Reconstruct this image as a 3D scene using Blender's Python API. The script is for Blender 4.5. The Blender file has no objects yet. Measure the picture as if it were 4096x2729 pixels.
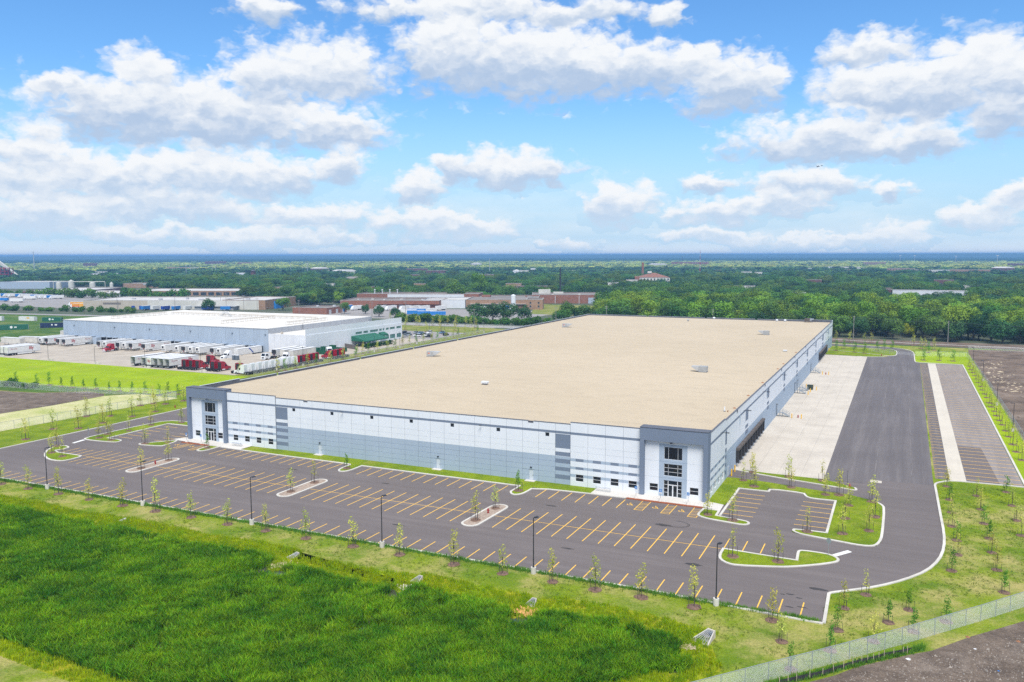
import bpy, bmesh, math, random
from mathutils import Vector, Matrix
import numpy as np
R = math.radians
random.seed(7)
SC = bpy.context.scene
COL = SC.collection

# ------------------------------------------------------------------ camera, sky, sun, exposure
cam_data = bpy.data.cameras.new("camera")
cam = bpy.data.objects.new("camera", cam_data)
COL.objects.link(cam)
cam_data.sensor_width = 36.0
cam_data.lens = 29.337
cam_data.clip_start = 1.0
cam_data.clip_end = 80000.0
_r = Vector((0.90553413, 0.42426842, -0.00206355))
_u = Vector((-0.04176189, 0.09397218, 0.99469853))
_f = Vector((-0.42221309, 0.90064729, -0.10281327))
cam.matrix_world = Matrix(((_r.x, _u.x, -_f.x, 0), (_r.y, _u.y, -_f.y, 0), (_r.z, _u.z, -_f.z, 46.8), (0, 0, 0, 1)))
SC.camera = cam

SUN_EL, SUN_AZ = 58.0, 150.0          # degrees; azimuth clockwise from +Y
EXPOSURE = 1.53
SKY_STRENGTH = 0.1
SC.view_settings.view_transform = 'Standard'
SC.view_settings.look = 'None'
SC.view_settings.gamma = 1.0
SC.view_settings.use_curve_mapping = False
SC.view_settings.exposure = EXPOSURE
SC.render.engine = 'CYCLES'
SC.cycles.use_denoising = False
SC.cycles.max_bounces = 6
SC.cycles.diffuse_bounces = 3
SC.cycles.glossy_bounces = 2
SC.cycles.transmission_bounces = 3
SC.cycles.transparent_max_bounces = 10
SC.cycles.volume_bounces = 0
SC.cycles.sample_clamp_indirect = 6.0

sun_data = bpy.data.lights.new("sun", 'SUN')
sun = bpy.data.objects.new("sun", sun_data)
COL.objects.link(sun)
sun_data.energy = 1.6
sun_data.angle = R(30)
sun_data.color = (1.0, 0.95, 0.87)
_sd = Vector((math.sin(R(SUN_AZ)) * math.cos(R(SUN_EL)), math.cos(R(SUN_AZ)) * math.cos(R(SUN_EL)), math.sin(R(SUN_EL))))
sun.rotation_euler = _sd.to_track_quat('Z', 'Y').to_euler()
sun.location = (0, 0, 400)

world = bpy.data.worlds.new("World")
SC.world = world
world.use_nodes = True

class NT:
    """small helper round a node tree"""
    def __init__(s, tree):
        s.t = tree
    def n(s, kind, **kw):
        nd = s.t.nodes.new(kind)
        for k, v in kw.items():
            setattr(nd, k, v)
        return nd
    def put(s, sock, v):
        if isinstance(v, bpy.types.NodeSocket):
            s.t.links.new(v, sock)
        elif isinstance(v, bpy.types.Node):
            s.t.links.new(v.outputs[0], sock)
        else:
            sock.default_value = v
    def m(s, op, a, b=None, c=None, clamp=False):
        nd = s.n('ShaderNodeMath', operation=op)
        nd.use_clamp = clamp
        s.put(nd.inputs[0], a)
        if b is not None: s.put(nd.inputs[1], b)
        if c is not None: s.put(nd.inputs[2], c)
        return nd.outputs[0]
    def vm(s, op, a, b=None, sc=None):
        nd = s.n('ShaderNodeVectorMath', operation=op)
        s.put(nd.inputs[0], a)
        if b is not None: s.put(nd.inputs[1], b)
        if sc is not None: s.put(nd.inputs['Scale'], sc)
        return nd.outputs['Value'] if op in ('LENGTH', 'DISTANCE', 'DOT_PRODUCT') else nd.outputs['Vector']
    def xyz(s, x, y, z):
        nd = s.n('ShaderNodeCombineXYZ')
        s.put(nd.inputs[0], x); s.put(nd.inputs[1], y); s.put(nd.inputs[2], z)
        return nd.outputs[0]
    def noise(s, vec, scale, detail=4.0, rough=0.55, lac=2.0, col=False, dim='3D'):
        nd = s.n('ShaderNodeTexNoise', noise_dimensions=dim)
        s.put(nd.inputs['Vector'], vec)
        nd.inputs['Scale'].default_value = scale
        nd.inputs['Detail'].default_value = detail
        nd.inputs['Roughness'].default_value = rough
        nd.inputs['Lacunarity'].default_value = lac
        return nd.outputs['Color'] if col else nd.outputs['Fac']
    def mr(s, v, a, b, c=0.0, d=1.0, smooth=True):
        nd = s.n('ShaderNodeMapRange')
        nd.interpolation_type = 'SMOOTHSTEP' if smooth else 'LINEAR'
        s.put(nd.inputs['Value'], v)
        for k, x in zip(('From Min', 'From Max', 'To Min', 'To Max'), (a, b, c, d)):
            s.put(nd.inputs[k], x)
        return nd.outputs['Result']
    def mix(s, fac, a, b):
        nd = s.n('ShaderNodeMix', data_type='RGBA')
        s.put(nd.inputs['Factor'], fac)
        s.put(nd.inputs['A'], a if not isinstance(a, tuple) else (*a, 1.0)[:4])
        s.put(nd.inputs['B'], b if not isinstance(b, tuple) else (*b, 1.0)[:4])
        return nd.outputs['Result']

def build_sky():
    T = NT(world.node_tree)
    T.t.nodes.clear()
    out = T.n('ShaderNodeOutputWorld')
    bg = T.n('ShaderNodeBackground')
    bg.inputs['Strength'].default_value = SKY_STRENGTH
    T.t.links.new(bg.outputs[0], out.inputs[0])
    sky = T.n('ShaderNodeTexSky')
    sky.sky_type = 'NISHITA'
    sky.sun_disc = False
    sky.sun_elevation = R(SUN_EL)
    sky.sun_rotation = R(SUN_AZ)
    sky.air_density = 1.0
    sky.dust_density = 0.6
    sky.ozone_density = 2.5
    hs = T.n('ShaderNodeHueSaturation')
    hs.inputs['Saturation'].default_value = 1.12
    hs.inputs['Value'].default_value = 1.0
    T.put(hs.inputs['Color'], sky.outputs[0])
    geo = T.n('ShaderNodeTexCoord')
    sep = T.n('ShaderNodeSeparateXYZ')
    T.put(sep.inputs[0], geo.outputs['Generated'])
    az = T.m('MULTIPLY', T.m('ARCTAN2', sep.outputs[0], sep.outputs[1]), 57.29578)
    el = T.m('MULTIPLY', T.m('ARCSINE', sep.outputs[2]), 57.29578)
    # the low sky of a humid summer day: deeper and bluer than the clear-air model
    K = 1.0 / (SKY_STRENGTH * 2 ** EXPOSURE)
    blue = T.vm('MULTIPLY', hs.outputs[0], tuple(x * 2 / 2 ** EXPOSURE for x in (0.53, 0.74, 0.90)))
    blue = T.mix(T.mr(el, 12.0, -1.0), blue, tuple(x * K for x in (0.52, 0.74, 0.95)))
    P = T.xyz(az, el, 0.0)
    # coarse and fine warps give the cumulus outline its lobes
    w1 = T.vm('SCALE', T.vm('SUBTRACT', T.noise(T.vm('MULTIPLY', P, (0.9, 1.5, 1)), 0.22, 2, 0.55, col=True, dim='2D'), (0.5, 0.5, 0.5)), sc=2.6)
    w2 = T.vm('SCALE', T.vm('SUBTRACT', T.noise(T.vm('MULTIPLY', P, (0.8, 1.5, 1)), 0.85, 3, 0.6, col=True, dim='2D'), (0.5, 0.5, 0.5)), sc=1.6)
    W = T.vm('ADD', T.vm('ADD', P, T.vm('MULTIPLY', w1, (1.0, 0.6, 0))), T.vm('MULTIPLY', w2, (1.0, 0.75, 0)))
    F = None; tw = None; ws = None
    for (a, e, ra, re) in CLOUDS:
        d = T.vm('MULTIPLY', T.vm('SUBTRACT', W, (a, e, 0)), (1 / (ra * 1.25), 1 / (re * 1.38), 0))
        f = T.m('SUBTRACT', 1.0, T.vm('LENGTH', d))
        wgt = T.m('MAXIMUM', f, 0.0)
        sd = T.n('ShaderNodeSeparateXYZ'); T.put(sd.inputs[0], d)
        tw = T.m('MULTIPLY', sd.outputs[1], wgt) if tw is None else T.m('MULTIPLY_ADD', sd.outputs[1], wgt, tw)
        F = f if F is None else T.m('MAXIMUM', F, f)
        ws = wgt if ws is None else T.m('ADD', ws, wgt)
    tloc = T.m('DIVIDE', tw, T.m('MAXIMUM', ws, 0.02))
    # the sky beyond the frame: unseen cumulus laid out by noise, cover raised for more diffuse light
    zc = T.m('ADD', T.m('MAXIMUM', sep.outputs[2], 0.0), 0.12)
    pl = T.xyz(T.m('DIVIDE', sep.outputs[0], zc), T.m('DIVIDE', sep.outputs[1], zc), 0.0)
    G = T.mr(T.noise(pl, 0.9, 3, 0.55, dim='2D'), 0.30, 0.62, -0.4, 0.8, smooth=False)
    daz = T.m('ABSOLUTE', T.m('ADD', az, 25.0))
    outm = T.m('MAXIMUM', T.mr(daz, 33.0, 42.0), T.mr(el, 16.5, 22.0))
    outm = T.m('MULTIPLY', outm, T.mr(el, -1.0, 1.0))
    F = T.m('ADD', T.m('MULTIPLY', F, T.m('SUBTRACT', 1.0, outm)), T.m('MULTIPLY', G, outm))
    def detail(vec, dt):
        n1 = T.noise(T.vm('MULTIPLY', vec, (0.75, 1.2, 1)), 0.7, dt, 0.56, dim='2D')
        v = T.n('ShaderNodeTexVoronoi', voronoi_dimensions='2D'); v.feature = 'F1'
        T.put(v.inputs['Vector'], T.vm('MULTIPLY', vec, (0.8, 1.25, 1)))
        v.inputs['Scale'].default_value = 0.95
        v.inputs['Detail'].default_value = 2.0
        v.inputs['Roughness'].default_value = 0.5
        return T.m('ADD', T.m('MULTIPLY', n1, 0.75), T.m('MULTIPLY', T.m('SUBTRACT', 1.0, v.outputs['Distance']), 0.30))
    PW = T.vm('ADD', P, T.vm('MULTIPLY', w2, (0.7, 0.5, 0)))
    N = detail(PW, 7)
    N2 = detail(T.vm('ADD', PW, (-0.15, 0.5, 0)), 3)
    dens = T.m('ADD', F, T.m('MULTIPLY', T.m('SUBTRACT', N, 0.56), 1.05))
    mask = T.mr(dens, -0.12, 0.40)
    # thin veil low over the horizon
    veil = T.m('MULTIPLY', T.mr(el, 7.0, 0.3), T.mr(T.noise(T.vm('MULTIPLY', P, (0.06, 0.35, 1)), 1.0, 4, 0.6, dim='2D'), 0.25, 0.75))
    veil = T.m('MAXIMUM', T.m('MULTIPLY', veil, 0.5), T.mr(el, 1.6, -0.3, 0.0, 0.92))
    mask = T.m('MAXIMUM', mask, veil)
    relief = T.m('MULTIPLY', T.m('SUBTRACT', N, N2), 1.0)
    lit = T.m('ADD', T.m('ADD', T.m('MULTIPLY', tloc, 1.25), relief), T.m('MULTIPLY', T.m('SUBTRACT', 0.55, dens), 0.35))
    lit = T.mr(lit, -0.62, 0.52)
    grey = T.mix(T.mr(el, 0.0, 9.0), tuple(x * K for x in (0.56, 0.71, 0.89)), tuple(x * K for x in (0.46, 0.59, 0.79)))
    white = tuple(x * K for x in (0.93, 0.955, 0.985))
    ccol = T.mix(lit, grey, white)
    low = T.mr(el, 3.6, 0.0)
    ccol = T.mix(T.m('MULTIPLY', low, 0.42), ccol, tuple(x * K for x in (0.75, 0.86, 0.965)))
    col = T.mix(mask, blue, ccol)
    T.put(bg.inputs['Color'], col)

# az, el, half-width, half-height of every cloud in degrees
CLOUDS = [(-38.1, 11.7, 5.5, 2.1), (-40.9, 11.1, 3.2, 1.6), (-48.4, 11.1, 2.1, 1.5), (-44.9, 8.7, 10.3, 2.2), (-50.3, 9.2, 3.3, 1.5), (-37.1, 8.1, 3.6, 1.2), (-53.1, 9.7, 1.4, 0.7),
 (-25.0, 12.7, 7.8, 2.3), (-29.6, 13.7, 3.4, 2.1), (-20.6, 12.3, 5.2, 2.0), (-16.3, 12.2, 4.0, 1.6), (-27.9, 15.8, 8.6, 0.9), (-40.7, 15.3, 2.7, 0.8), (-15.1, 15.1, 1.4, 0.7), (-21.5, 15.5, 5.2, 0.9),
 (-10.5, 10.8, 3.5, 1.9), (-13.2, 12.4, 2.2, 1.0), (-0.4, 9.8, 5.8, 1.9), (3.2, 10.9, 2.9, 1.9), (5.3, 9.5, 2.6, 2.4), (-2.5, 12.4, 2.8, 1.1), (-4.0, 7.2, 6.9, 1.4), (0.0, 6.7, 2.6, 1.0), (4.1, 7.9, 2.4, 1.1),
 (-54.8, 6.5, 2.2, 1.2), (-52.9, 5.1, 4.1, 1.5), (-55.4, 4.2, 2.6, 1.2), (-45.0, 5.1, 6.7, 1.6), (-36.3, 5.8, 1.8, 1.3), (-41.0, 5.0, 3.8, 1.2), (-49.4, 4.5, 4.9, 1.3), (-25.6, 5.7, 4.7, 1.3), (-31.4, 4.5, 1.9, 1.3), (-29.1, 6.0, 1.8, 0.8),
 (-17.9, 3.5, 2.6, 1.5), (-12.2, 4.6, 2.5, 0.7), (-6.0, 4.4, 3.7, 1.1), (-0.9, 3.8, 1.1, 0.6), (-11.6, 2.7, 3.4, 0.9), (-7.3, 3.1, 2.9, 0.8), (-49.4, 3.0, 9.8, 1.1), (-38.9, 2.5, 4.5, 0.9), (-31.5, 2.2, 4.1, 1.0), (-27.7, 1.8, 4.1, 0.8),
 (-49.5, 1.3, 3.4, 0.6), (-21.4, 0.8, 1.8, 0.5), (3.7, 2.4, 2.5, 0.9), (-0.5, 1.2, 2.2, 0.9), (5.7, 3.2, 1.3, 0.8), (-41.7, 1.2, 8.1, 0.6), (-11.3, 1.1, 4.5, 0.5), (-4.6, 0.9, 5.2, 0.4), (-54.2, 2.3, 4.5, 1.0)]
build_sky()

# ------------------------------------------------------------------ helpers: meshes, things, materials
class MB:
    """collects faces and links them as one mesh"""
    def __init__(s):
        s.v = []; s.f = []; s.m = []
    def face(s, pts, mi=0):
        i = len(s.v)
        s.v += [tuple(p) for p in pts]
        s.f.append(tuple(range(i, i + len(pts)))); s.m.append(mi)
    def box(s, x0, y0, z0, x1, y1, z1, mi=0, skip='', mt=None):
        p = [(x0, y0, z0), (x1, y0, z0), (x1, y1, z0), (x0, y1, z0), (x0, y0, z1), (x1, y0, z1), (x1, y1, z1), (x0, y1, z1)]
        i = len(s.v); s.v += p
        for k, q in (('b', (0, 3, 2, 1)), ('t', (4, 5, 6, 7)), ('s', (0, 1, 5, 4)), ('e', (1, 2, 6, 5)), ('n', (2, 3, 7, 6)), ('w', (3, 0, 4, 7))):
            if k in skip: continue
            s.f.append(tuple(i + j for j in q)); s.m.append(mt if (k == 't' and mt is not None) else mi)
    def prism(s, poly, z0, z1, mi=0, mt=None, bottom=False):
        """vertical prism over a counter-clockwise polygon"""
        n = len(poly); i = len(s.v)
        s.v += [(x, y, z0) for x, y in poly] + [(x, y, z1) for x, y in poly]
        for k in range(n):
            j = (k + 1) % n
            s.f.append((i + k, i + j, i + n + j, i + n + k)); s.m.append(mi)
        s.f.append(tuple(i + n + k for k in range(n))); s.m.append(mi if mt is None else mt)
        if bottom:
            s.f.append(tuple(i + k for k in reversed(range(n)))); s.m.append(mi)
    def extrude_y(s, prof, y0, y1, mi=0, face_mi=None):
        """closed (x, z) outline, counter-clockwise seen from -y, pulled along y"""
        n = len(prof); i = len(s.v)
        s.v += [(x, y0, z) for x, z in prof] + [(x, y1, z) for x, z in prof]
        s.f.append(tuple(i + k for k in range(n))); s.m.append(mi)
        s.f.append(tuple(i + n + k for k in reversed(range(n)))); s.m.append(mi)
        for k in range(n):
            j = (k + 1) % n
            s.f.append((i + k, i + n + k, i + n + j, i + j)); s.m.append(mi if face_mi is None else face_mi.get(k, mi))
    def tube(s, p, q, r, n=6, mi=0, r2=None, caps=True):
        p = Vector(p); q = Vector(q); d = (q - p).normalized()
        a = d.orthogonal().normalized(); b = d.cross(a)
        r2 = r if r2 is None else r2
        i = len(s.v)
        for c, rr in ((p, r), (q, r2)):
            for k in range(n):
                t = 2 * math.pi * k / n
                s.v.append(tuple(c + a * (rr * math.cos(t)) + b * (rr * math.sin(t))))
        for k in range(n):
            j = (k + 1) % n
            s.f.append((i + k, i + j, i + n + j, i + n + k)); s.m.append(mi)
        if caps:
            s.f.append(tuple(i + k for k in reversed(range(n)))); s.m.append(mi)
            s.f.append(tuple(i + n + k for k in range(n))); s.m.append(mi)
    def path(s, pts, r, n=5, mi=0):
        for a, b in zip(pts, pts[1:]): s.tube(a, b, r, n, mi)
    def ribbon(s, pts, w, z0, z1, closed=False, mi=0):
        """kerb: a strip of width w laid to the left of a 2D polyline"""
        inn = offset(pts, w, closed)
        n = len(pts); rng = range(n if closed else n - 1)
        for k in rng:
            j = (k + 1) % n
            a, b, c, d = pts[k], pts[j], inn[j], inn[k]
            s.face([(*a, z0), (*b, z0), (*b, z1), (*a, z1)], mi)
            s.face([(*a, z1), (*b, z1), (*c, z1), (*d, z1)], mi)
            s.face([(*c, z0), (*d, z0), (*d, z1), (*c, z1)], mi)
        if not closed:
            for k in (0, n - 1):
                s.face([(*pts[k], z0), (*inn[k], z0), (*inn[k], z1), (*pts[k], z1)], mi)
    def mesh(s, name, mats):
        me = bpy.data.meshes.new(name)
        me.from_pydata(s.v, [], s.f)
        for m in (mats if isinstance(mats, (list, tuple)) else [mats]): me.materials.append(m)
        if any(s.m): me.polygons.foreach_set('material_index', s.m)
        me.update()
        return me
    def link(s, name, mats, parent=None, loc=(0, 0, 0), rz=0.0):
        return put(name, s.mesh(name, mats), parent, loc, rz)

def offset(pts, d, closed):
    out = []; n = len(pts)
    for k in range(n):
        p = Vector(pts[k])
        a = Vector(pts[(k - 1) % n]) if (closed or k > 0) else None
        b = Vector(pts[(k + 1) % n]) if (closed or k < n - 1) else None
        ns = []
        if a is not None and (p - a).length > 1e-6: e = (p - a).normalized(); ns.append(Vector((-e.y, e.x)))
        if b is not None and (b - p).length > 1e-6: e = (b - p).normalized(); ns.append(Vector((-e.y, e.x)))
        if not ns: out.append(tuple(p)); continue
        m = sum(ns, Vector((0, 0))); m = m.normalized() if m.length > 1e-6 else ns[0]
        c = max(0.45, m.dot(ns[0]))
        out.append(tuple(p + m * (d / c)))
    return out

def smooth(pts, closed=False, it=1, keep=()):
    """Chaikin rounding; indices in keep stay sharp on the first pass"""
    for q in range(it):
        o = []; n = len(pts)
        for k in range(n):
            p = pts[k]
            if (not closed and k in (0, n - 1)) or (q == 0 and k in keep): o.append(p); continue
            a = pts[(k - 1) % n]; b = pts[(k + 1) % n]
            o.append((p[0] * .75 + a[0] * .25, p[1] * .75 + a[1] * .25))
            o.append((p[0] * .75 + b[0] * .25, p[1] * .75 + b[1] * .25))
        pts = o
    return pts

def area(poly):
    return 0.5 * sum(poly[k][0] * poly[(k + 1) % len(poly)][1] - poly[(k + 1) % len(poly)][0] * poly[k][1] for k in range(len(poly)))
def ccw(poly):
    return poly if area(poly) > 0 else poly[::-1]

def put(name, me, parent=None, loc=(0, 0, 0), rz=0.0):
    o = bpy.data.objects.new(name, me)
    COL.objects.link(o)
    o.location = loc; o.rotation_euler = (0, 0, rz)
    if parent is not None: o.parent = parent
    return o
def tag(o, label, cat, group=None):
    o['label'] = label; o['category'] = cat
    if group: o['group'] = group
    return o
def thing(name, label, cat, loc=(0, 0, 0), rz=0.0, group=None):
    return tag(put(name, None, None, loc, rz), label, cat, group)
def structure(o):
    o['kind'] = 'structure'; return o
def stuff(o):
    o['kind'] = 'stuff'; return o
def dup(root, loc, rz=0.0, label=None, group=None, scale=None):
    r = root.copy(); COL.objects.link(r)
    r.location = loc; r.rotation_euler = (0, 0, rz)
    if scale is not None: r.scale = scale
    if label: r['label'] = label
    if group: r['group'] = group
    for ch in root.children:
        c = ch.copy(); COL.objects.link(c); c.parent = r
        for g in ch.children:
            d = g.copy(); COL.objects.link(d); d.parent = c
    return r
ORD = ['zeroth', 'first', 'second', 'third', 'fourth', 'fifth', 'sixth', 'seventh', 'eighth', 'ninth', 'tenth', 'eleventh', 'twelfth', 'thirteenth', 'fourteenth', 'fifteenth', 'sixteenth', 'seventeenth', 'eighteenth', 'nineteenth', 'twentieth', 'twenty-first', 'twenty-second', 'twenty-third', 'twenty-fourth', 'twenty-fifth', 'twenty-sixth', 'twenty-seventh', 'twenty-eighth', 'twenty-ninth', 'thirtieth']
ORD += [f'thirty-{x}' for x in ORD[1:10]] + ['fortieth'] + [f'forty-{x}' for x in ORD[1:10]] + ['fiftieth'] + [f'fifty-{x}' for x in ORD[1:10]] + ['sixtieth'] + [f'sixty-{x}' for x in ORD[1:10]] + ['seventieth'] + [f'seventy-{x}' for x in ORD[1:10]]

def mat(name, c1, c2=None, scale=1.0, rough=0.8, detail=4.0, bump=0.0, bscale=None, coords='Object', metal=0.0, spec=None, rnd=0.0, stretch=(1, 1, 1), lo=0.35, hi=0.65):
    """plain surface with noise-driven variation between two colours"""
    m = bpy.data.materials.new(name); m.use_nodes = True
    T = NT(m.node_tree); b = T.t.nodes['Principled BSDF']
    b.inputs['Roughness'].default_value = rough
    b.inputs['Metallic'].default_value = metal
    if spec is not None: b.inputs['Specular IOR Level'].default_value = spec
    tc = T.n('ShaderNodeTexCoord'); vec = T.vm('MULTIPLY', tc.outputs[coords], stretch)
    c2 = c2 or tuple(x * 0.86 for x in c1)
    f = T.mr(T.noise(vec, scale, detail, 0.6), lo, hi)
    col = T.mix(f, tuple(c1), tuple(c2))
    if rnd:
        oi = T.n('ShaderNodeObjectInfo'); hs = T.n('ShaderNodeHueSaturation')
        T.put(hs.inputs['Color'], col); T.put(hs.inputs['Value'], T.mr(oi.outputs['Random'], 0, 1, 1 - rnd, 1 + rnd, smooth=False)); col = hs.outputs[0]
    T.put(b.inputs['Base Color'], col)
    if bump:
        bp = T.n('ShaderNodeBump'); bp.inputs['Strength'].default_value = bump; bp.inputs['Distance'].default_value = 0.1
        T.put(bp.inputs['Height'], T.noise(vec, bscale or scale * 4, 3, 0.6)); T.put(b.inputs['Normal'], bp.outputs[0])
    return m

def leaf_mat(name, c1, c2, scale=0.5, trans=0.25, rnd=0.25, hue=0.02):
    m = bpy.data.materials.new(name); m.use_nodes = True
    T = NT(m.node_tree); T.t.nodes.clear()
    out = T.n('ShaderNodeOutputMaterial'); d = T.n('ShaderNodeBsdfDiffuse'); tr = T.n('ShaderNodeBsdfTranslucent'); mx = T.n('ShaderNodeMixShader')
    geo = T.n('ShaderNodeNewGeometry'); oi = T.n('ShaderNodeObjectInfo')
    f = T.mr(T.noise(geo.outputs['Position'], scale, 4, 0.6), 0.32, 0.68)
    col = T.mix(f, tuple(c1), tuple(c2))
    hs = T.n('ShaderNodeHueSaturation')
    T.put(hs.inputs['Color'], col)
    T.put(hs.inputs['Hue'], T.mr(oi.outputs['Random'], 0, 1, 0.5 - hue, 0.5 + hue, smooth=False))
    r2 = T.m('FRACT', T.m('MULTIPLY', oi.outputs['Random'], 7.31))
    T.put(hs.inputs['Value'], T.mr(r2, 0, 1, 1 - rnd, 1 + rnd, smooth=False))
    T.put(d.inputs['Color'], hs.outputs[0]); T.put(tr.inputs['Color'], hs.outputs[0])
    mx.inputs[0].default_value = trans
    T.t.links.new(d.outputs[0], mx.inputs[1]); T.t.links.new(tr.outputs[0], mx.inputs[2]); T.t.links.new(mx.outputs[0], out.inputs[0])
    return m

def text_part(body, size, name, m, parent, loc, rot, extrude=0.006, bold=0.0):
    """lettering as a mesh part, upright in its parent's space"""
    cu = bpy.data.curves.new(name, 'FONT'); cu.body = body; cu.size = size; cu.extrude = extrude; cu.offset = bold
    cu.align_x = 'CENTER'; cu.align_y = 'CENTER'; cu.resolution_u = 3
    tmp = bpy.data.objects.new(name, cu)
    me = bpy.data.meshes.new_from_object(tmp)
    bpy.data.objects.remove(tmp); bpy.data.curves.remove(cu)
    me.materials.clear(); me.materials.append(m)
    o = put(name, me, parent, loc); o.rotation_euler = rot
    return o

# ------------------------------------------------------------------ materials of the ground
def asphalt_mat(name, base, wear, streak=(1, 0.06, 1), seam=None):
    m = bpy.data.materials.new(name); m.use_nodes = True
    T = NT(m.node_tree); b = T.t.nodes['Principled BSDF']; b.inputs['Roughness'].default_value = 0.88
    P = T.n('ShaderNodeNewGeometry').outputs['Position']
    big = T.mr(T.noise(P, 0.045, 4, 0.6), 0.35, 0.7)
    st = T.mr(T.noise(T.vm('MULTIPLY', P, streak), 0.5, 5, 0.65), 0.38, 0.72)
    fine = T.noise(P, 6.0, 4, 0.8)
    c = T.mix(T.m('MULTIPLY', st, 0.55), base, wear)
    c = T.mix(T.m('MULTIPLY', big, 0.5), c, tuple(x * 0.72 for x in base))
    # drips and dark tyre scuffs
    sp = T.mr(T.noise(P, 0.33, 6, 0.7), 0.66, 0.74)
    c = T.mix(T.m('MULTIPLY', sp, 0.4), c, tuple(x * 0.55 for x in base))
    c = T.mix(T.mr(fine, 0.35, 0.7, 0.0, 0.62), c, tuple(x * 1.55 for x in base))
    T.put(b.inputs['Base Color'], c)
    bp = T.n('ShaderNodeBump'); bp.inputs['Strength'].default_value = 0.4; bp.inputs['Distance'].default_value = 0.02
    T.put(bp.inputs['Height'], T.noise(P, 30, 2, 0.6)); T.put(b.inputs['Normal'], bp.outputs[0])
    return m

def grass_mat(name, cols, scale=0.25, straw=0.5, rowdir=None):
    """cols: green, deep green, straw"""
    m = bpy.data.materials.new(name); m.use_nodes = True
    T = NT(m.node_tree); b = T.t.nodes['Principled BSDF']; b.inputs['Roughness'].default_value = 0.95
    b.inputs['Specular IOR Level'].default_value = 0.1
    P = T.n('ShaderNodeNewGeometry').outputs['Position']
    PW = T.vm('ADD', P, T.vm('SCALE', T.noise(P, 0.2, 3, 0.6, col=True), sc=3.0))
    a = T.mr(T.noise(PW, scale, 5, 0.65), 0.35, 0.65)
    c = T.mix(a, cols[0], cols[1])
    s = T.mr(T.noise(T.vm('ADD', PW, (31, 7, 0)), scale * 0.8, 6, 0.7), 1.0 - straw - 0.12, 1.0 - straw + 0.16)
    c = T.mix(s, c, cols[2])
    f = T.mr(T.noise(P, 3.2, 4, 0.75), 0.3, 0.7, 0.72, 1.22)
    c = T.vm('MULTIPLY', c, T.xyz(f, f, f))
    T.put(b.inputs['Base Color'], c)
    bp = T.n('ShaderNodeBump'); bp.inputs['Strength'].default_value = 0.9; bp.inputs['Distance'].default_value = 0.15
    T.put(bp.inputs['Height'], T.noise(P, 5.0, 4, 0.75)); T.put(b.inputs['Normal'], bp.outputs[0])
    return m

def concrete_mat(name, c1, c2, joint=None, jw=0.05):
    m = bpy.data.materials.new(name); m.use_nodes = True
    T = NT(m.node_tree); b = T.t.nodes['Principled BSDF']; b.inputs['Roughness'].default_value = 0.9
    P = T.n('ShaderNodeNewGeometry').outputs['Position']
    f = T.mr(T.noise(P, 0.12, 6, 0.65), 0.35, 0.7)
    c = T.mix(f, c1, c2)
    s = T.mr(T.noise(T.vm('MULTIPLY', P, (1, 0.1, 1)), 0.6, 5, 0.7), 0.5, 0.75, 0, 0.45)
    c = T.mix(s, c, tuple(x * 0.86 for x in c2))
    g = T.mr(T.noise(P, 4, 4, 0.7), 0.3, 0.7, 0.93, 1.06)
    c = T.vm('MULTIPLY', c, T.xyz(g, g, g))
    T.put(b.inputs['Base Color'], c)
    return m

M = {}
M['asphalt'] = asphalt_mat('asphalt', (0.116, 0.098, 0.095), (0.19, 0.165, 0.158), (0.05, 1, 1))
M['court_asphalt'] = asphalt_mat('court_asphalt', (0.102, 0.090, 0.091), (0.215, 0.193, 0.188), (1, 0.03, 1))
M['old_asphalt'] = asphalt_mat('old_asphalt', (0.19, 0.168, 0.162), (0.32, 0.285, 0.265), (1, 0.05, 1))
M['fresh_asphalt'] = asphalt_mat('fresh_asphalt', (0.050, 0.046, 0.050), (0.07, 0.066, 0.07), (0.06, 1, 1))
M['lawn'] = grass_mat('lawn', ((0.20, 0.265, 0.014), (0.115, 0.195, 0.012), (0.38, 0.335, 0.12)), 0.13, 0.465)
M['lawn_green'] = grass_mat('lawn_green', ((0.205, 0.275, 0.012), (0.125, 0.195, 0.011), (0.29, 0.28, 0.055)), 0.22, 0.38)
M['lawn_bright'] = grass_mat('lawn_bright', ((0.30, 0.41, 0.008), (0.235, 0.34, 0.008), (0.30, 0.34, 0.03)), 0.09, 0.38)
M['lawn_dry'] = grass_mat('lawn_dry', ((0.19, 0.22, 0.04), (0.14, 0.19, 0.035), (0.28, 0.27, 0.09)), 0.06, 0.5)
M['straw'] = grass_mat('straw', ((0.46, 0.46, 0.20), (0.36, 0.40, 0.13), (0.55, 0.52, 0.29)), 0.12, 0.5)
M['meadow'] = grass_mat('meadow', ((0.085, 0.16, 0.03), (0.05, 0.11, 0.022), (0.19, 0.21, 0.07)), 0.08, 0.42)
M['fringe'] = grass_mat('fringe', ((0.26, 0.34, 0.008), (0.17, 0.28, 0.008), (0.32, 0.30, 0.02)), 0.15, 0.5)
M['mud'] = mat('mud', (0.045, 0.06, 0.02), (0.03, 0.035, 0.02), 0.3)
M['dirt'] = grass_mat('dirt', ((0.185, 0.145, 0.115), (0.115, 0.09, 0.073), (0.25, 0.205, 0.17)), 0.3, 0.42)
M['dirt_brown'] = grass_mat('dirt_brown', ((0.20, 0.15, 0.115), (0.115, 0.088, 0.07), (0.26, 0.205, 0.165)), 0.12, 0.42)
M['suburb'] = mat('suburb', (0.045, 0.075, 0.028), (0.10, 0.105, 0.07), 0.012, 0.95, 6)
M['concrete'] = concrete_mat('concrete', (0.535, 0.485, 0.415), (0.455, 0.41, 0.35))
M['kerb'] = concrete_mat('kerb', (0.60, 0.575, 0.525), (0.48, 0.455, 0.41))
M['walk'] = concrete_mat('walk', (0.60, 0.57, 0.53), (0.52, 0.495, 0.455))
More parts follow.
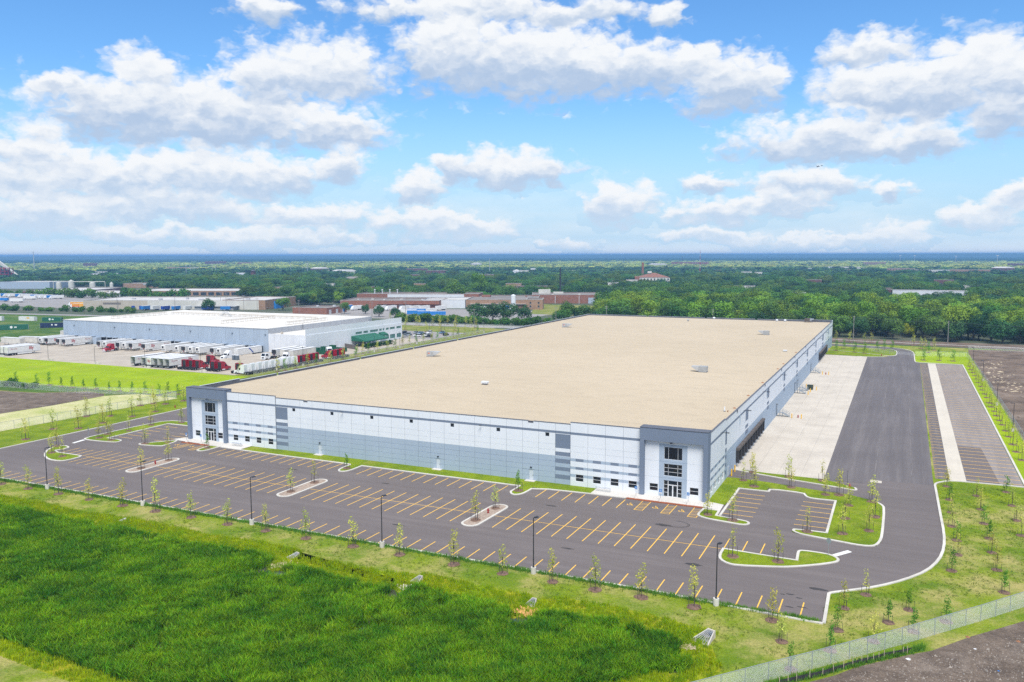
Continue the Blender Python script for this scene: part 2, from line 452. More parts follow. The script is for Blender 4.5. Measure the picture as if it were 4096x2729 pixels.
M['yard'] = concrete_mat('yard', (0.45, 0.395, 0.325), (0.35, 0.305, 0.25))
M['yellow_paint'] = mat('yellow_paint', (0.84, 0.50, 0.06), (0.74, 0.43, 0.07), 1.5, 0.75)
M['white_paint'] = mat('white_paint', (0.74, 0.74, 0.72), (0.62, 0.62, 0.60), 2.0, 0.75)
M['tactile'] = mat('tactile', (0.33, 0.095, 0.035), (0.26, 0.075, 0.03), 2.0, 0.85)
M['water'] = mat('water', (0.05, 0.06, 0.05), (0.03, 0.045, 0.04), 0.5, 0.06, spec=0.5)
M['road'] = asphalt_mat('road', (0.24, 0.225, 0.215), (0.33, 0.31, 0.29), (0.2, 1, 1))
M['mulch'] = mat('mulch', (0.20, 0.125, 0.088), (0.12, 0.072, 0.052), 2.5, 0.95, 5, 0.8, 6)

def sheet(name, poly, z, m, kind='structure', parent=None):
    b = MB(); b.face([(x, y, z) for x, y in ccw(poly)])
    o = b.link(name, m, parent)
    if kind and parent is None: o['kind'] = kind
    return o

# ------------------------------------------------------------------ ground, lots, lanes, lawns
S = 32000
_g = MB()                                             # the sunken dock yard of the next building is left open
HX0, HX1, HY0, HY1 = -446.0, -279.0, 262.0, 315.3
for a, c, d, e in ((-S, S, -S, HY0), (-S, HX0, HY0, HY1), (HX1, S, HY0, HY1), (-S, S, HY1, S)): _g.face([(a, d, -.02), (c, d, -.02), (c, e, -.02), (a, e, -.02)])
structure(_g.link('ground', M['suburb']))
sheet('lawn', [(-226, 20), (120, 20), (120, 470), (-226, 470)], 0.0, M['lawn'])
sheet('lawn', [(-420, 20), (-226, 20), (-226, 200), (-420, 200)], 0.0, M['lawn'])

# asphalt of the car park, the west drive and the truck court, one sheet each
sheet('parking_lot', [(-215, 110.4), (-7.5, 109.4), (-7.8, 119.6), (-5.2, 122.0), (-1.7, 125.1), (1.8, 129.4), (4.7, 134.4), (6.5, 140.1), (7.4, 146.3), (7.7, 154), (7.5, 166), (7.3, 182.0), (-32.4, 182.2), (-32.4, 155.6), (-166, 155.6), (-166, 330), (-198.6, 330), (-198.6, 188.2), (-197.8, 158), (-198, 128), (-215, 125)], 0.006, M['asphalt'])
PARK = bpy.data.objects['parking_lot']
sheet('truck_court', [(-13.5, 182.0), (7.3, 182.0), (7.2, 192.3), (7.7, 398), (5.6, 402), (5.6, 433), (4.7, 444.5), (0.9, 452.8), (-4.7, 458.1), (-16.4, 462.3), (-60, 469), (-60, 455), (-28.9, 455.2), (-10, 450.8), (-4.3, 450.5), (-1.4, 444), (-1.5, 427.6), (-6.8, 415.2), (-13.7, 412.3)], 0.006, M['court_asphalt'])
COURT = bpy.data.objects['truck_court']
sheet('dock_apron', [(-32.2, 182.2), (-13.45, 182.0), (-13.7, 412.2), (-32.2, 414.2)], 0.010, M['concrete'])
APRON = bpy.data.objects['dock_apron']
sheet('trailer_lot', [(7.7, 192.2), (23.7, 192.6), (23.8, 398.1), (7.7, 398.0)], 0.010, M['old_asphalt'])
TLOT = bpy.data.objects['trailer_lot']
sheet('lot_patch', [(13.5, 192.2), (19.5, 192.6), (18.6, 228.0), (13.5, 228.5)], 0.014, M['asphalt'], parent=TLOT)
sheet('lot_lane', [(7.72, 192.2), (10.4, 192.25), (10.75, 398.0), (7.72, 398.0)], 0.014, M['court_asphalt'], parent=TLOT)
M['strip'] = concrete_mat('strip', (0.56, 0.51, 0.43), (0.50, 0.455, 0.385))
sheet('landing_strip', [(10.35, 192.2), (13.45, 192.3), (13.75, 398.0), (10.75, 398.0)], 0.020, M['strip'], parent=TLOT)
M['seam'] = mat('seam', (0.19, 0.17, 0.165), (0.11, 0.10, 0.098), 0.12)
for _x, _w in ((-8.6, .05), (-3.9, .08), (3.2, .06)):
    sheet('paving_seam', [(_x - _w, 190), (_x + _w, 190), (_x + _w, 408), (_x - _w, 408)], 0.009, M['seam'], parent=COURT)
for _y, _w in ((171.0, .07), (236, .06)):
    sheet('paving_seam', [(-12.5 if _y > 182 else -2.5, _y - _w), (7.0, _y - _w - .3), (7.0, _y + _w - .3), (-12.5 if _y > 182 else -2.5, _y + _w)], 0.0145 if _y < 182 else 0.0105, M['seam'], parent=COURT)
# construction joints of the concrete apron, shallow saw cuts
jb = MB()
for y in np.arange(186, 412, 6.0): jb.box(-32.1, y, 0.010, -13.6, y + 0.05, 0.013)
for x in (-27.5, -22.8, -18.2): jb.box(x, 182.3, 0.010, x + 0.05, 412, 0.013)
M['joint'] = mat('joint', (0.30, 0.275, 0.24), None, 1)
o = jb.link('saw_joint', M['joint'], APRON); o['kind'] = 'stuff'
for i, (cx, cy, sx, sy) in enumerate([(-22, 196, 2.6, 1.6), (-17, 388, 2.2, 2.0)]):
    pass
sheet('drive', [(-32.4, 175.3), (-30.7, 175.3), (-23.6, 174.6), (-15.4, 172.9), (-8.1, 172.2), (-3.1, 169.2), (7.4, 168), (7.4, 186), (-5, 186), (-6.8, 175.8), (-15.4, 177.6), (-24.3, 179.5), (-32.4, 182.4)], 0.012, M['asphalt'])
# rust brown manhole plate of the truck court
sheet('catch_basin', [(-4.6, 183.8), (-2.4, 183.6), (-2.4, 185.5), (-4.6, 185.7)], 0.014, M['concrete'], parent=COURT)

# parking lines: one painted strip per line, shared meshes
def strip_mesh(length, w=0.17):
    b = MB(); b.face([(-w / 2, 0, 0), (w / 2, 0, 0), (w / 2, length, 0), (-w / 2, length, 0)])
    return b.mesh('parking_line', M['yellow_paint'])
L5, L12, L3 = strip_mesh(4.9), strip_mesh(11.9), strip_mesh(2.7)
L55 = strip_mesh(5.6)
def line(me, x, y, rz=0.0, parent=None, z=0.011):
    return put('parking_line', me, parent or PARK, (x, y, z), rz)
for i in range(63): line(L5, -10.4 - 2.735 * i, 110.0)
for i in range(12): line(L12, -57.0 + 2.74 * i, 125.2)
for x in (-62.55, -59.8): line(L12, x, 125.2)
for i in range(13): line(L12, -104.0 + 2.76 * i, 125.2)
for i in range(13): line(L12, -146.0 + 2.80 * i, 125.4)
for i in range(8): line(L12, -154.5 - 2.66 * i, 125.6)
for i in range(3): line(L5, -175.8 - 2.5 * i, 131.6)
for x in (-24.3, -21.4, -18.65): line(L5, x, 131.6)
def cross(x0, x1, y, z=0.015):
    b = MB(); b.face([(x0, y - .065, 0), (x1, y - .065, 0), (x1, y + .065, 0), (x0, y + .065, 0)])
    put('parking_line', b.mesh('parking_line', M['yellow_paint']), PARK, (0, 0, z))
for x0, x1 in ((-171.9, -152.2), (-148.9, -109.9), (-106.8, -68.6), (-65.2, -24.7)): cross(x0, x1, 131.2)
for i in range(14): line(L55, -147.3 + 2.64 * i, 145.0)
for i in range(13): line(L55, -104.7 + 2.78 * i, 144.5)
for i in range(7): line(L55, -63.05 + 2.733 * i, 145.0)
for i in range(6): line(L5, -182.9 + 4.9, 149.5 + 2.95 * i, R(90))
for i in range(5): line(L5, -171.3 + 4.9, 150.5 + 2.8 * i, R(90))
for i in range(6): line(L55, -22.7, 149.9 + 2.85 * i, R(90))
for i in range(6): line(L55, -10.0, 148.8 + 2.95 * i, R(90))
def hatch(x0, y0, w, h, n=5):
    b = MB(); t = 0.13
    b.face([(x0, y0, 0), (x0 + w, y0, 0), (x0 + w, y0 + t, 0), (x0, y0 + t, 0)])
    b.face([(x0, y0 + t, 0), (x0 + t, y0 + t, 0), (x0 + t, y0 + h, 0), (x0, y0 + h, 0)])
    b.face([(x0 + w - t, y0 + t, 0), (x0 + w, y0 + t, 0), (x0 + w, y0 + h, 0), (x0 + w - t, y0 + h, 0)])
    for k in range(n):
        y = y0 + 0.25 + k * (h - 0.9) / n
        b.face([(x0 + t, y, 0), (x0 + w - t, y + 0.75, 0), (x0 + w - t, y + 0.9, 0), (x0 + t, y + 0.15, 0)])
    put('access_hatching', b.mesh('access_hatching', M['yellow_paint']), PARK, (0, 0, 0.015))
for x in (-43.4, -38.4, -33.5): hatch(x, 145.2, 1.7, 5.9)
for x in (-160.3, -155.4): hatch(x, 146.2, 1.75, 5.3)
def wheelchair(x, y, s=1.25):
    """painted wheelchair symbol lying on the asphalt"""
    b = MB(); n = 14
    for k in range(n):                                   # wheel arc
        a0 = math.radians(150 + k * 250 / n); a1 = math.radians(150 + (k + 1) * 250 / n)
        q = [(math.cos(a) * r * s, math.sin(a) * r * s) for a, r in ((a0, .30), (a0, .42), (a1, .42), (a1, .30))]
        b.face([(px, py, 0) for px, py in q])
    def bar(p, q, w=.055):
        d = Vector((q[0] - p[0], q[1] - p[1])).normalized(); nx, ny = -d.y * w, d.x * w
        b.face([((p[0] + nx) * s, (p[1] + ny) * s, .001), ((p[0] - nx) * s, (p[1] - ny) * s, .001), ((q[0] - nx) * s, (q[1] - ny) * s, .001), ((q[0] + nx) * s, (q[1] + ny) * s, .001)])
    bar((-.06, .62), (-.02, .12)); bar((-.02, .12), (.34, .10)); bar((.34, .10), (.52, -.36)); bar((.52, -.36), (.66, -.30)); bar((-.04, .38), (.26, .38))
    b.face([((-.07 + .10 * math.cos(t)) * s, (.78 + .10 * math.sin(t)) * s, .001) for t in np.linspace(0, 2 * math.pi, 9)[:-1]])
    put('wheelchair_symbol', b.mesh('wheelchair_symbol', M['yellow_paint']), PARK, (x, y, 0.015))
for x in (-45.0, -40.1, -35.2): wheelchair(x, 148.0)
for x in (-161.9, -156.9): wheelchair(x, 149.0)
# trailer lot lines and the dashes on the lane edge
T27, T100 = strip_mesh(2.7, 0.14), strip_mesh(10.0, 0.14)
T27, T100 = strip_mesh(2.7, 0.2), strip_mesh(10.0, 0.2)
n_t = 56
for i in range(n_t):
    y = 194.5 + 3.61 * i
    line(T27, 10.3 + 0.0008 * (y - 192), y, R(90), TLOT, 0.020)
    line(T100, 23.55, y - 0.4, R(90), TLOT, 0.020)
DASH = MB(); DASH.face([(-.3, -.08, 0), (.3, -.08, 0), (.3, .08, 0), (-.3, .08, 0)])
dm = DASH.mesh('lane_dash', M['yellow_paint'])
for i in range(n_t): put('lane_dash', dm, TLOT, (7.95, 192.9 + 3.61 * i, 0.020))
# white stop bars
for poly in ([(-8.4, 135.8), (-7.7, 135.2), (-5.6, 138.3), (-6.3, 138.9)], [(-187.6, 139.4), (-186.7, 139.5), (-187.4, 143.2), (-188.5, 143.4)]):
    sheet('stop_bar', poly, 0.015, M['white_paint'], parent=PARK)

# dark stains and a looping tyre mark on the asphalt
M['stain'] = mat('stain', (0.035, 0.031, 0.031), (0.055, 0.049, 0.048), 1.0)
_rg = np.random.default_rng(3)
for _x, _y, _rx, _ry in ((-12.4, 117.0, .7, .25), (-11.2, 116.2, .5, .2), (-10.5, 113.2, .8, .22), (-12.0, 112.6, .6, .2), (-13.4, 116.6, .4, .2), (-36.2, 138.8, 1.6, .7), (-27, 122.5, 1.4, .6), (-9, 120.5, 1.6, .5), (-47, 121, 1.2, .3), (-78, 119.5, 1.5, .35), (-120, 142, 1.6, .4), (-95, 141, 1.1, .3), (-3.5, 150, 1.2, 1.6), (-58, 141.0, 1.4, .35)):
    _b = MB(); _b.face([(_x + _rx * _rg.uniform(.6, 1.1) * math.cos(t), _y + _ry * _rg.uniform(.6, 1.1) * math.sin(t), .0135) for t in np.linspace(0, 6.283, 13)[:-1]])
    _b.link('stain', M['stain'], PARK)
_b = MB()
for k in range(22):
    t0, t1 = R(-150 + k * 11), R(-150 + (k + 1) * 11)
    for r0 in (2.0, 2.22): _b.face([(-34.6 + r * math.cos(t) * 1.2, 140.3 + r * math.sin(t) * .8, .0138) for r, t in ((r0, t0), (r0 + .1, t0), (r0 + .1, t1), (r0, t1))])
_b.link('tyre_mark', M['stain'], PARK)['kind'] = 'stuff'

# raised islands and verges: grass top inside a concrete kerb
KW, KH = 0.42, 0.15
def island(name, poly, top=M['lawn_green'], keep=(), it=1, zt=0.12):
    poly = smooth(ccw(poly), True, it, keep)
    b = MB(); b.ribbon(poly, KW, 0.0, KH, True)
    root = b.link(name, M['kerb']); root['kind'] = 'structure'
    inn = offset(poly, KW * 0.9, True)
    t = MB(); t.face([(x, y, zt) for x, y in inn]); t.link('grass_top' if top is not M['gravel'] else 'gravel_bed', top, root)
    return root
def kerb(pts, it=1, keep=(), name='kerb'):
    b = MB(); b.ribbon(smooth(pts, False, it, keep), KW, 0.0, KH)
    return structure(b.link(name, M['kerb']))
M['gravel'] = mat('gravel', (0.42, 0.335, 0.27), (0.27, 0.205, 0.165), 3.0, 0.95, 6, 0.9, 8)
island('kerb_island', [(-184.0, 136.2), (-183.0, 135.2), (-183.6, 131.2), (-174.6, 131.3), (-172.3, 131.0), (-172.0, 126.8), (-173.4, 125.2), (-177.3, 125.3), (-182.0, 127.7), (-186.6, 132.0), (-187.6, 135.1), (-186.4, 136.8)])
island('kerb_island', [(-189.5, 144.2), (-187.4, 143.2), (-183.1, 143.4), (-177.9, 144.1), (-177.5, 145.6), (-178.6, 147.1), (-183.8, 147.2), (-184.2, 166.8), (-166.2, 167.1), (-166.2, 170.2), (-181.8, 171.5), (-188.4, 170.4), (-189.5, 162.4), (-189.8, 152.1)], keep=(6, 7, 8, 9))
island('kerb_island', [(-171.3, 145.4), (-169.7, 144.8), (-164.5, 145.8), (-163.6, 146.7), (-164.7, 152.4), (-166.4, 152.3), (-168.7, 148.9), (-171.3, 147.0)])
island('kerb_island', [(-153.2, 146.6), (-151.6, 145.9), (-150.3, 146.8), (-150.2, 151.7), (-153.6, 151.7)], keep=(3, 4))
def capsule(p, q, r):
    (x0, y0), (x1, y1) = p, q
    a = math.atan2(y1 - y0, x1 - x0); o = []
    for c, s0 in (((x1, y1), -90), ((x0, y0), 90)):
        for k in range(9):
            t = a + math.radians(s0 + k * 22.5); o.append((c[0] + r * math.cos(t), c[1] + r * math.sin(t)))
    return o
for p, q in (((-150.7, 126.6), (-150.7, 137.0)), ((-108.3, 126.0), (-108.2, 136.4)), ((-66.9, 125.6), (-66.5, 136.0))):
    island('kerb_island', capsule(p, q, 1.75), M['gravel'], it=0)
# front verge between the kerb and the wall, with its two peninsulas
sheet('front_verge', [(-143.6, 151.2), (-110.8, 150.9), (-107.9, 150.9), (-69.0, 151.0), (-66.0, 150.8), (-54.0, 151.4), (-54.0, 155.7), (-143.6, 155.9)], 0.06, M['lawn_green'])
kerb([(-150.0, 151.3), (-137.8, 150.8), (-113.4, 150.7), (-111.2, 150.7), (-110.8, 150.2), (-110.8, 147.0), (-110.2, 145.2), (-109.2, 144.5), (-107.9, 145.2), (-107.5, 147.0), (-107.5, 150.6), (-70.6, 150.5), (-69.2, 150.6), (-69.1, 150.2), (-69.1, 146.2), (-68.4, 144.8), (-67.3, 144.3), (-66.2, 145.2), (-65.8, 147.0), (-65.7, 150.5), (-53.7, 151.2), (-46.8, 151.4)], keep=(2, 4, 9, 10, 11, 12, 14, 20))
for x0, x1 in ((-110.4, -107.9), (-68.7, -66.1)):
    sheet('front_verge', [(x0, 151.2), (x0, 146.6), (x0 + .5, 145.3), (x0 + 1.3, 144.9), (x1 - .4, 145.5), (x1, 146.8), (x1, 151.2)], 0.07, M['lawn_green'])
# entrance pavements
sheet('pavement', [(-54.1, 151.5), (-46.8, 151.6), (-31.9, 151.7), (-28.7, 150.9), (-28.8, 154.8), (-32.0, 155.7), (-54.1, 155.9)], 0.13, M['walk'])
sheet('pavement', [(-164.7, 152.4), (-153.5, 151.9), (-143.6, 151.4), (-143.6, 155.9), (-166.0, 155.9), (-167.4, 153.0)], 0.13, M['walk'])
for (x0, x1) in ((-46.7, -32.0), (-162.9, -153.3)):
    b = MB(); b.box(x0, 151.2, 0.006, x1, 151.85, 0.145); structure(b.link('tactile_strip', M['tactile']))
# side lawn by the east wall, the kerbed small lot and its neck
sheet('side_lawn', [(-32.1, 155.2), (-28.6, 154.9), (-28.4, 167.6), (-22.9, 168.0), (-22.9, 169.9), (-15.6, 169.3), (-15.5, 167.9), (-14.9, 166.6), (-13.6, 166.4), (-9.8, 166.6), (-9.9, 146.4), (-15.2, 146.2), (-15.4, 144.4), (-14.2, 143.6), (-8.7, 142.6), (-5.4, 141.9), (-3.4, 142.0), (-2.2, 142.8), (-1.6, 145.0), (-1.5, 165.2), (-1.8, 167.2), (-3.2, 169.2), (-8.1, 172.0), (-12.9, 172.3), (-23.6, 174.5), (-30.7, 175.2), (-32.1, 174.7)], 0.10, M['lawn_green'])
island('kerb_island', [(-31.9, 151.2), (-32.2, 146.9), (-31.4, 145.9), (-29.7, 145.2), (-25.8, 144.6), (-23.6, 144.3), (-22.5, 145.1), (-22.6, 146.3), (-23.6, 147.1), (-28.6, 147.9), (-28.7, 151.0)], keep=(0, 9, 10))
kerb([(-28.4, 148.2), (-28.4, 167.7), (-22.7, 167.8), (-22.6, 169.9), (-15.9, 169.5), (-15.5, 167.9), (-14.9, 166.7), (-13.6, 166.4), (-9.8, 166.6), (-9.8, 146.2)][::-1], keep=(1, 7, 8))
kerb([(-9.8, 146.3), (-15.2, 146.2), (-15.6, 145.0), (-14.6, 143.8), (-13.2, 143.3), (-8.7, 142.5), (-5.4, 141.8), (-3.4, 141.9), (-2.2, 142.7), (-1.6, 145.0), (-1.3, 148.6), (-1.3, 165.2), (-1.8, 167.4), (-3.1, 169.2)])
# verge between the drive and the dock apron
sheet('side_lawn', [(-32.1, 182.4), (-24.3, 179.6), (-15.4, 177.7), (-8.3, 176.1), (-7.2, 175.8), (-6.8, 176.4), (-7.4, 177.8), (-13.2, 181.6), (-24.6, 181.9)], 0.10, M['lawn_green'])
kerb([(-32.2, 182.1), (-24.3, 179.3), (-15.4, 177.4), (-8.3, 175.8), (-7.2, 175.4), (-6.5, 176.0), (-7.0, 177.6)])
island('kerb_island', [(-24.5, 128.2), (-24.0, 126.1), (-22.6, 124.8), (-21.0, 124.6), (-16.7, 126.0), (-13.7, 127.2), (-10.1, 129.8), (-7.9, 131.8), (-7.1, 132.9), (-7.2, 134.2), (-8.2, 135.3), (-9.4, 135.8), (-12.7, 135.8), (-13.4, 135.3), (-13.5, 134.4), (-13.3, 130.9), (-17.4, 131.0), (-24.5, 131.4)], keep=(15, 17))
# outer kerbs
kerb([(-230, 110.9), (-172, 110.6), (-101.7, 110.3), (-51.8, 110.1), (-28.6, 110.2), (-14.3, 109.4), (-7.5, 109.2)][::-1], 0)
kerb([(-7.6, 109.2), (-7.8, 119.4), (-7.4, 120.1), (-5.2, 121.9), (-1.7, 125.0), (1.8, 129.4), (4.7, 134.4), (6.5, 140.1), (7.4, 146.3), (7.7, 153.9), (7.5, 166), (7.3, 183.4), (7.2, 186.6), (7.6, 188.4), (8.6, 189.9), (10.2, 191.6), (13.4, 192.0), (24.2, 192.4)][::-1], keep=(16,))
kerb([(-197.8, 110.9), (-197.9, 128), (-197.9, 158), (-198.6, 188.2), (-198.8, 330)][::-1], 0)
kerb([(23.8, 192.6), (23.8, 398.2), (6.4, 399.6), (5.8, 400.4), (5.6, 405), (5.6, 433), (5.2, 441), (3.4, 449), (-0.5, 454.8), (-6.6, 459.2), (-16.4, 462.3), (-40, 467.8)][::-1], keep=(10,))
kerb([(-32.0, 434.4), (-19, 428.6), (-8.6, 421.6), (-6.8, 420.4), (-4.0, 419.9), (-2.2, 421.4), (-1.4, 425.0), (-1.4, 441), (-2.6, 446.5), (-4.6, 450.0)], 1)
sheet('north_verge', [(-32.1, 414.4), (-13.7, 412.5), (-7.2, 415.2), (-6.9, 420.2), (-19, 428.3), (-32.1, 434.2)], 0.09, M['lawn_green'])
sheet('north_verge', [(-32.1, 434.9), (-19, 429.1), (-6.8, 421.2), (-4.0, 420.5), (-2.4, 421.8), (-1.9, 425), (-1.9, 441), (-3.1, 446.3), (-5.0, 449.8), (-9.9, 446.4), (-28.6, 445.2), (-32.1, 450)], 0.09, M['lawn_green'])
kerb([(-6.7, 415.0), (-13.6, 412.0), (-18, 412.4)], 0)
# the verge east of the trailer lot and the one closing it to the north
sheet('east_verge', [(24.2, 192.9), (28.6, 180), (28.9, 448), (6.2, 447.2), (6.0, 400.5), (24.2, 398.6)], 0.03, M['lawn_bright'])
sheet('east_verge', [(7.9, 184), (7.8, 187.0), (8.2, 188.3), (9.2, 190.0), (10.6, 191.4), (13.4, 191.7), (27.5, 191.9), (27.5, 183), (20, 179), (13, 181), (8.0, 176)], 0.02, M['lawn_green'])
# graded ground beyond the fences
sheet('building_site', [(29.2, 236), (60, 200), (150, 300), (150, 466), (54, 469), (30, 464), (29.2, 448)], 0.02, M['dirt_brown'])
sheet('bare_earth', [(-14, 60), (-8.6, 91.8), (-5.2, 95.6), (-3.0, 98.8), (0.2, 102.2), (2.9, 105.0), (4.7, 106.6), (9.4, 113.0), (17.2, 122.4), (40, 150), (60, 120), (20, 60)], 0.02, M['dirt'])
sheet('track_bed', [(-70, 478), (150, 470), (150, 496), (-70, 500)], 0.012, M['dirt_brown'])
sheet('footpath', [(-60, 497.5), (-20, 486.0), (10, 484.0), (60, 480.5), (130, 476), (130, 477), (60, 481.7), (10, 485.4), (-20, 487.4), (-60, 499)], 0.03, M['walk'])
# west side: drive verge, straw slope, bare field, bright lawn
sheet('west_verge', [(-198.9, 112), (-199.2, 330), (-226, 330), (-226, 200), (-214.5, 199), (-216.5, 150), (-219, 112)], 0.02, M['lawn_green'])
sheet('straw_slope', [(-214.8, 199.2), (-217, 150), (-219.5, 112), (-245, 112), (-241.8, 156.9), (-240.2, 175), (-240.8, 192.1), (-233.5, 200.2)], 0.03, M['straw'])
sheet('bare_field', [(-330, 184), (-283, 184.6), (-268.2, 187), (-253.4, 196.1), (-244.7, 195.3), (-241.2, 192.1), (-240.6, 173.4), (-242, 156.9), (-246, 112), (-330, 112)], 0.02, M['dirt'])
sheet('weedy_field', [(-340, 200), (-297, 198.5), (-256.5, 200.4), (-230, 202.0), (-234, 199.8), (-241.4, 192.8), (-246, 196.6), (-254, 197), (-268.2, 188), (-283, 185.4), (-340, 184)], 0.04, M['meadow'])
sheet('bright_lawn', [(-470, 247.6), (-313, 247.9), (-227.4, 246.6), (-227.4, 202), (-297, 199.5), (-470, 205)], 0.02, M['lawn_bright'])

# ------------------------------------------------------------------ the white warehouse
M['white_wall'] = mat('white_wall', (0.69, 0.725, 0.77), (0.66, 0.695, 0.74), 0.12, 0.85, 4)
M['pale_wall'] = mat('pale_wall', (0.345, 0.42, 0.515), (0.325, 0.40, 0.49), 0.12, 0.85, 4)
M['slate_wall'] = mat('slate_wall', (0.165, 0.205, 0.28), (0.15, 0.19, 0.26), 0.12, 0.85, 4)
M['joint_dark'] = mat('joint_dark', (0.30, 0.34, 0.40), None, 1)
M['coping'] = mat('coping', (0.10, 0.105, 0.13), (0.085, 0.09, 0.11), 1, 0.5)
M['coping_light'] = mat('coping_light', (0.52, 0.56, 0.62), (0.46, 0.5, 0.56), 0.5, 0.4)
M['parapet_dark'] = mat('parapet_dark', (0.10, 0.11, 0.135), (0.075, 0.08, 0.10), 0.6, 0.8)
M['glass'] = mat('glass', (0.006, 0.009, 0.013), (0.012, 0.018, 0.022), 0.4, 0.06, spec=0.55)
M['alu'] = mat('alu', (0.68, 0.70, 0.73), (0.60, 0.62, 0.65), 1, 0.4)
M['door_white'] = mat('door_white', (0.52, 0.57, 0.63), (0.48, 0.53, 0.59), 1, 0.6)
M['door_grey'] = mat('door_grey', (0.30, 0.35, 0.41), None, 1, 0.6)
M['black_foam'] = mat('black_foam', (0.022, 0.022, 0.026), (0.035, 0.034, 0.037), 2, 0.9)
M['brown_foam'] = mat('brown_foam', (0.115, 0.095, 0.085), (0.08, 0.068, 0.06), 2, 0.9)
M['galv'] = mat('galv', (0.36, 0.40, 0.44), (0.29, 0.33, 0.37), 3, 0.45, metal=0.3)
M['black_metal'] = mat('black_metal', (0.018, 0.019, 0.024), (0.03, 0.03, 0.035), 2, 0.45)
M['yellow'] = mat('yellow', (0.80, 0.47, 0.02), (0.72, 0.40, 0.02), 2, 0.55)
M['red'] = mat('red', (0.33, 0.02, 0.022), (0.25, 0.015, 0.02), 2, 0.4)
M['dark_green'] = mat('dark_green', (0.035, 0.05, 0.03), (0.025, 0.038, 0.022), 2, 0.5)
M['rust'] = mat('rust', (0.30, 0.14, 0.07), None, 3, 0.8)

def roof_mat():
    m = bpy.data.materials.new('ballast_roof'); m.use_nodes = True
    T = NT(m.node_tree); b = T.t.nodes['Principled BSDF']; b.inputs['Roughness'].default_value = 0.95
    P = T.n('ShaderNodeNewGeometry').outputs['Position']
    c = T.mix(T.mr(T.noise(P, 0.02, 5, 0.6), 0.3, 0.7), (0.50, 0.415, 0.30), (0.46, 0.38, 0.27))
    c = T.mix(T.mr(T.noise(T.vm('MULTIPLY', P, (0.35, 1, 1)), 0.35, 6, 0.7), 0.45, 0.75, 0, 0.5), c, (0.37, 0.305, 0.215))
    g = T.mr(T.noise(P, 3.0, 6, 0.85), 0.3, 0.7, 0.86, 1.12)
    T.put(b.inputs['Base Color'], T.vm('MULTIPLY', c, T.xyz(g, g, g)))
    bp = T.n('ShaderNodeBump'); bp.inputs['Strength'].default_value = 0.7; bp.inputs['Distance'].default_value = 0.06
    T.put(bp.inputs['Height'], T.noise(P, 12, 3, 0.8)); T.put(b.inputs['Normal'], bp.outputs[0])
    return m
M['roof'] = roof_mat()
WALLS = [M['white_wall'], M['pale_wall'], M['slate_wall'], M['joint_dark']]
WX0, WX1, WY0, WY1, WZ = -164.0, -32.0, 155.6, 454.0, 12.05
WH = thing('warehouse', 'huge white and grey concrete warehouse with a tan gravel roof', 'warehouse', (0, 0, 0))

def panel(xs, zs, colour, holes=(), th=0.22, gap=0.018, grooves=(), parent=None, loc=(0, 0, 0), rz=0.0):
    """one tilt-up panel in facade space: x along the wall, face at y = 0 towards -y"""
    b = MB(); x0, x1 = xs[0] + gap, xs[-1] - gap; z0, z1 = zs[0], zs[-1]
    X = sorted(set([x0, x1] + [x for x in xs[1:-1]] + [h[k] for h in holes for k in (0, 1)]))
    Z = sorted(set(list(zs) + [h[k] for h in holes for k in (2, 3)] + [g + d for g in grooves for d in (-.03, .03)]))
    for i in range(len(X) - 1):
        for j in range(len(Z) - 1):
            a, c, d, e = X[i], X[i + 1], Z[j], Z[j + 1]
            xm, zm = (a + c) / 2, (d + e) / 2
            if any(h[0] < xm < h[1] and h[2] < zm < h[3] for h in holes): continue
            mi = colour(xm, zm)
            if any(abs(zm - g) < .031 for g in grooves):
                y = 0.03
                b.face([(a, y, d), (c, y, d), (c, y, e), (a, y, e)], mi)
                b.face([(a, 0, e), (a, y, e), (c, y, e), (c, 0, e)], mi)
                b.face([(a, 0, d), (c, 0, d), (c, y, d), (a, y, d)], mi)
            else:
                b.face([(a, 0, d), (c, 0, d), (c, 0, e), (a, 0, e)], mi)
    for (a, c, d, e) in holes:
        mi = colour(a - .01, (d + e) / 2)
        b.face([(a, 0, d), (a, th, d), (a, th, e), (a, 0, e)], mi); b.face([(c, 0, d), (c, 0, e), (c, th, e), (c, th, d)], mi)
        b.face([(a, 0, d), (c, 0, d), (c, th, d), (a, th, d)], mi); b.face([(a, 0, e), (a, th, e), (c, th, e), (c, 0, e)], mi)
    for x, f in ((x0, 1), (x1, 0)):
        q = [(x, 0, z0), (x, th, z0), (x, th, z1), (x, 0, z1)]
        b.face(q if f else q[::-1], 3)
    b.face([(x0, 0, z1), (x1, 0, z1), (x1, th, z1), (x0, th, z1)], 0)
    b.face([(x1, th, 11.9), (x0, th, 11.9), (x0, th, z1), (x1, th, z1)], 0)
    return b.link('wall_panel', WALLS, parent or WH, loc, rz)

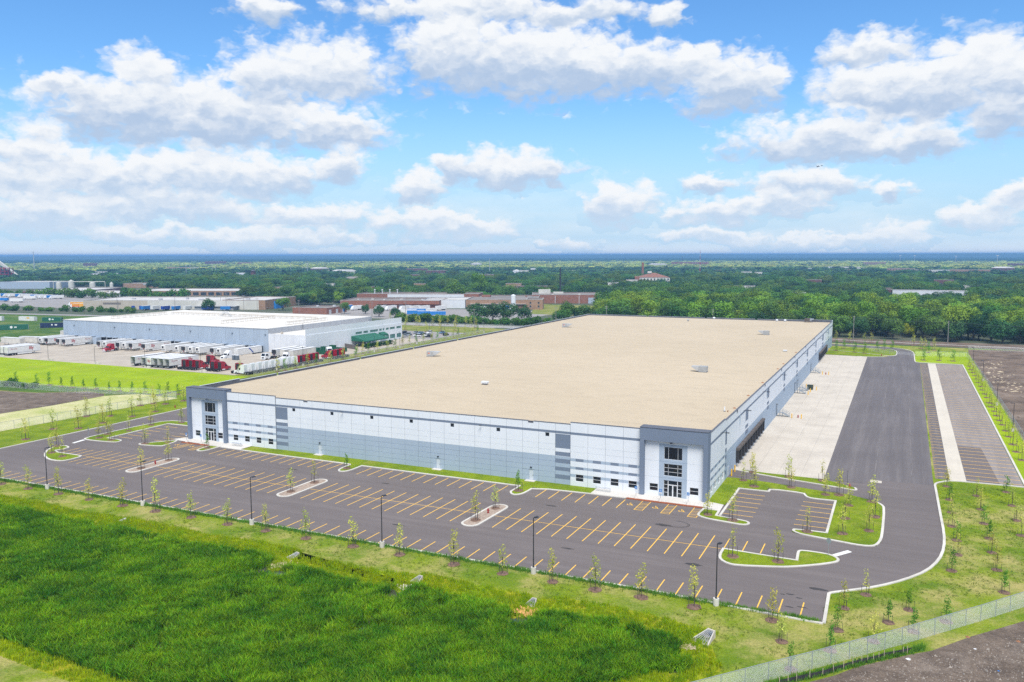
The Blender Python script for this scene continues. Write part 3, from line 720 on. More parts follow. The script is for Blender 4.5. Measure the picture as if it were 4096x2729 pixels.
def window(x0, x1, z0, z1, xm=(), zm=(), y=0.12, parent=None, loc=(0, 0, 0), rz=0.0, fr=0.06, frame=None, door=None):
    """aluminium frame with a pane object in every light"""
    X = [x0] + list(xm) + [x1]; Z = [z0] + list(zm) + [z1]
    b = MB()
    for x in X:
        w = fr if x in (x0, x1) else fr * .8
        a = x if x == x0 else (x - w if x == x1 else x - w / 2)
        b.box(a, y - .04, z0, a + w, y + .04, z1)
    for z in Z:
        a = z if z == z0 else (z - fr if z == z1 else z - fr / 2)
        for i in range(len(X) - 1): b.box(X[i] + fr, y - .035, a, X[i + 1] - fr, y + .035, a + fr)
    root = b.link('window', frame or M['alu'], parent or WH, loc, rz)
    for i in range(len(X) - 1):
        for j in range(len(Z) - 1):
            p = MB(); p.face([(X[i] + .02, y + .01, Z[j] + .02), (X[i + 1] - .02, y + .01, Z[j] + .02), (X[i + 1] - .02, y + .01, Z[j + 1] - .02), (X[i] + .02, y + .01, Z[j + 1] - .02)])
            p.link('pane', M['glass'], root)
    return root

FL = (0, WY0, 0)                                     # facade origin, south wall
GR = (1.2, 2.35, 3.5, 4.65, 7.0, 8.2)
def main_colour(x, z):
    if z < 5.85: return 1
    return 2 if 10.55 < z < 11.05 else 0
DARKZ = [(1.1, 2.0), (2.8, 3.6), (4.4, 5.3), (5.9, 6.75), (7.5, 10.45)]
def stack_colour(x, z):
    if z > 10.5: return main_colour(x, z)
    for i, (a, c) in enumerate(DARKZ):
        if a < z < c: return 2
    return 1 if z < 5.85 else 0
JX = [-135.9, -132.4, -128.6, -125.0, -121.3, -117.5, -113.8, -110.1, -106.4, -102.9, -99.4, -95.9, -92.8, -89.3, -85.6, -81.8, -78.1, -74.3, -70.6, -66.9, -63.2, -59.9]
HI = [-130.5, -119.3, -108.2, -97.7, -87.3, -76.2, -65.0]
DOORS = [(-123.5, -122.5), (-91.4, -90.4), (-69.1, -68.1)]
for i in range(len(JX) - 1):
    a, c = JX[i], JX[i + 1]
    stack = i in (0, len(JX) - 2)
    holes = [(x - .45, x + .45, 9.7, 10.5) for x in HI if a < x < c] + [(d0, d1, 0.1, 2.35) for d0, d1 in DOORS if a < d0 < c]
    ztop = 12.6
    zs = [0, 5.85, 10.55, 11.05, ztop] if not stack else [0, 1.1, 2.0, 2.8, 3.6, 4.4, 5.3, 5.85, 5.9, 6.75, 7.5, 10.45, 10.55, 11.05, ztop]
    panel([a, c], zs, stack_colour if stack else main_colour, holes, grooves=() if stack else GR, loc=FL)
    for x in HI:
        if a < x < c: window(x - .45, x + .45, 9.7, 10.5, loc=FL, fr=.05, frame=M['joint_dark'])
    for d0, d1 in DOORS:
        if a < d0 < c:
            b = MB(); b.box(d0 + .02, .08, .1, d1 - .02, .13, 2.33)
            d = b.link('door', M['door_white'], WH, FL)
            h = MB(); h.box(d1 - .18, .03, 1.05, d1 - .10, .08, 1.2); h.link('handle', M['black_metal'], d)
# scupper notches are dark slots cut through the parapet line
for x in (-126.9, -68.7):
    b = MB(); b.box(x - .6, -.03, 12.25, x + .6, .24, 12.62); b.link('scupper', M['parapet_dark'], WH, FL)
EXL = [-151.2, -147.4, -143.55, -139.75, -135.95]
EXR = [-59.85, -56.1, -52.4, -48.7, -45.2]
WNL = [(-149.6, -148.0), (-145.9, -144.3), (-142.2, -140.65), (-138.5, -136.9)]
WNR = [(-58.7, -57.0), (-55.0, -53.3), (-51.3, -49.6), (-47.6, -45.85)]
def band_colour(wins, dark):
    def f(x, z):
        if 10.55 < z < 11.05: return 2
        if 5.1 < z < 5.7 or 3.45 < z < 4.0:
            return 2 if any(a - .15 < x < c for a, c in dark) else 1
        if 1.85 < z < 2.45: return 1
        return 0
    return f
for J, WN in ((EXL, WNL), (EXR, WNR)):
    f = band_colour(WN, WN)
    for i in range(4):
        a, c = WN[i]
        panel([J[i], a, c, J[i + 1]], [0, 1.85, 2.45, 3.45, 4.0, 5.1, 5.7, 10.55, 11.05, 13.05], f, [(a, c, 1.0, 2.45)], grooves=(7.0, 8.2), loc=(0, WY0 - .14, 0), th=.3)
        window(a, c, 1.0, 2.45, zm=(1.75,), loc=(0, WY0 - .14, 0))
def tower(x0, x1, cx, name):
    y = 154.75
    c = M['slate_wall']
    b = MB(); b.box(x0, y, 11.05, x1, 157.2, 13.5); b.link('tower_header', c, WH)
    for a, d in ((x0, x0 + .85), (x1 - .85, x1)):
        b = MB(); b.box(a, y, 0, d, 157.2, 11.05); b.link('pillar', c, WH)
    b = MB(); b.box(x0 - .06, y - .06, 13.5, x1 + .06, 157.3, 13.6); b.link('coping', M['coping'], WH)
    # recessed white front with a pale surround about the glazing
    a, d = x0 + .85, x1 - .85
    g0, g1 = cx - 1.78, cx + 1.78
    s0, s1 = cx - 2.75, cx + 2.75
    wl = (a + .95, a + 2.65); wr = (d - 2.65, d - .95)
    def f(x, z): return 1 if s0 < x < s1 and z < 10.45 else 0
    holes = [(g0, g1, 7.45, 9.9), (g0, g1, 4.2, 6.6), (g0, g1, .12, 3.35), (*wl, 1.0, 2.45), (*wr, 1.0, 2.45)]
    o = panel([a - .03, s0, s1, d + .03], [0, 10.45, 11.05], f, holes, th=.25, loc=(0, WY0 - .05, 0), grooves=(7.0, 3.8))
    L = (0, WY0 - .05, 0)
    m0, m1 = cx - .92, cx + .92
    window(g0, g1, 7.45, 9.9, (m0, m1), (), loc=L); window(g0, g1, 4.2, 6.6, (m0, m1), (5.0, 5.8), loc=L)
    for q in ((g0, m0), (m1, g1)): window(q[0], q[1], .12, 3.35, (), (.95, 1.75, 2.5), loc=L)
    window(m0, m1, 2.5, 3.35, loc=L)
    for q in ((m0, cx), (cx, m1)):
        dr = window(q[0], q[1], .12, 2.48, loc=L, fr=.11); dr.name = 'glass_door'
        h = MB(); hx = q[1] - .2 if q[1] == cx else q[0] + .2; h.tube((hx, .05, .9), (hx, .05, 1.4), .02, 6); h.link('handle', M['galv'], dr)
    for q in (wl, wr): window(q[0], q[1], 1.0, 2.45, zm=(1.75,), loc=L)
tower(-164.1, -151.3, -157.1, 'w')
tower(-45.15, -31.95, -38.75, 'e')

# east wall: panels 3.75 m wide along the dock court
EL = (WX1, 0, 0)
def east_colour(y0, y1):
    k = ((y0 + y1) / 2 - 199.8) / 33.15
    vert = abs(k - round(k)) * 33.15 < 1.9 and y0 > 190
    def f(x, z):
        if 10.55 < z < 11.05: return 2
        if vert and z < 11.05:
            if 8.05 < z < 10.55 or 7.1 > z > 6.3 or 5.9 > z > 4.9: return 2
        return 1 if z < 5.85 else 0
    return f, vert
ye = 157.3
NEARW = [(158.4, 159.8), (162.0, 163.4), (165.7, 167.1), (169.5, 170.9)]
JE = [157.25, 160.95, 164.6, 168.35, 171.95]
fb = band_colour(NEARW, NEARW)
for i in range(4):
    a, c = NEARW[i]
    panel([JE[i], a, c, JE[i + 1]], [0, 1.85, 2.45, 3.45, 4.0, 5.1, 5.7, 10.55, 11.05, 13.05], fb, [(a, c, 1.0, 2.45)], loc=EL, rz=R(90), th=.3)
    window(a, c, 1.0, 2.45, zm=(1.75,), loc=EL, rz=R(90))
y = 172.0; k = 0
while y < 449:
    c = y + 3.75
    if k == 0:
        c = 173.7
        panel([y, c], [0, 1.1, 2.0, 2.8, 3.6, 4.4, 5.3, 5.85, 5.9, 6.75, 7.5, 10.45, 10.55, 11.05, 12.75], stack_colour, loc=EL, rz=R(90))
    else:
        f, vert = east_colour(y, c)
        panel([y, c], [0, 4.9, 5.85, 5.9, 6.3, 7.1, 8.05, 10.55, 11.05, 12.75] if vert else [0, 5.85, 10.55, 11.05, 12.75], f, grooves=() if vert else (2.35, 4.65), loc=EL, rz=R(90))
    y = c; k += 1
panel([y, 454.0], [0, 5.85, 10.55, 11.05, 13.3], main_colour, loc=EL, rz=R(90))
# west and north walls are turned away from the photograph: plain backs with the same height
b = MB(); b.box(WX0, 157.3, 0, WX0 + .25, WY1, 12.1); b.box(WX0 + .25, WY1 - .25, 0, WX1 - .25, WY1, 12.1); b.link('wall_panel', M['white_wall'], WH)
# roof slab with its ballast
b = MB(); b.box(WX0 + .26, WY0 + .32, 0.1, WX1 - .32, WY1 - .26, WZ - .02); b.link('core_wall', M['joint_dark'], WH)
b = MB(); b.face([(WX0 + .2, WY0 + .24, WZ), (WX1 - .24, WY0 + .24, WZ), (WX1 - .24, WY1 - .2, WZ), (WX0 + .2, WY1 - .2, WZ)]); b.link('roof', M['roof'], WH)
# parapets west and north, opened at the scuppers, with pale metal copings
def parapet(x0, y0, x1, y1, z):
    b = MB(); b.box(x0, y0, 12.1, x1, y1, z - .06); p = b.link('parapet', M['parapet_dark'], WH)
    b = MB(); b.box(x0 - .08, y0, z - .06, x1 + .08, y1, z); b.link('coping', M['coping_light'], p)
parapet(WX0, 157.3, WX0 + .3, 173.3, 13.25)
for a, c in ((173.3, 188.3), (189.2, 229.3), (230.2, 262.8), (263.9, 296.5), (297.9, 372), (373, 412), (413, 453.7)): parapet(WX0, a, WX0 + .3, c, 12.75)
for a, c in ((-163.6, -129.6), (-128.4, -97), (-96, -70.5), (-69.3, -60.1)): parapet(a, WY1 - .3, c, WY1, 12.75)
parapet(-60.1, WY1 - .3, -45.2, WY1, 13.0); parapet(-45.2, WY1 - .3, WX1, WY1, 13.3)
def coping(x0, x1, y, z):
    b = MB(); b.box(x0, y - .05, z, x1, y + .3, z + .09); b.link('coping', M['coping'], WH)
coping(-135.9, -127.55, WY0, 12.6); coping(-126.25, -69.35, WY0, 12.6); coping(-68.05, -59.9, WY0, 12.6)
coping(-151.3, -135.9, WY0 - .14, 13.05); coping(-59.9, -45.1, WY0 - .14, 13.05)
b = MB(); b.box(WX1 - .3, 157.3, 13.05, WX1 + .05, 171.95, 13.14); b.link('coping', M['coping'], WH)
b = MB()
b.box(WX1 - .3, 171.95, 12.75, WX1 + .05, 449, 12.84); b.link('coping', M['coping'], WH)
for y in (184.8, 225.2, 257.8, 291.4, 325.2, 358.5, 391.0, 424.0):
    b = MB(); b.box(WX1 - .1, y - .35, 12.2, WX1 + .12, y + .35, 12.86); s = b.link('scupper', M['coping'], WH)
    b = MB(); b.box(WX1 + .01, y + 3.4, 8.9, WX1 + .16, y + 3.58, 11.0); b.link('downspout', M['pale_wall'], WH)  # short pale grey bar on the wall below the dark band
# flood lights on arms
def wall_light(x, y, z, rz=0.0):
    b = MB(); b.tube((0, 0, 0), (0, -1.0, .08), .045, 5); b.box(-.16, -1.75, .02, .16, -.95, .16)
    return b.link('wall_light', M['black_metal'], WH, (x, y, z), rz)
for x in (-116.1, -80.2): wall_light(x, WY0, 10.75).scale = (1, .5, 1)
for x in (-39.0, -157.4): wall_light(x, WY0 - .06, 10.75).scale = (1.4, .5, 1.2)
for y in (166.8, 193.1, 222, 255.5, 285.4, 315.3, 344.6, 374.7, 403.7, 438.2): wall_light(WX1, y, 11.2, R(90))
for d0, d1 in DOORS:
    b = MB(); b.box(d0 + .3, -.2, 2.75, d1 - .3, 0, 2.95); b.link('door_light', M['black_metal'], WH, FL)
# door stoops are paving
for d0, d1 in DOORS:
    b = MB(); b.box(d0 - .6, 154.5, .05, d1 + .6, WY0, .14); structure(b.link('pavement', M['walk']))
# dock positions
def dock_meshes():
    a = MB(); a.box(-1.25, -.03, 1.15, 1.25, 0, 3.75); a.box(-1.25, -.10, 1.05, 1.25, 0, 1.18)
    s = MB(); s.box(-.26, -.62, .95, .26, 0, 3.75)
    h = MB(); h.box(-1.75, -.72, 3.72, 1.75, 0, 4.25)
    u = MB(); u.box(-.18, -.2, .35, .18, 0, .95)
    w = MB(); w.box(-.16, -.26, .0, .16, 0, .35)
    return a.mesh('dock_door', M['black_foam']), s.mesh('dock_seal', M['black_foam']), h.mesh('dock_canopy', M['brown_foam']), u.mesh('bumper', M['alu']), w.mesh('bumper', M['galv'])
DM = dock_meshes()
def dock(t, loc_x, rz, parent):
    d = put('dock_door', DM[0], parent, (loc_x, t, 0) if rz else (t, loc_x, 0), rz)
    for dx in (-1.48, 1.48): put('dock_seal', DM[1], d, (dx, 0, 0))
    put('dock_canopy', DM[2], d)
    for dx in (-1.0, 1.0): put('bumper', DM[3], d, (dx, 0, 0))
for i in range(10): dock(186.4 + 3.8 * i, WX1, R(90), WH)
for i in range(10): dock(382.4 + 3.8 * i, WX1, R(90), WH)
for (y0, y1, z1, m) in ((175.2, 176.2, 2.3, 'door_white'), (176.8, 179.8, 4.6, 'pale_wall'), (250.3, 251.3, 3.4, 'door_grey'), (296.0, 297.0, 3.4, 'door_grey'), (305.4, 306.4, 3.4, 'door_grey'), (350.0, 351.0, 3.4, 'door_grey'), (421.5, 425, 4.6, 'pale_wall')):
    b = MB(); b.box(y0, -.05, z1 - (4.6 if z1 > 4 else 2.2), y1, .0, z1); b.link('door', M[m], WH, EL, R(90))

# things on the roof
def intake(loc, rz, label):
    t = thing('roof_air_handler', label, 'air handler', loc, rz, 'grey air handlers on the tan roof')
    b = MB(); b.box(-1.3, -1.05, .12, 1.0, 1.05, 1.75); b.link('cabinet', M['unit_grey'], t)
    b = MB(); b.box(-1.35, -1.1, 0, 1.05, 1.1, .12); b.link('curb', M['parapet_dark'], t)
    b = MB(); b.extrude_y([(1.0, .35), (1.6, .45), (3.3, 1.55), (3.3, 1.65), (1.0, 1.7)], -1.0, 1.0); b.link('intake_hood', M['unit_grey2'], t)
    b = MB(); b.box(-.6, -1.12, .5, .35, -1.05, 1.45); b.link('access_door', M['unit_grey2'], t)
    return t
M['unit_grey'] = mat('unit_grey', (0.36, 0.37, 0.375), (0.31, 0.32, 0.325), 1, 0.5)
M['unit_grey2'] = mat('unit_grey2', (0.43, 0.44, 0.45), (0.37, 0.38, 0.39), 1, 0.45)
M['warn'] = mat('warn', (0.62, 0.13, 0.05), None, 1)
a1 = intake((-146.6, 246.8, WZ), R(18), 'grey roof air handler with a red sticker, by the west parapet')
b = MB(); b.box(-.8, -1.135, 1.05, -.1, -1.12, 1.35); b.link('warning_sticker', M['warn'], a1)
a1 = intake((-146.7, 373.4, WZ), R(12), 'grey roof air handler with a red sticker, far back along the west edge')
b = MB(); b.box(-.8, -1.135, 1.05, -.1, -1.12, 1.35); b.link('warning_sticker', M['warn'], a1)
intake((-53.0, 246.6, WZ), R(178), 'grey roof air handler nearest the east edge of the tan roof')
intake((-53.2, 373.2, WZ), R(178), 'grey roof air handler in the far right quarter of the tan roof')
t = thing('roof_air_handler', 'brown weathered air handler against the back parapet corner', 'air handler', (-43.7, 450.4, WZ), 0, 'grey air handlers on the tan roof')
b = MB(); b.box(-1.5, -1, .5, 1.0, 1, 2.0); b.link('cabinet', M['brown_foam'], t)
b = MB(); b.extrude_y([(1.0, .6), (2.9, 1.7), (2.9, 1.9), (1.0, 2.0)], -.9, .9); b.link('intake_hood', M['galv'], t)
b = MB(); [b.box(x - .08, y - .08, 0, x + .08, y + .08, .5) for x in (-1.3, .8) for y in (-.8, .8)]; stuff(b.link('feet', M['rust'], t))
t = thing('roof_fan', 'small louvred steel exhaust fan in the middle front of the roof', 'exhaust fan', (-101.0, 198.2, WZ))
b = MB(); b.box(-.6, -.5, 0, .6, .5, .35); b.link('curb', M['parapet_dark'], t)
b = MB()
for k in range(4): b.extrude_y([(-.95 + k * .48, .35), (-.55 + k * .48, .35), (-.5 + k * .48, .75), (-.72 + k * .48, .95), (-.9 + k * .48, .75)], -.6, .6)
b.link('hood', M['alu'], t)
for (x, y, l) in ((-101.3, 433.1, 'small grey vent hood in the middle back of the tan roof'), (-91.8, 452.5, 'white mushroom vent against the middle of the back parapet'), (-58.8, 449.4, 'white roof vent, left of the pair by the back corner'), (-54.9, 450.6, 'white roof vent, right of the pair by the back corner')):
    t = thing('roof_vent', l, 'vent', (x, y, WZ), 0, 'small vents on the tan roof')
    g = 'unit_grey' if 'grey' in l else 'white_wall'
    b = MB(); b.tube((0, 0, 0), (0, 0, .7), .35, 10); b.link('neck', M[g], t)
    b = MB(); b.tube((0, 0, .6), (0, 0, .95), .75, 12, r2=.6); b.tube((0, 0, .95), (0, 0, 1.15), .6, 12, r2=.15); b.link('cap', M[g], t)
t = thing('roof_hatch', 'flat pale hatch lying low on the roof near the east parapet', 'roof hatch', (-37.6, 311.4, WZ))
b = MB(); b.box(-.6, -.9, 0, .6, .9, .35); b.link('frame', M['unit_grey'], t)
b = MB(); b.box(-.68, -.98, .35, .68, .98, .45); b.link('lid', M['white_wall'], t)
t = thing('vent_pipe', 'white vent pipe standing on the roof by the front right corner', 'pipe', (-34.9, 185.7, WZ))
b = MB(); b.tube((0, 0, 0), (0, 0, 1.05), .14, 8); b.link('pipe', M['white_wall'], t)
b = MB(); b.tube((0, 0, 0), (0, 0, .12), .25, 8); b.link('flashing', M['parapet_dark'], t)
tag((lambda b: b.link('vent_pipe', M['rust'], None, (-34.1, 185.3, WZ)))((lambda b: (b.tube((0, 0, 0), (0, 0, .35), .12, 7), b)[1])(MB())), 'short rusty pipe stub beside the white vent pipe', 'pipe')
for i, (y, w) in enumerate(((190.5, 'nearest the front corner'), (209, 'second from the front corner'), (232, 'third from the front corner'), (262, 'fourth from the front corner'), (275, 'fifth from the front corner'), (309, 'sixth from the front corner'))):
    b = MB(); b.tube((0, 0, 0), (0, 0, .12), .42, 8, r2=.3); b.tube((0, 0, .12), (0, 0, .24), .24, 8, r2=.1)
    tag(b.link('roof_drain', M['rust'], None, (-33.6, y, WZ)), f'rust brown roof drain by the east parapet, {w}', 'roof drain', 'roof drains along the east edge')

# steel stairs up to the dock doors
def stairs(y, label, wide=1.3):
    t = thing('steel_stairs', label, 'stairs', (WX1 + .05, y, 0), 0, 'steel stairs along the dock wall')
    b = MB(); b.box(0, -wide / 2, 1.12, 1.7, wide / 2, 1.2); b.link('landing', M['galv'], t)
    for k in range(6):
        b = MB(); b.box(1.7 + k * .33, -wide / 2, 1.02 - k * .19, 2.03 + k * .33, wide / 2, 1.06 - k * .19); b.link('step', M['galv'], t)
    for s in (-1, 1):
        yy = s * wide / 2
        b = MB(); b.extrude_y([(1.7, .95), (3.72, -.0), (3.72, .12), (1.7, 1.2)], yy - .03, yy + .03); b.link('stringer', M['galv'], t)
        b = MB()
        for h in (.55, 1.05):
            b.tube((.05, yy, 1.2 + h), (1.7, yy, 1.2 + h), .035, 5); b.tube((1.7, yy, 1.2 + h), (3.65, yy, .1 + h), .035, 5)
        for x, z in ((.06, 1.2), (.9, 1.2), (1.7, 1.2), (2.7, .62), (3.6, .1)): b.tube((x, yy, z), (x, yy, z + 1.05), .035, 5)
        b.link('railing', M['galv'], t)
        for x in (.9, 1.65):
            b = MB(); b.box(x - .05, yy - .05, 0, x + .05, yy + .05, 1.12); b.link('leg', M['galv'], t)
    b = MB(); b.tube((0.1, -1.2, 1.2), (.1, -1.2, 3.6), .05, 5); b.box(0, -1.35, 3.6, .5, -1.05, 3.72); b.link('lamp_post', M['black_metal'], t)
    return t
stairs(249.4, 'galvanised steel stairs nearest the front, beside a pair of yellow bollards')
stairs(293.6, 'galvanised steel stairs just in front of the dark green transformer')
stairs(300.6, 'galvanised steel stairs right beside the dark green transformer')
stairs(347.2, 'galvanised steel stairs farthest back, before the far docks')
def bollard(x, y, label, h=1.15, r=.12):
    b = MB(); b.tube((0, 0, 0), (0, 0, h), r, 10); b.tube((0, 0, h), (0, 0, h + .06), r, 10, r2=r * .4)
    return tag(b.link('bollard', M['yellow'], None, (x, y, 0)), label, 'bollard', 'yellow bollards on the dock side')
BO = [(-27.5, 247.8, 'yellow bollard at the foot of the nearest dock stairs, left of the red hydrant'), (-24.9, 247.8, 'yellow bollard right of the nearest red hydrant on the dock apron'),
      (-31.4, 180.4, 'tall yellow bollard by the big side door, farther of two'), (-31.4, 176.6, 'tall yellow bollard by the big side door, nearer of two'),
      (-27.4, 291.4, 'yellow bollard at the foot of the second dock stairs'), (-27.3, 297.6, 'yellow bollard in front of the dark green transformer'), (-25.8, 302.4, 'yellow bollard right of the dark green transformer'),
      (-27.3, 307.2, 'yellow bollard behind the dark green transformer'), (-29.6, 307.4, 'yellow bollard between the wall and the dark green transformer'),
      (-27.3, 343.7, 'yellow bollard left of the far red hydrant on the apron'), (-25.0, 343.9, 'yellow bollard right of the far red hydrant on the apron'), (-31.6, 429.8, 'yellow bollard at the far end of the dock wall, nearer of two'), (-31.6, 431.4, 'yellow bollard at the far end of the dock wall, farther of two')]
for x, y, l in BO: bollard(x, y, l, 1.45 if 'tall' in l else 1.25, .14)
t = thing('transformer', 'dark green transformer cabinet standing among yellow bollards', 'transformer', (-27.9, 303.2, 0))
b = MB(); b.box(-.95, -.8, .1, .95, .8, 1.6); b.link('cabinet', M['dark_green'], t)
b = MB(); b.box(-1.05, -.9, 0, 1.05, .9, .1); b.link('base', M['concrete'], t)
b = MB(); b.box(-.98, -.84, 1.6, .98, .84, 1.68); b.link('lid', M['dark_green'], t)
for dx in (-.85, .03):
    b = MB(); b.box(dx, -.84, .2, dx + .8, -.8, 1.5); b.link('door', M['dark_green'], t)
def hydrant(x, y, label, z=0.12):
    t = thing('fire_hydrant', label, 'fire hydrant', (x, y, z), 0, 'red fire hydrants')
    b = MB(); b.tube((0, 0, 0), (0, 0, .08), .2, 10); b.tube((0, 0, .08), (0, 0, .68), .14, 10); b.link('body', M['red'], t)
    b = MB(); b.tube((0, 0, .68), (0, 0, .84), .17, 10, r2=.08); b.tube((0, 0, .84), (0, 0, .92), .05, 6); b.link('bonnet', M['red'], t)
    for d in ((1, 0), (-1, 0), (0, -1)):
        b = MB(); b.tube((0, 0, .5), (d[0] * .26, d[1] * .26, .5), .075, 8); b.link('nozzle', M['red'], t)
for x, y, l, z in ((-25.9, 248.8, 'red hydrant on the apron between the nearest pair of bollards', .01), (-26.1, 344.4, 'red hydrant on the apron between the far pair of bollards', .01), (-150.7, 132.4, 'red hydrant on the left gravel island', .12), (-202.0, 185.9, 'red hydrant on the grass by the west drive', .03), (-66.7, 131.9, 'red hydrant on the right gravel island', .12), (-8.1, 176.8, 'red hydrant on the tip of the grass verge by the drive', .1), (-7.9, 417.8, 'small red hydrant on the far grass verge behind the apron', .09)):
    hydrant(x, y, l, z)
# accessible parking signs in concrete footings
M['sign_blue'] = mat('sign_blue', (0.03, 0.23, 0.62), None, 1, 0.4)
M['sign_white'] = mat('sign_white', (0.80, 0.80, 0.80), None, 1, 0.4)
def hc_sign(x, y, label):
    t = thing('parking_sign', label, 'sign', (x, y, .13), 0, 'accessible parking signs')
    b = MB(); b.tube((0, 0, 0), (0, 0, .55), .42, 10, r2=.16); b.link('footing', M['walk'], t)
    b = MB(); b.tube((0, 0, .5), (0, 0, 2.35), .045, 6); b.link('post', M['galv'], t)
    b = MB(); b.box(-.25, -.07, 1.75, .25, -.045, 2.35); s = b.link('sign_plate', M['sign_blue'], t)
    b = MB()
    for k in range(9):
        a0, a1 = R(150 + k * 28), R(150 + (k + 1) * 28)
        b.face([(math.cos(a) * r, -.075, 2.02 + math.sin(a) * r) for a, r in ((a0, .10), (a0, .15), (a1, .15), (a1, .10))])
    b.box(-.03, -.078, 2.06, .01, -.074, 2.28); b.box(0.0, -.078, 2.03, .13, -.074, 2.07)
    b.link('wheelchair_symbol', M['sign_white'], s)
    b = MB(); b.box(-.25, -.07, 1.5, .25, -.045, 1.72); b.link('fine_plate', M['sign_white'], t)
for x, l in ((-45.0, 'blue accessible parking sign left of the three at the right entrance'), (-40.2, 'blue accessible parking sign in the middle of the three at the right entrance'), (-34.9, 'blue accessible parking sign right of the three at the right entrance'), (-161.8, 'blue accessible parking sign nearer the left corner at the left entrance'), (-156.9, 'blue accessible parking sign nearer the sapling at the left entrance')):
    hc_sign(x, 152.1, l)
def bike_rack(x, y, label):
    t = thing('bike_rack', label, 'bike rack', (x, y, .13), 0, 'grey bike racks')
    b = MB()
    for z in (.1, .85): b.tube((-1.5, 0, z), (1.5, 0, z), .03, 6)
    for z in (.1,): b.tube((-1.5, .6, z), (1.5, .6, z), .03, 6)
    b.link('rail', M['galv'], t)
    for k in range(13):
        xx = -1.5 + k * .25
        b = MB(); b.tube((xx, 0, .1), (xx, 0, .85), .018, 5); b.tube((xx, 0, .85), (xx, .6, .1), .018, 5); b.link('bar', M['galv'], t)
bike_rack(-52.2, 153.6, 'grey steel bike rack on the pavement left of the right entrance')
bike_rack(-146.8, 153.6, 'grey steel bike rack on the pavement right of the left entrance')

# ------------------------------------------------------------------ plants
M['bark'] = mat('bark', (0.10, 0.085, 0.07), (0.06, 0.05, 0.042), 2.5, 0.95)
M['stake'] = mat('stake', (0.07, 0.06, 0.05), (0.10, 0.09, 0.08), 2, 0.9)
M['leaf_young'] = leaf_mat('leaf_young', (0.62, 0.60, 0.14), (0.42, 0.47, 0.09), 0.9, 0.35, 0.22, 0.022)
M['leaf_fresh'] = leaf_mat('leaf_fresh', (0.16, 0.34, 0.04), (0.10, 0.24, 0.035), 0.9, 0.3, 0.2, 0.015)
M['leaf_wood'] = leaf_mat('leaf_wood', (0.13, 0.235, 0.045), (0.075, 0.165, 0.04), 0.06, 0.25, 0.26, 0.028)
M['leaf_lime'] = leaf_mat('leaf_lime', (0.23, 0.36, 0.045), (0.155, 0.285, 0.04), 0.06, 0.3, 0.25, 0.02)
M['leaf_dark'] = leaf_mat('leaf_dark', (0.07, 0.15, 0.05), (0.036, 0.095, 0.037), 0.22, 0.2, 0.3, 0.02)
M['leaf_gold'] = leaf_mat('leaf_gold', (0.42, 0.42, 0.03), (0.28, 0.32, 0.03), 0.4, 0.3, 0.2, 0.02)
M['reed'] = leaf_mat('reed', (0.155, 0.325, 0.010), (0.05, 0.165, 0.012), 0.14, 0.3, 0.45, 0.028)
M['reed_pale'] = leaf_mat('reed_pale', (0.225, 0.39, 0.018), (0.11, 0.25, 0.02), 0.14, 0.3, 0.42, 0.028)
M['fringe_blade'] = leaf_mat('fringe_blade', (0.36, 0.45, 0.01), (0.22, 0.36, 0.01), 0.3, 0.3, 0.2, 0.015)
M['lawn_blade'] = leaf_mat('lawn_blade', (0.16, 0.23, 0.03), (0.10, 0.17, 0.02), 0.3, 0.3, 0.3, 0.02)
M['bush'] = leaf_mat('bush', (0.11, 0.23, 0.035), (0.06, 0.145, 0.028), 0.3, 0.25, 0.3, 0.02)

def leaf_cloud(b, rng, lobes, n, size, flat=0.55, mi=0):
    """leaf-sized quads scattered near the skin of several lobes; normals lean outwards"""
    vol = np.array([l[1][0] * l[1][1] * l[1][2] for l in lobes]) ** 0.67
    pick = rng.choice(len(lobes), n, p=vol / vol.sum())
    d = rng.normal(size=(n, 3)); d /= np.linalg.norm(d, axis=1)[:, None]
    rad = 1 - np.abs(rng.normal(0, 0.22, n)).clip(0, .8)
    jit = rng.normal(size=(n, 3)) * flat
    for k in range(n):
        c, r = lobes[pick[k]]
        p = np.array(c) + d[k] * np.array(r) * rad[k]
        nv = d[k] + jit[k]; nv /= np.linalg.norm(nv)
        a = np.cross(nv, rng.normal(size=3)); a /= np.linalg.norm(a); e = np.cross(nv, a)
        s = size * rng.uniform(.6, 1.35)
        q = [p + a * s, p + e * s * .8, p - a * s * .9, p - e * s * .75]
        b.face(q, mi)
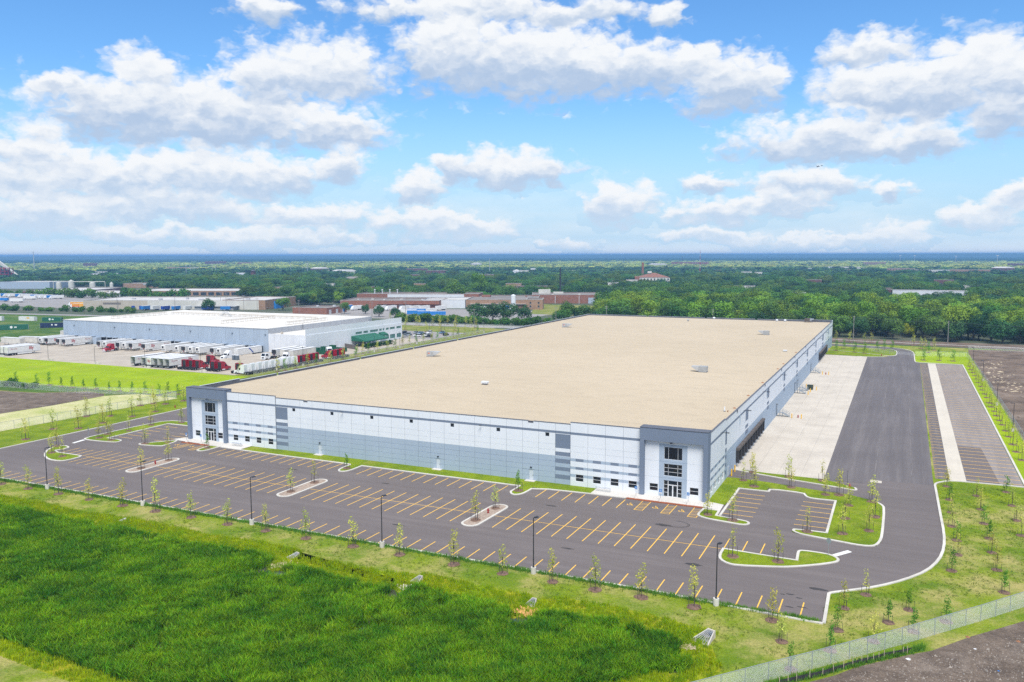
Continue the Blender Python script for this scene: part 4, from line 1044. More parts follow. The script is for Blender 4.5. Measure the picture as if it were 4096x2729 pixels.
def tree_meshes(seed, h, r, n, size, trunk_h, kind='round', lobes_n=9):
    """returns trunk mesh and crown-maker data for a tree of height h and crown radius r"""
    rng = np.random.default_rng(seed)
    t = MB()
    tr = (0.011 if kind == 'column' else 0.022) * h
    t.tube((0, 0, -.1), (0, 0, trunk_h + (h - trunk_h) * .45), tr, 7, r2=tr * .5)
    lobes = []
    cz = (h + trunk_h) / 2; hz = (h - trunk_h) / 2
    for k in range(lobes_n):
        if kind == 'column':
            z = trunk_h + (k + .5) / lobes_n * (h - trunk_h)
            rr = r * (0.95 - 0.55 * (k / lobes_n)) * rng.uniform(.75, 1.1)
            a = rng.uniform(0, 6.28); c = (math.cos(a) * r * .25, math.sin(a) * r * .25, z); lobes.append((c, (rr, rr, hz / lobes_n * 2.2)))
        else:
            a = 2.4 * k; v = rng.uniform(-.55, .75) if k else .7
            q = math.sqrt(max(.05, 1 - v * v)) * .62
            c = (math.cos(a) * r * q, math.sin(a) * r * q, cz + v * hz * .72)
            s = rng.uniform(.38, .58); lobes.append((c, (r * s, r * s, hz * s * .95)))
        p0 = Vector((0, 0, trunk_h * rng.uniform(.7, 1.1))); t.tube(p0, p0.lerp(Vector(lobes[-1][0]), .85), tr * .38, 5, r2=tr * .1)
    c = MB(); leaf_cloud(c, rng, lobes, n, size, .55 if kind == 'column' else .36)
    return t, c
# --- staked saplings
def sapling_proto(seed, h, r, n, leaf):
    t, c = tree_meshes(seed, h, r, n, .125, h * .30, 'column', 7)
    root = put('sapling', None)
    t.link('trunk', M['bark'], root); c.link('crown', M[leaf], root)
    rng = random.Random(seed)
    b = MB(); N = 14; pts = [(math.cos(6.283 * k / N) * rng.uniform(.8, 1.05), math.sin(6.283 * k / N) * rng.uniform(.8, 1.05)) for k in range(N)]
    for k in range(N):
        p, q = pts[k], pts[(k + 1) % N]
        b.face([(*p, .0), (*q, .0), (q[0] * .72, q[1] * .72, .16), (p[0] * .72, p[1] * .72, .16)])
        b.face([(p[0] * .72, p[1] * .72, .16), (q[0] * .72, q[1] * .72, .16), (0, 0, .07)])
    b.link('mulch_bed', M['mulch'], root)
    sm = MB(); sm.tube((0, 0, 0), (0, 0, 1.45), .035, 5); me = sm.mesh('stake', M['stake'])
    for a in (0.4, 2.5, 4.6): put('stake', me, root, (math.cos(a) * .72, math.sin(a) * .72, 0))
    return root
SAP = [sapling_proto(s, h, r, n, lf) for s, h, r, n, lf in ((1, 5.0, 1.0, 190, 'leaf_young'), (2, 4.6, 1.1, 170, 'leaf_young'), (3, 5.3, .95, 200, 'leaf_young'), (4, 3.6, .65, 190, 'leaf_fresh'), (5, 4.4, .8, 80, 'leaf_young'), (6, 4.2, .95, 200, 'leaf_fresh'))]
_rs = random.Random(11)
def sapling(x, y, k, label, group, z=0.03, s=None):
    o = dup(SAP[k], (x, y, z), _rs.uniform(0, 6.28), label, group, None)
    s = s or _rs.uniform(.9, 1.1); o.scale = (s, s, s * _rs.uniform(.93, 1.08)); o['category'] = 'sapling'
    return o
FRONT = [(-166.6, 107.4), (-158.3, 107.5), (-149.3, 107.5), (-140.5, 107.4), (-131.2, 107.3), (-122.8, 107.4), (-114.1, 107.5), (-105.3, 107.3), (-96.8, 107.4), (-88.1, 107.2), (-78.7, 107.3), (-69.9, 107.3), (-60.1, 107.2), (-51.8, 107.1), (-43.9, 107.3), (-37.4, 107.1), (-30.8, 107.3), (-23.5, 107.2), (-13.5, 107.3)]
for i, (x, y) in enumerate(FRONT):
    sapling(x, y, (0, 1, 2)[i % 3], f'yellow-green staked sapling, {ORD[i + 1]} from the left in the row along the front kerb', 'saplings along the front kerb')
SE = [(-11.6, 101.7), (-9.7, 95.0), (-6.1, 101.7), (-5.7, 107.8), (-5.4, 115.2), (-2.9, 121.2), (-1.5, 106.4), (0.0, 112.9), (2.5, 118.2), (2.9, 111.4), (6.7, 116.2), (8.2, 136.0), (14.4, 130.0), (14.3, 139.1), (9.4, 143.8), (14.3, 147.1), (9.6, 151.2), (14.5, 154.4), (19.5, 158.3), (9.3, 158.8), (14.4, 162.8), (19.7, 167.2), (9.6, 167.5), (14.5, 171.8), (20.0, 176.9), (9.6, 176.3), (14.5, 181.3), (9.6, 186.4), (20.0, 186.7)]
for i, (x, y) in enumerate(sorted(SE, key=lambda p: p[1])):
    dark = i in (0, 2, 5, 6, 9, 11, 17)
    sapling(x, y, 3 if dark else (5 if i % 4 == 0 else (0 if i % 2 else 4)), f'{"small dark green" if dark else "thin pale green"} staked sapling, {ORD[i + 1]} nearest on the lawn of the front right corner', 'saplings on the right-hand lawn', s=.84)
ISL = [(-9.7, 170.6, 'north edge of the side lawn by the drive, right one'), (-7.6, 164.2, 'side lawn beside the small lot, farthest back'), (-7.7, 155.6, 'side lawn beside the small lot, middle'), (-2.9, 158.8, 'side lawn close to the curved right kerb, farther one'), (-3.6, 150.1, 'side lawn close to the curved right kerb, nearer one'), (-7.6, 146.7, 'side lawn by the front corner of the small lot'), (-13.1, 145.3, 'grass tongue at the mouth of the small lot'), (-12.1, 169.8, 'side lawn just above the small lot'), (-18.8, 172.4, 'grass strip south of the drive'), (-20.3, 180.6, 'grass verge north of the drive, middle one'), (-13.6, 180.3, 'grass verge north of the drive, right one'), (-3.7, 168.4, 'far right corner of the side lawn'), (-30.3, 147.6, 'kerbed island by the right entrance'), (-25.6, 146.2, 'tip of the kerbed island by the right entrance'), (-28.5, 173.7, 'side lawn close to the east wall'), (-25.7, 170.0, 'side lawn just behind the small lot'), (-27.8, 181.2, 'grass verge north of the drive, left one'), (-67.7, 147.4, 'grass peninsula right of the middle'), (-22.3, 128.2, 'kerbed island at the lot exit, left one'), (-15.6, 128.9, 'kerbed island at the lot exit, right one'),
       (-187.2, 135.0, 'left end island, back one'), (-182.1, 130.0, 'left end island, front one'), (-176.4, 128.6, 'left end island, right one'), (-185.9, 146.0, 'long left island, near its stop sign end'), (-187.9, 150.1, 'long left island, second from the stop sign'), (-180.9, 145.6, 'long left island, right tip'), (-186.3, 155.5, 'long left island, third from the stop sign'), (-187.0, 163.4, 'long left island, fourth from the stop sign'), (-182.0, 169.5, 'long left island, far back end'), (-169.8, 146.3, 'L-shaped island left of the left entrance, front one'), (-165.6, 149.6, 'L-shaped island left of the left entrance, back one'), (-152.0, 149.2, 'small kerbed island right of the left entrance'),
       (-150.8, 136.2, 'left gravel island, back one'), (-150.6, 128.4, 'left gravel island, front one'), (-108.4, 135.1, 'middle gravel island, back one'), (-108.5, 127.8, 'middle gravel island, front one'), (-66.7, 134.9, 'right gravel island, back one'), (-66.9, 127.3, 'right gravel island, front one'), (-109.3, 147.4, 'grass peninsula left of the middle')]
for i, (x, y, l) in enumerate(ISL):
    k = 3 if ('peninsula' in l or 'small kerbed' in l) else (0, 1, 4, 1)[i % 4]
    sapling(x, y, k, 'staked sapling on the ' + l, 'saplings on the kerbed islands', .12)
EAST = [(26.1, 393.6), (26.0, 381.9), (26.2, 372.6), (26.1, 363.5), (26.2, 354.3), (26.1, 344.3), (26.2, 334.9), (26.0, 326.2), (26.1, 317.1), (26.1, 309.2), (26.0, 298.5), (25.9, 290.9), (26.0, 283.1), (25.9, 275.4), (26.0, 267.8), (26.1, 261.3), (26.0, 252.6), (26.0, 244.7), (26.0, 234.9), (25.9, 226.5), (26.0, 217.7)]
for i, (x, y) in enumerate(EAST[::-1]):
    sapling(x, y, 4 if i % 3 else 0, f'thin staked sapling, {ORD[i + 1]} nearest in the row along the east fence', 'saplings along the east fence')
NORTH = [(-28.5, 432.0), (-25.5, 441.0), (-19.9, 428.0), (-15.5, 425.5), (-10.1, 437.9), (-7.5, 446.2), (-3.8, 440.2), (-31.7, 477.1), (-24.8, 477.2), (-17.5, 474.5), (-14.2, 478.9), (5.8, 473.6), (9.0, 459.0), (10.6, 452.1), (14.8, 454.0), (9.3, 408.6), (11.9, 440.6), (15.5, 409.5), (21, 410)]
for i, (x, y) in enumerate(sorted(NORTH)):
    sapling(x, y, 1 if y > 450 else 5, f'young tree, {ORD[i + 1]} from the left among those beyond the dock apron', 'young trees beyond the dock apron', s=1.25)
LEFT = [(-201.9, 137.2), (-207.1, 148.7), (-201.6, 152.1), (-214.8, 164.9), (-202.1, 160.2), (-208.9, 168.1), (-202.3, 170.2), (-214.9, 184.0), (-202.4, 178.6), (-213.9, 188.3), (-209.9, 189.3), (-209.2, 196.1)]
for i, (x, y) in enumerate(sorted(LEFT, key=lambda p: p[1])):
    sapling(x, y, 1 if i % 3 else 0, f'young tree on the grass verge of the west drive, {ORD[i + 1]} nearest', 'young trees along the west drive', s=1.2)
FL_T = [(-295.4, 198.4), (-286.1, 200.1), (-279.5, 200.3), (-272.4, 199.6), (-266.6, 199.6), (-261.8, 200.4), (-256.5, 201.2), (-248.7, 200.5), (-244.8, 201.3), (-240.8, 203.1), (-234.7, 203.4), (-224.9, 200.5), (-225.6, 205.0), (-220.8, 204.8)]
for i, (x, y) in enumerate(FL_T):
    sapling(x, y, 3 if 2 < i < 10 else 5, f'small round young tree, {ORD[i + 1]} from the left along the fence of the bright lawn', 'young trees along the bright lawn fence')
YARD_T = [(-236.2, 250.6), (-226.8, 261.6), (-226.3, 265.3), (-226.4, 272.0), (-226.6, 280.0), (-226.9, 286.2), (-226.0, 294.5), (-226.5, 304.6), (-226.9, 314.6), (-231.4, 322.0), (-231.6, 327.0), (-231.8, 332.1), (-231.6, 339.0), (-231.2, 347.2), (-232.2, 355.7), (-233.6, 364.8), (-233.6, 371.6), (-233.8, 378.4), (-232.7, 384.2), (-231.1, 390.6), (-232.7, 398.8), (-231.1, 405.6), (-230.8, 413.6), (-231.4, 420.5), (-231.9, 429.7), (-230.3, 436.5), (-231.1, 444.1)]
for i, (x, y) in enumerate(YARD_T):
    sapling(x, y, (0, 1, 5)[i % 3], f'young tree in the strip west of the warehouse, {ORD[i + 1]} nearest', 'young trees in the strip west of the warehouse', s=1.15)
LN = [(-280.9, 442.1), (-262.7, 437.2), (-259.8, 449.0), (-251.1, 452.1), (-304.8, 481.5), (-298.6, 484.2), (-291.4, 476.2), (-283.1, 479.9), (-282.1, 486.8), (-276.2, 487.6), (-269.0, 486.0), (-263.7, 490.0), (-257.0, 484.5), (-249.9, 478.3), (-310, 500), (-322, 506), (-330, 500)]
for i, (x, y) in enumerate(sorted(LN)):
    sapling(x, y, 0 if i % 2 else 1, f'yellowish young tree, {ORD[i + 1]} from the left along the road behind the white offices', 'young trees along the far road', s=1.3)
for r in SAP:                                         # the prototypes themselves leave the scene
    for ch in list(r.children): bpy.data.objects.remove(ch)
    bpy.data.objects.remove(r)

# --- scattered ground cover with geometry nodes: one object per kind of stuff
LIB = bpy.data.collections.new('plant_library')
def scatter(name, pts, rots, scales, variants, idx):
    me = bpy.data.meshes.new(name)
    me.vertices.add(len(pts)); me.vertices.foreach_set('co', np.asarray(pts, dtype=np.float32).ravel())
    for an, tp, arr in (('rz', 'FLOAT', rots), ('vi', 'INT', idx)):
        a = me.attributes.new(an, tp, 'POINT'); a.data.foreach_set('value', np.asarray(arr))
    a = me.attributes.new('sc', 'FLOAT_VECTOR', 'POINT'); a.data.foreach_set('vector', np.asarray(scales, dtype=np.float32).ravel())
    o = put(name, me); o['kind'] = 'stuff'
    col = bpy.data.collections.new(name + '_variants')
    for k, (vm, mats) in enumerate(variants):
        v = bpy.data.objects.new(f'{name}_{k:02d}', vm); col.objects.link(v)
    g = bpy.data.node_groups.new(name, 'GeometryNodeTree')
    g.interface.new_socket('Geometry', in_out='INPUT', socket_type='NodeSocketGeometry')
    g.interface.new_socket('Geometry', in_out='OUTPUT', socket_type='NodeSocketGeometry')
    N, Lk = g.nodes, g.links
    gi, go = N.new('NodeGroupInput'), N.new('NodeGroupOutput')
    ci = N.new('GeometryNodeCollectionInfo'); ci.inputs['Collection'].default_value = col
    ci.inputs['Separate Children'].default_value = True; ci.inputs['Reset Children'].default_value = True
    ip = N.new('GeometryNodeInstanceOnPoints'); ip.inputs['Pick Instance'].default_value = True
    def attr(nm, tp):
        n = N.new('GeometryNodeInputNamedAttribute'); n.data_type = tp; n.inputs['Name'].default_value = nm; return n.outputs['Attribute']
    cx = N.new('ShaderNodeCombineXYZ'); Lk.new(attr('rz', 'FLOAT'), cx.inputs[2])
    Lk.new(gi.outputs[0], ip.inputs['Points']); Lk.new(ci.outputs[0], ip.inputs['Instance']); Lk.new(attr('vi', 'INT'), ip.inputs['Instance Index'])
    Lk.new(cx.outputs[0], ip.inputs['Rotation']); Lk.new(attr('sc', 'FLOAT_VECTOR'), ip.inputs['Scale']); Lk.new(ip.outputs[0], go.inputs[0])
    md = o.modifiers.new('scatter', 'NODES'); md.node_group = g
    return o
def inside(poly, X, Y):
    r = np.zeros(len(X), bool); n = len(poly)
    for k in range(n):
        x1, y1 = poly[k]; x2, y2 = poly[(k + 1) % n]
        c = ((y1 > Y) != (y2 > Y)) & (X < (x2 - x1) * (Y - y1) / (y2 - y1 + 1e-12) + x1)
        r ^= c
    return r
def blades(seed, n, h, spread, w, lean=.35):
    rng = np.random.default_rng(seed); b = MB()
    for k in range(n):
        a = rng.uniform(0, 6.283); q = spread * math.sqrt(rng.uniform()); x, y = q * math.cos(a), q * math.sin(a)
        hh = h * rng.uniform(.6, 1.15); t = rng.uniform(0, 6.283); lx, ly = math.cos(t) * lean * hh * rng.uniform(.2, 1), math.sin(t) * lean * hh * rng.uniform(.2, 1)
        u = rng.uniform(0, 6.283); dx, dy = math.cos(u) * w, math.sin(u) * w
        mx, my, mz = x + lx * .35, y + ly * .35, hh * .6
        b.face([(x - dx, y - dy, 0), (x + dx, y + dy, 0), (mx + dx * .8, my + dy * .8, mz), (mx - dx * .8, my - dy * .8, mz)])
        b.face([(mx - dx * .8, my - dy * .8, mz), (mx + dx * .8, my + dy * .8, mz), (x + lx, y + ly, hh)])
    return b
def value_noise(X, Y, s, seed):
    """smooth value noise on a lattice"""
    rng = np.random.default_rng(seed); T = rng.random((256, 256))
    u, v = X / s, Y / s; i, j = np.floor(u).astype(int), np.floor(v).astype(int); fu, fv = u - i, v - j
    fu = fu * fu * (3 - 2 * fu); fv = fv * fv * (3 - 2 * fv)
    g = lambda a, b: T[a % 256, b % 256]
    return (g(i, j) * (1 - fu) + g(i + 1, j) * fu) * (1 - fv) + (g(i, j + 1) * (1 - fu) + g(i + 1, j + 1) * fu) * fv
BASIN = [(-176, 98.6), (-153.8, 98.8), (-144.0, 99.0), (-134.9, 98.2), (-126.0, 99.1), (-124.3, 97.6), (-122.3, 99.6), (-111.6, 98.9), (-103.9, 98.6), (-97.3, 99.1), (-91.8, 99.4), (-86.4, 99.0), (-84.6, 96.2), (-83.0, 95.2), (-81.4, 97.0), (-79.6, 97.3), (-71.1, 97.0), (-63.0, 97.8), (-62.0, 96.9), (-60.8, 98.9), (-55.6, 98.5), (-46.2, 98.4), (-44.4, 96.2), (-42.8, 96.2), (-41.6, 98.2), (-38.8, 99.5), (-32.8, 99.7), (-26.8, 99.0), (-22.4, 98.0), (-22.8, 95.8), (-21.0, 94.3), (-20.1, 93.3), (-20.8, 91.2), (-23.7, 87.9), (-26.4, 84.3), (-36, 76.5), (-50, 69), (-65, 63), (-76.5, 61.4), (-99, 62.5), (-130, 63.5), (-176, 64.5)]
BASIN = [(x, y - 2.3 if y > 90 else y) for x, y in BASIN]
WATER = [[(-83.9, 94.6), (-82.4, 95.6), (-79.4, 95.4), (-78.4, 94.4), (-80.0, 93.6), (-82.2, 93.8)], [(-78.6, 91.2), (-77.6, 91.4), (-77.4, 90.2), (-78.4, 90.0)], [(-67.4, 87.5), (-66.2, 88.0), (-66.0, 87.0)], [(-61.0, 84.3), (-59.0, 85.0), (-58.4, 84.3), (-60.0, 83.7)], [(-54.9, 95.0), (-53.4, 95.5), (-53.0, 93.0), (-54.0, 92.8)], [(-43.1, 94.4), (-41.9, 94.6), (-41.8, 96.0), (-43.0, 96.0)]]
sheet('wetland_bed', BASIN, 0.012, M['mud'])
WATER = [[(x, y - 1.6) for x, y in w] for w in WATER]
for w in WATER: sheet('water', offset(ccw(w), -.6, True), 0.03, M['water'])
CLEAR = [offset(ccw(w), -.3, True) for w in WATER] + [[(x, y - 1.3) for x, y in offset(ccw(w), .1, True)] for w in WATER]
CLEAR += [[(cx - 1.3, 91.5), (cx + 1.3, 91.5), (cx + 1.6, 99), (cx - 1.4, 99)] for cx in (-83.9, -61.9, -43.2, -21.0)]
rng = np.random.default_rng(5)
n = 95000
X = rng.uniform(-176, -19, n); Y = rng.uniform(60, 100, n)
ok = inside(BASIN, X, Y)
for w in CLEAR: ok &= ~inside(w, X, Y)
X, Y = X[ok], Y[ok]
hn = .40 * value_noise(X, Y, 6.0, 1) + .32 * value_noise(X, Y, 2.2, 2) + .28 * value_noise(X, Y, .9, 3)
dens = value_noise(X, Y, 3.4, 8) * .5 + value_noise(X, Y, 1.2, 9) * .5
keep = (rng.random(len(X)) < np.clip((dens - .24) * 5, .06, 1))
X, Y, hn = X[keep], Y[keep], hn[keep]
sc = .45 + 1.0 * hn
scatter('reeds', np.stack([X, Y, np.full_like(X, .01)], 1), rng.uniform(0, 6.28, len(X)), np.stack([.75 + .6 * hn, .75 + .6 * hn, sc], 1), [(blades(20 + k, 15, 1.25, .45, .055, .8).mesh('reeds', M['reed' if k < 4 else 'reed_pale']), None) for k in range(6)], rng.integers(0, 6, len(X)))
# yellow-green fringe round the reeds
FR = [(x, y + (2.7 if y > 93 else 0)) for x, y in offset(ccw(BASIN), -2.9, True)]
sheet('lawn_fringe', FR, 0.006, M['fringe'])
X = rng.uniform(-178, -15, 60000); Y = rng.uniform(56, 104, 60000)
ok = inside(FR, X, Y) & ~inside(BASIN, X, Y); X, Y = X[ok][:20000], Y[ok][:20000]
s = rng.uniform(.5, 1.15, len(X))
scatter('fringe_grass', np.stack([X, Y, np.full_like(X, .01)], 1), rng.uniform(0, 6.28, len(X)), np.stack([s, s, s], 1), [(blades(40 + k, 12, .55, .35, .03).mesh('fringe_grass', M['fringe_blade']), None) for k in range(3)], rng.integers(0, 3, len(X)))
# short tufts over the near lawns
X = rng.uniform(-176, 26, 52000); Y = rng.uniform(84, 192, 52000)
LAWNS = [[(-176, 101.5), (-176, 110.2), (-7.8, 109.0), (-7.8, 119), (-1.2, 124), (3.2, 129), (7.2, 139), (8.2, 154), (7.9, 186), (26, 190), (26, 150), (-12, 88), (-19, 92), (-19, 99.5)]]
ok = inside(LAWNS[0], X, Y) & (value_noise(X, Y, 4.0, 14) * .6 + value_noise(X, Y, 1.4, 15) * .4 > .42)
X, Y = X[ok], Y[ok]; s = rng.uniform(.4, 1.1, len(X))
scatter('lawn_tufts', np.stack([X, Y, np.full_like(X, .02)], 1), rng.uniform(0, 6.28, len(X)), np.stack([s, s, s * .8], 1), [(blades(60 + k, 9, .26, .3, .022, .6).mesh('lawn_tufts', M['lawn_blade']), None) for k in range(3)], rng.integers(0, 3, len(X)))
# tall green grass line against the front kerb and weeds by the silt fence
X = np.concatenate([rng.uniform(-174, -8, 2600), np.interp(rng.random(900), [0, 1], [-12, 4])]); Y = np.concatenate([109.75 - np.abs(rng.normal(0, .35, 2600)), np.zeros(900)])
Y[2600:] = np.interp(X[2600:], [-12, -8.6, -5, 0, 4.5], [89.6, 93.4, 97.3, 102.8, 107.6]) + rng.normal(0, .35, 900)
s = rng.uniform(.5, 1.2, len(X))
scatter('kerb_weeds', np.stack([X, Y, np.full_like(X, .02)], 1), rng.uniform(0, 6.28, len(X)), np.stack([s, s, s], 1), [(blades(80 + k, 10, .5, .3, .03).mesh('kerb_weeds', M['leaf_fresh']), None) for k in range(3)], rng.integers(0, 3, len(X)))

# --- full-grown trees
def tree_pair(seed, h, r, n, size, th, leaf, kind='round', lobes=10):
    t, c = tree_meshes(seed, h, r, n, size, th, kind, lobes)
    return t.mesh('trunk', M['bark']), c.mesh('crown', M[leaf])
BIG = [tree_pair(100, 17, 7.6, 2300, .47, 2.0, 'leaf_wood'), tree_pair(101, 15, 6.8, 2100, .45, 1.4, 'leaf_wood'), tree_pair(102, 18, 7.2, 2300, .46, 2.0, 'leaf_lime'), tree_pair(103, 14.5, 7.0, 2100, .45, 1.0, 'leaf_lime'), tree_pair(104, 16, 7.8, 2300, .47, 1.2, 'leaf_dark'), tree_pair(105, 13, 5.8, 1800, .43, .6, 'leaf_dark'), tree_pair(106, 10, 3.8, 1000, .4, .8, 'leaf_gold')]
KINDS_T = ['mid green broad tree', 'mid green rounded tree', 'bright lime green tall tree', 'bright lime green bushy tree', 'deep green wide tree', 'deep green bushy tree', 'small golden yellow tree']
def tree(x, y, k, label, group, s=1.0, z=0.0, name='tree'):
    o = thing(name, label, 'tree', (x, y, z), _rs.uniform(0, 6.28), group)
    o.scale = (s * _rs.uniform(.9, 1.15), s * _rs.uniform(.9, 1.15), s * _rs.uniform(.88, 1.1))
    put('trunk', BIG[k][0], o); put('crown', BIG[k][1], o)
    return o
M['leaf_pale'] = leaf_mat('leaf_pale', (0.52, 0.58, 0.16), (0.30, 0.40, 0.11), 0.004, 0.3, 0.25, 0.02)  # far trees in sun: the sunlight is put into the leaf colour
M['leaf_cool'] = leaf_mat('leaf_cool', (0.11, 0.21, 0.07), (0.045, 0.115, 0.052), 0.015, 0.25, 0.42, 0.03)

# ------------------------------------------------------------------ the neighbouring distribution building and its yard
M['metal_blue'] = mat('metal_blue', (0.36, 0.43, 0.52), (0.33, 0.395, 0.48), 0.3, 0.5, 5, stretch=(3, 1, 0.2))
M['metal_grey'] = mat('metal_grey', (0.36, 0.375, 0.40), (0.33, 0.345, 0.37), 0.3, 0.55, 5)
M['office_white'] = mat('office_white', (0.66, 0.68, 0.71), (0.61, 0.63, 0.67), 0.3, 0.6, 5)
M['membrane'] = mat('membrane', (0.68, 0.655, 0.605), (0.59, 0.565, 0.52), 0.05, 0.75, 7, stretch=(1, .4, 1))
M['pipe_beige'] = mat('pipe_beige', (0.50, 0.45, 0.38), (0.42, 0.37, 0.31), 1.5, 0.6)
M['canvas_green'] = mat('canvas_green', (0.012, 0.125, 0.075), (0.009, 0.10, 0.06), 0.8, 0.7)
M['bin_green'] = mat('bin_green', (0.012, 0.11, 0.055), (0.01, 0.08, 0.042), 1.2, 0.6)
M['green_glass'] = mat('green_glass', (0.05, 0.16, 0.15), (0.09, 0.22, 0.20), 0.6, 0.15, spec=0.5)
M['timber'] = mat('timber', (0.17, 0.15, 0.14), (0.12, 0.105, 0.10), 2.0, 0.9)
# yard concrete: flat by the lawn, falling to the docks
yb = MB()
yb.face([(-445.9, 248, .0), (-226.5, 247.4, .0), (-226.5, 262, .0), (-445.9, 262, .0)])
yb.face([(-445.9, 262, 0), (-279, 262, 0), (-280, 284, -1.15), (-445, 284, -1.15)])
yb.face([(-445, 284, -1.15), (-280, 284, -1.15), (-280, 315.2, -1.15), (-445, 315.2, -1.15)])
yb.face([(-280, 284, -1.15), (-279, 262, 0), (-279, 315.2, 0), (-280, 315.2, -1.15)]); yb.face([(-446, 262, 0), (-445, 284, -1.15), (-445, 315.2, -1.15), (-446, 315.2, 0)])
yb.face([(-279, 262, 0), (-236.5, 262, 0), (-236.5, 480, 0), (-255, 480, 0), (-255, 316, 0), (-279, 316, 0)])
o = structure(yb.link('yard', M['yard'])); o.location.z = .008
sheet('car_park', [(-255.2, 399), (-236.5, 399), (-236.5, 440), (-282, 440), (-282, 403), (-255.2, 403)], 0.016, M['road'])
sheet('far_lawn', [(-236.4, 441), (-236.4, 478), (-330, 472), (-330, 440.5)], 0.012, M['lawn_dry'])
sheet('far_road', [(-700, 430), (-560, 448), (-330, 474), (-226, 482), (-130, 486), (-130, 498), (-226, 496), (-330, 490), (-700, 440)], 0.014, M['road'])
sheet('strip_verge', [(-236.3, 247), (-226.2, 247), (-226.2, 475), (-236.3, 475)], 0.018, M['lawn_dry'])
sheet('weedy_field', [(-760, 255), (-447, 252), (-447, 420), (-330, 470), (-560, 446), (-760, 420)], 0.004, M['meadow'])
DC = thing('distribution_building', 'long pale blue metal distribution building with a white roof and loading docks', 'warehouse', (0, 0, 0))
DX0, DX1, DY, DYB, DZ = -425.0, -278.2, 314.9, 402.0, 11.3
edges = [DX0, -415.0] + [-405.9 + 9.12 * k for k in range(14)] + [DX1]
pm = {}
for a, c in zip(edges, edges[1:]):
    w = round(c - a, 2)
    b = MB(); x = .06
    b.box(.06, 0, -1.15, w - .06, .2, DZ - .25)
    while x < w - .3:                                  # standing ribs of the sheet metal
        b.box(x, -.04, 1.5, x + .12, 0, DZ - .25); x += .6
    b.link('wall_panel', M['metal_blue'], DC, (a, DY, 0))
b = MB(); b.box(DX0 - .1, DY - .15, DZ - .25, DX1 + .1, DY + .3, DZ); b.link('gutter', M['metal_grey'], DC)
b = MB(); b.box(DX0, DY + .21, -1.15, DX1 - .06, DYB, DZ - .28); b.link('core_wall', M['metal_grey'], DC)
b = MB()
xm = (DX0 + DX1) / 2
b.face([(DX0, DY + .3, DZ), (DX1, DY + .3, DZ), (DX1, DYB, DZ + .1), (DX0, DYB, DZ + .1)]); b.link('roof', M['membrane'], DC)
for k in range(18):
    y0 = DY + k * (DYB - DY) / 18
    b = MB(); b.box(DX1 - .06, y0 + .06, 0, DX1 + .1, y0 + (DYB - DY) / 18 - .06, DZ + .12); b.link('wall_panel', M['metal_grey'], DC)
DOCKX = [-419.3, -414.7, -410.1, -405.6, -401.0, -392.6, -388.1, -383.6, -379.1, -374.6, -370.0, -360.6, -356.0, -351.3, -346.9, -342.4, -337.9, -328.8, -324.2, -319.7, -315.4, -310.7, -306.2, -297.0, -292.7, -288.0, -283.4]
hm = MB(); hm.box(-1.7, -1.1, 2.75, 1.7, 0, 3.15); hm = hm.mesh('dock_canopy', M['metal_blue'])
sm_ = MB(); sm_.box(-1.65, -.6, -.1, -1.15, -.05, 2.75); sm_.box(1.15, -.6, -.1, 1.65, -.05, 2.75); sm_ = sm_.mesh('dock_seal', M['black_foam'])
dm_ = MB(); dm_.box(-1.15, -.09, 0, 1.15, -.05, 2.7); dm_ = dm_.mesh('dock_door', M['black_foam'])
for x in DOCKX:
    d = put('dock_door', dm_, DC, (x, DY, 0)); put('dock_canopy', hm, d); put('dock_seal', sm_, d)
for x in (-420, -388, -362, -333, -305, -284):
    b = MB(); b.box(-.35, -.5, 0, .35, 0, .2); b.link('wall_light', M['black_metal'], DC, (x + 4, DY, 8.3))
for x0, x1 in ((-398.6, -395.4), (-334.6, -331.4), (-303.6, -300.2)):
    b = MB(); b.box(x0, DY - 2.6, -1.15, x1, DY - .05, 2.6); b.link('vestibule', M['metal_blue'], DC)
st = stairs(0, 'steel stairs down to the yard between the left and middle dock groups', 1.4); st.location = (-398.8, DY - 1.2, -1.15); st.rotation_euler = (0, 0, R(-90))
b = MB(); [b.tube((DX1 + .4, 340 + s * .4, 9.3), (DX1 + .4, 340 + s * .4, 12.2), .04, 5) for s in (0, 1)]; [b.tube((DX1 + .4, 340, 9.4 + k * .35), (DX1 + .4, 340.4, 9.4 + k * .35), .025, 4) for k in range(8)]
b.link('ladder', M['black_metal'], DC)
# white office wing
OF = thing('office_wing', 'white two-storey office wing with a green awning beside the distribution building', 'office building', (0, 0, 0))
OX, OY1, OZ = -255.4, 398.6, 8.95
for k in range(6):
    a = DX1 + .15 + k * (OX - DX1 - .15) / 6; c = DX1 + .15 + (k + 1) * (OX - DX1 - .15) / 6
    b = MB(); b.box(a + .03, DY - .25, 0, c - .03, DY + .1, OZ); b.link('wall_panel', M['office_white'], OF)
wins = [(354.4, 360.2, 5.95, 7.15, 4), (361.4, 365.6, 5.95, 7.15, 3), (367.5, 374.8, 5.9, 7.15, 5), (376.0, 378.4, 5.95, 7.15, 1), (379.3, 380.9, 5.95, 7.15, 1), (382.5, 385.2, 5.95, 7.15, 1), (386.2, 391.3, 5.95, 7.2, 4), (392.9, 397.5, 5.95, 7.2, 3), (382.6, 385.4, 1.0, 3.2, 1), (386.3, 391.5, .9, 3.25, 2), (393.1, 397.6, .9, 3.2, 1)]
oj = [DY - .2, 324, 333, 342, 351, 360.8, 366.5, 375.4, 381.7, 385.8, 392.1, OY1]
for a, c in zip(oj, oj[1:]):
    hs = [(w[0], w[1], w[2], w[3]) for w in wins if a < (w[0] + w[1]) / 2 < c]
    panel([a, c], [0, OZ], lambda x, z: 0, hs, loc=(OX, 0, 0), rz=R(90), parent=OF)
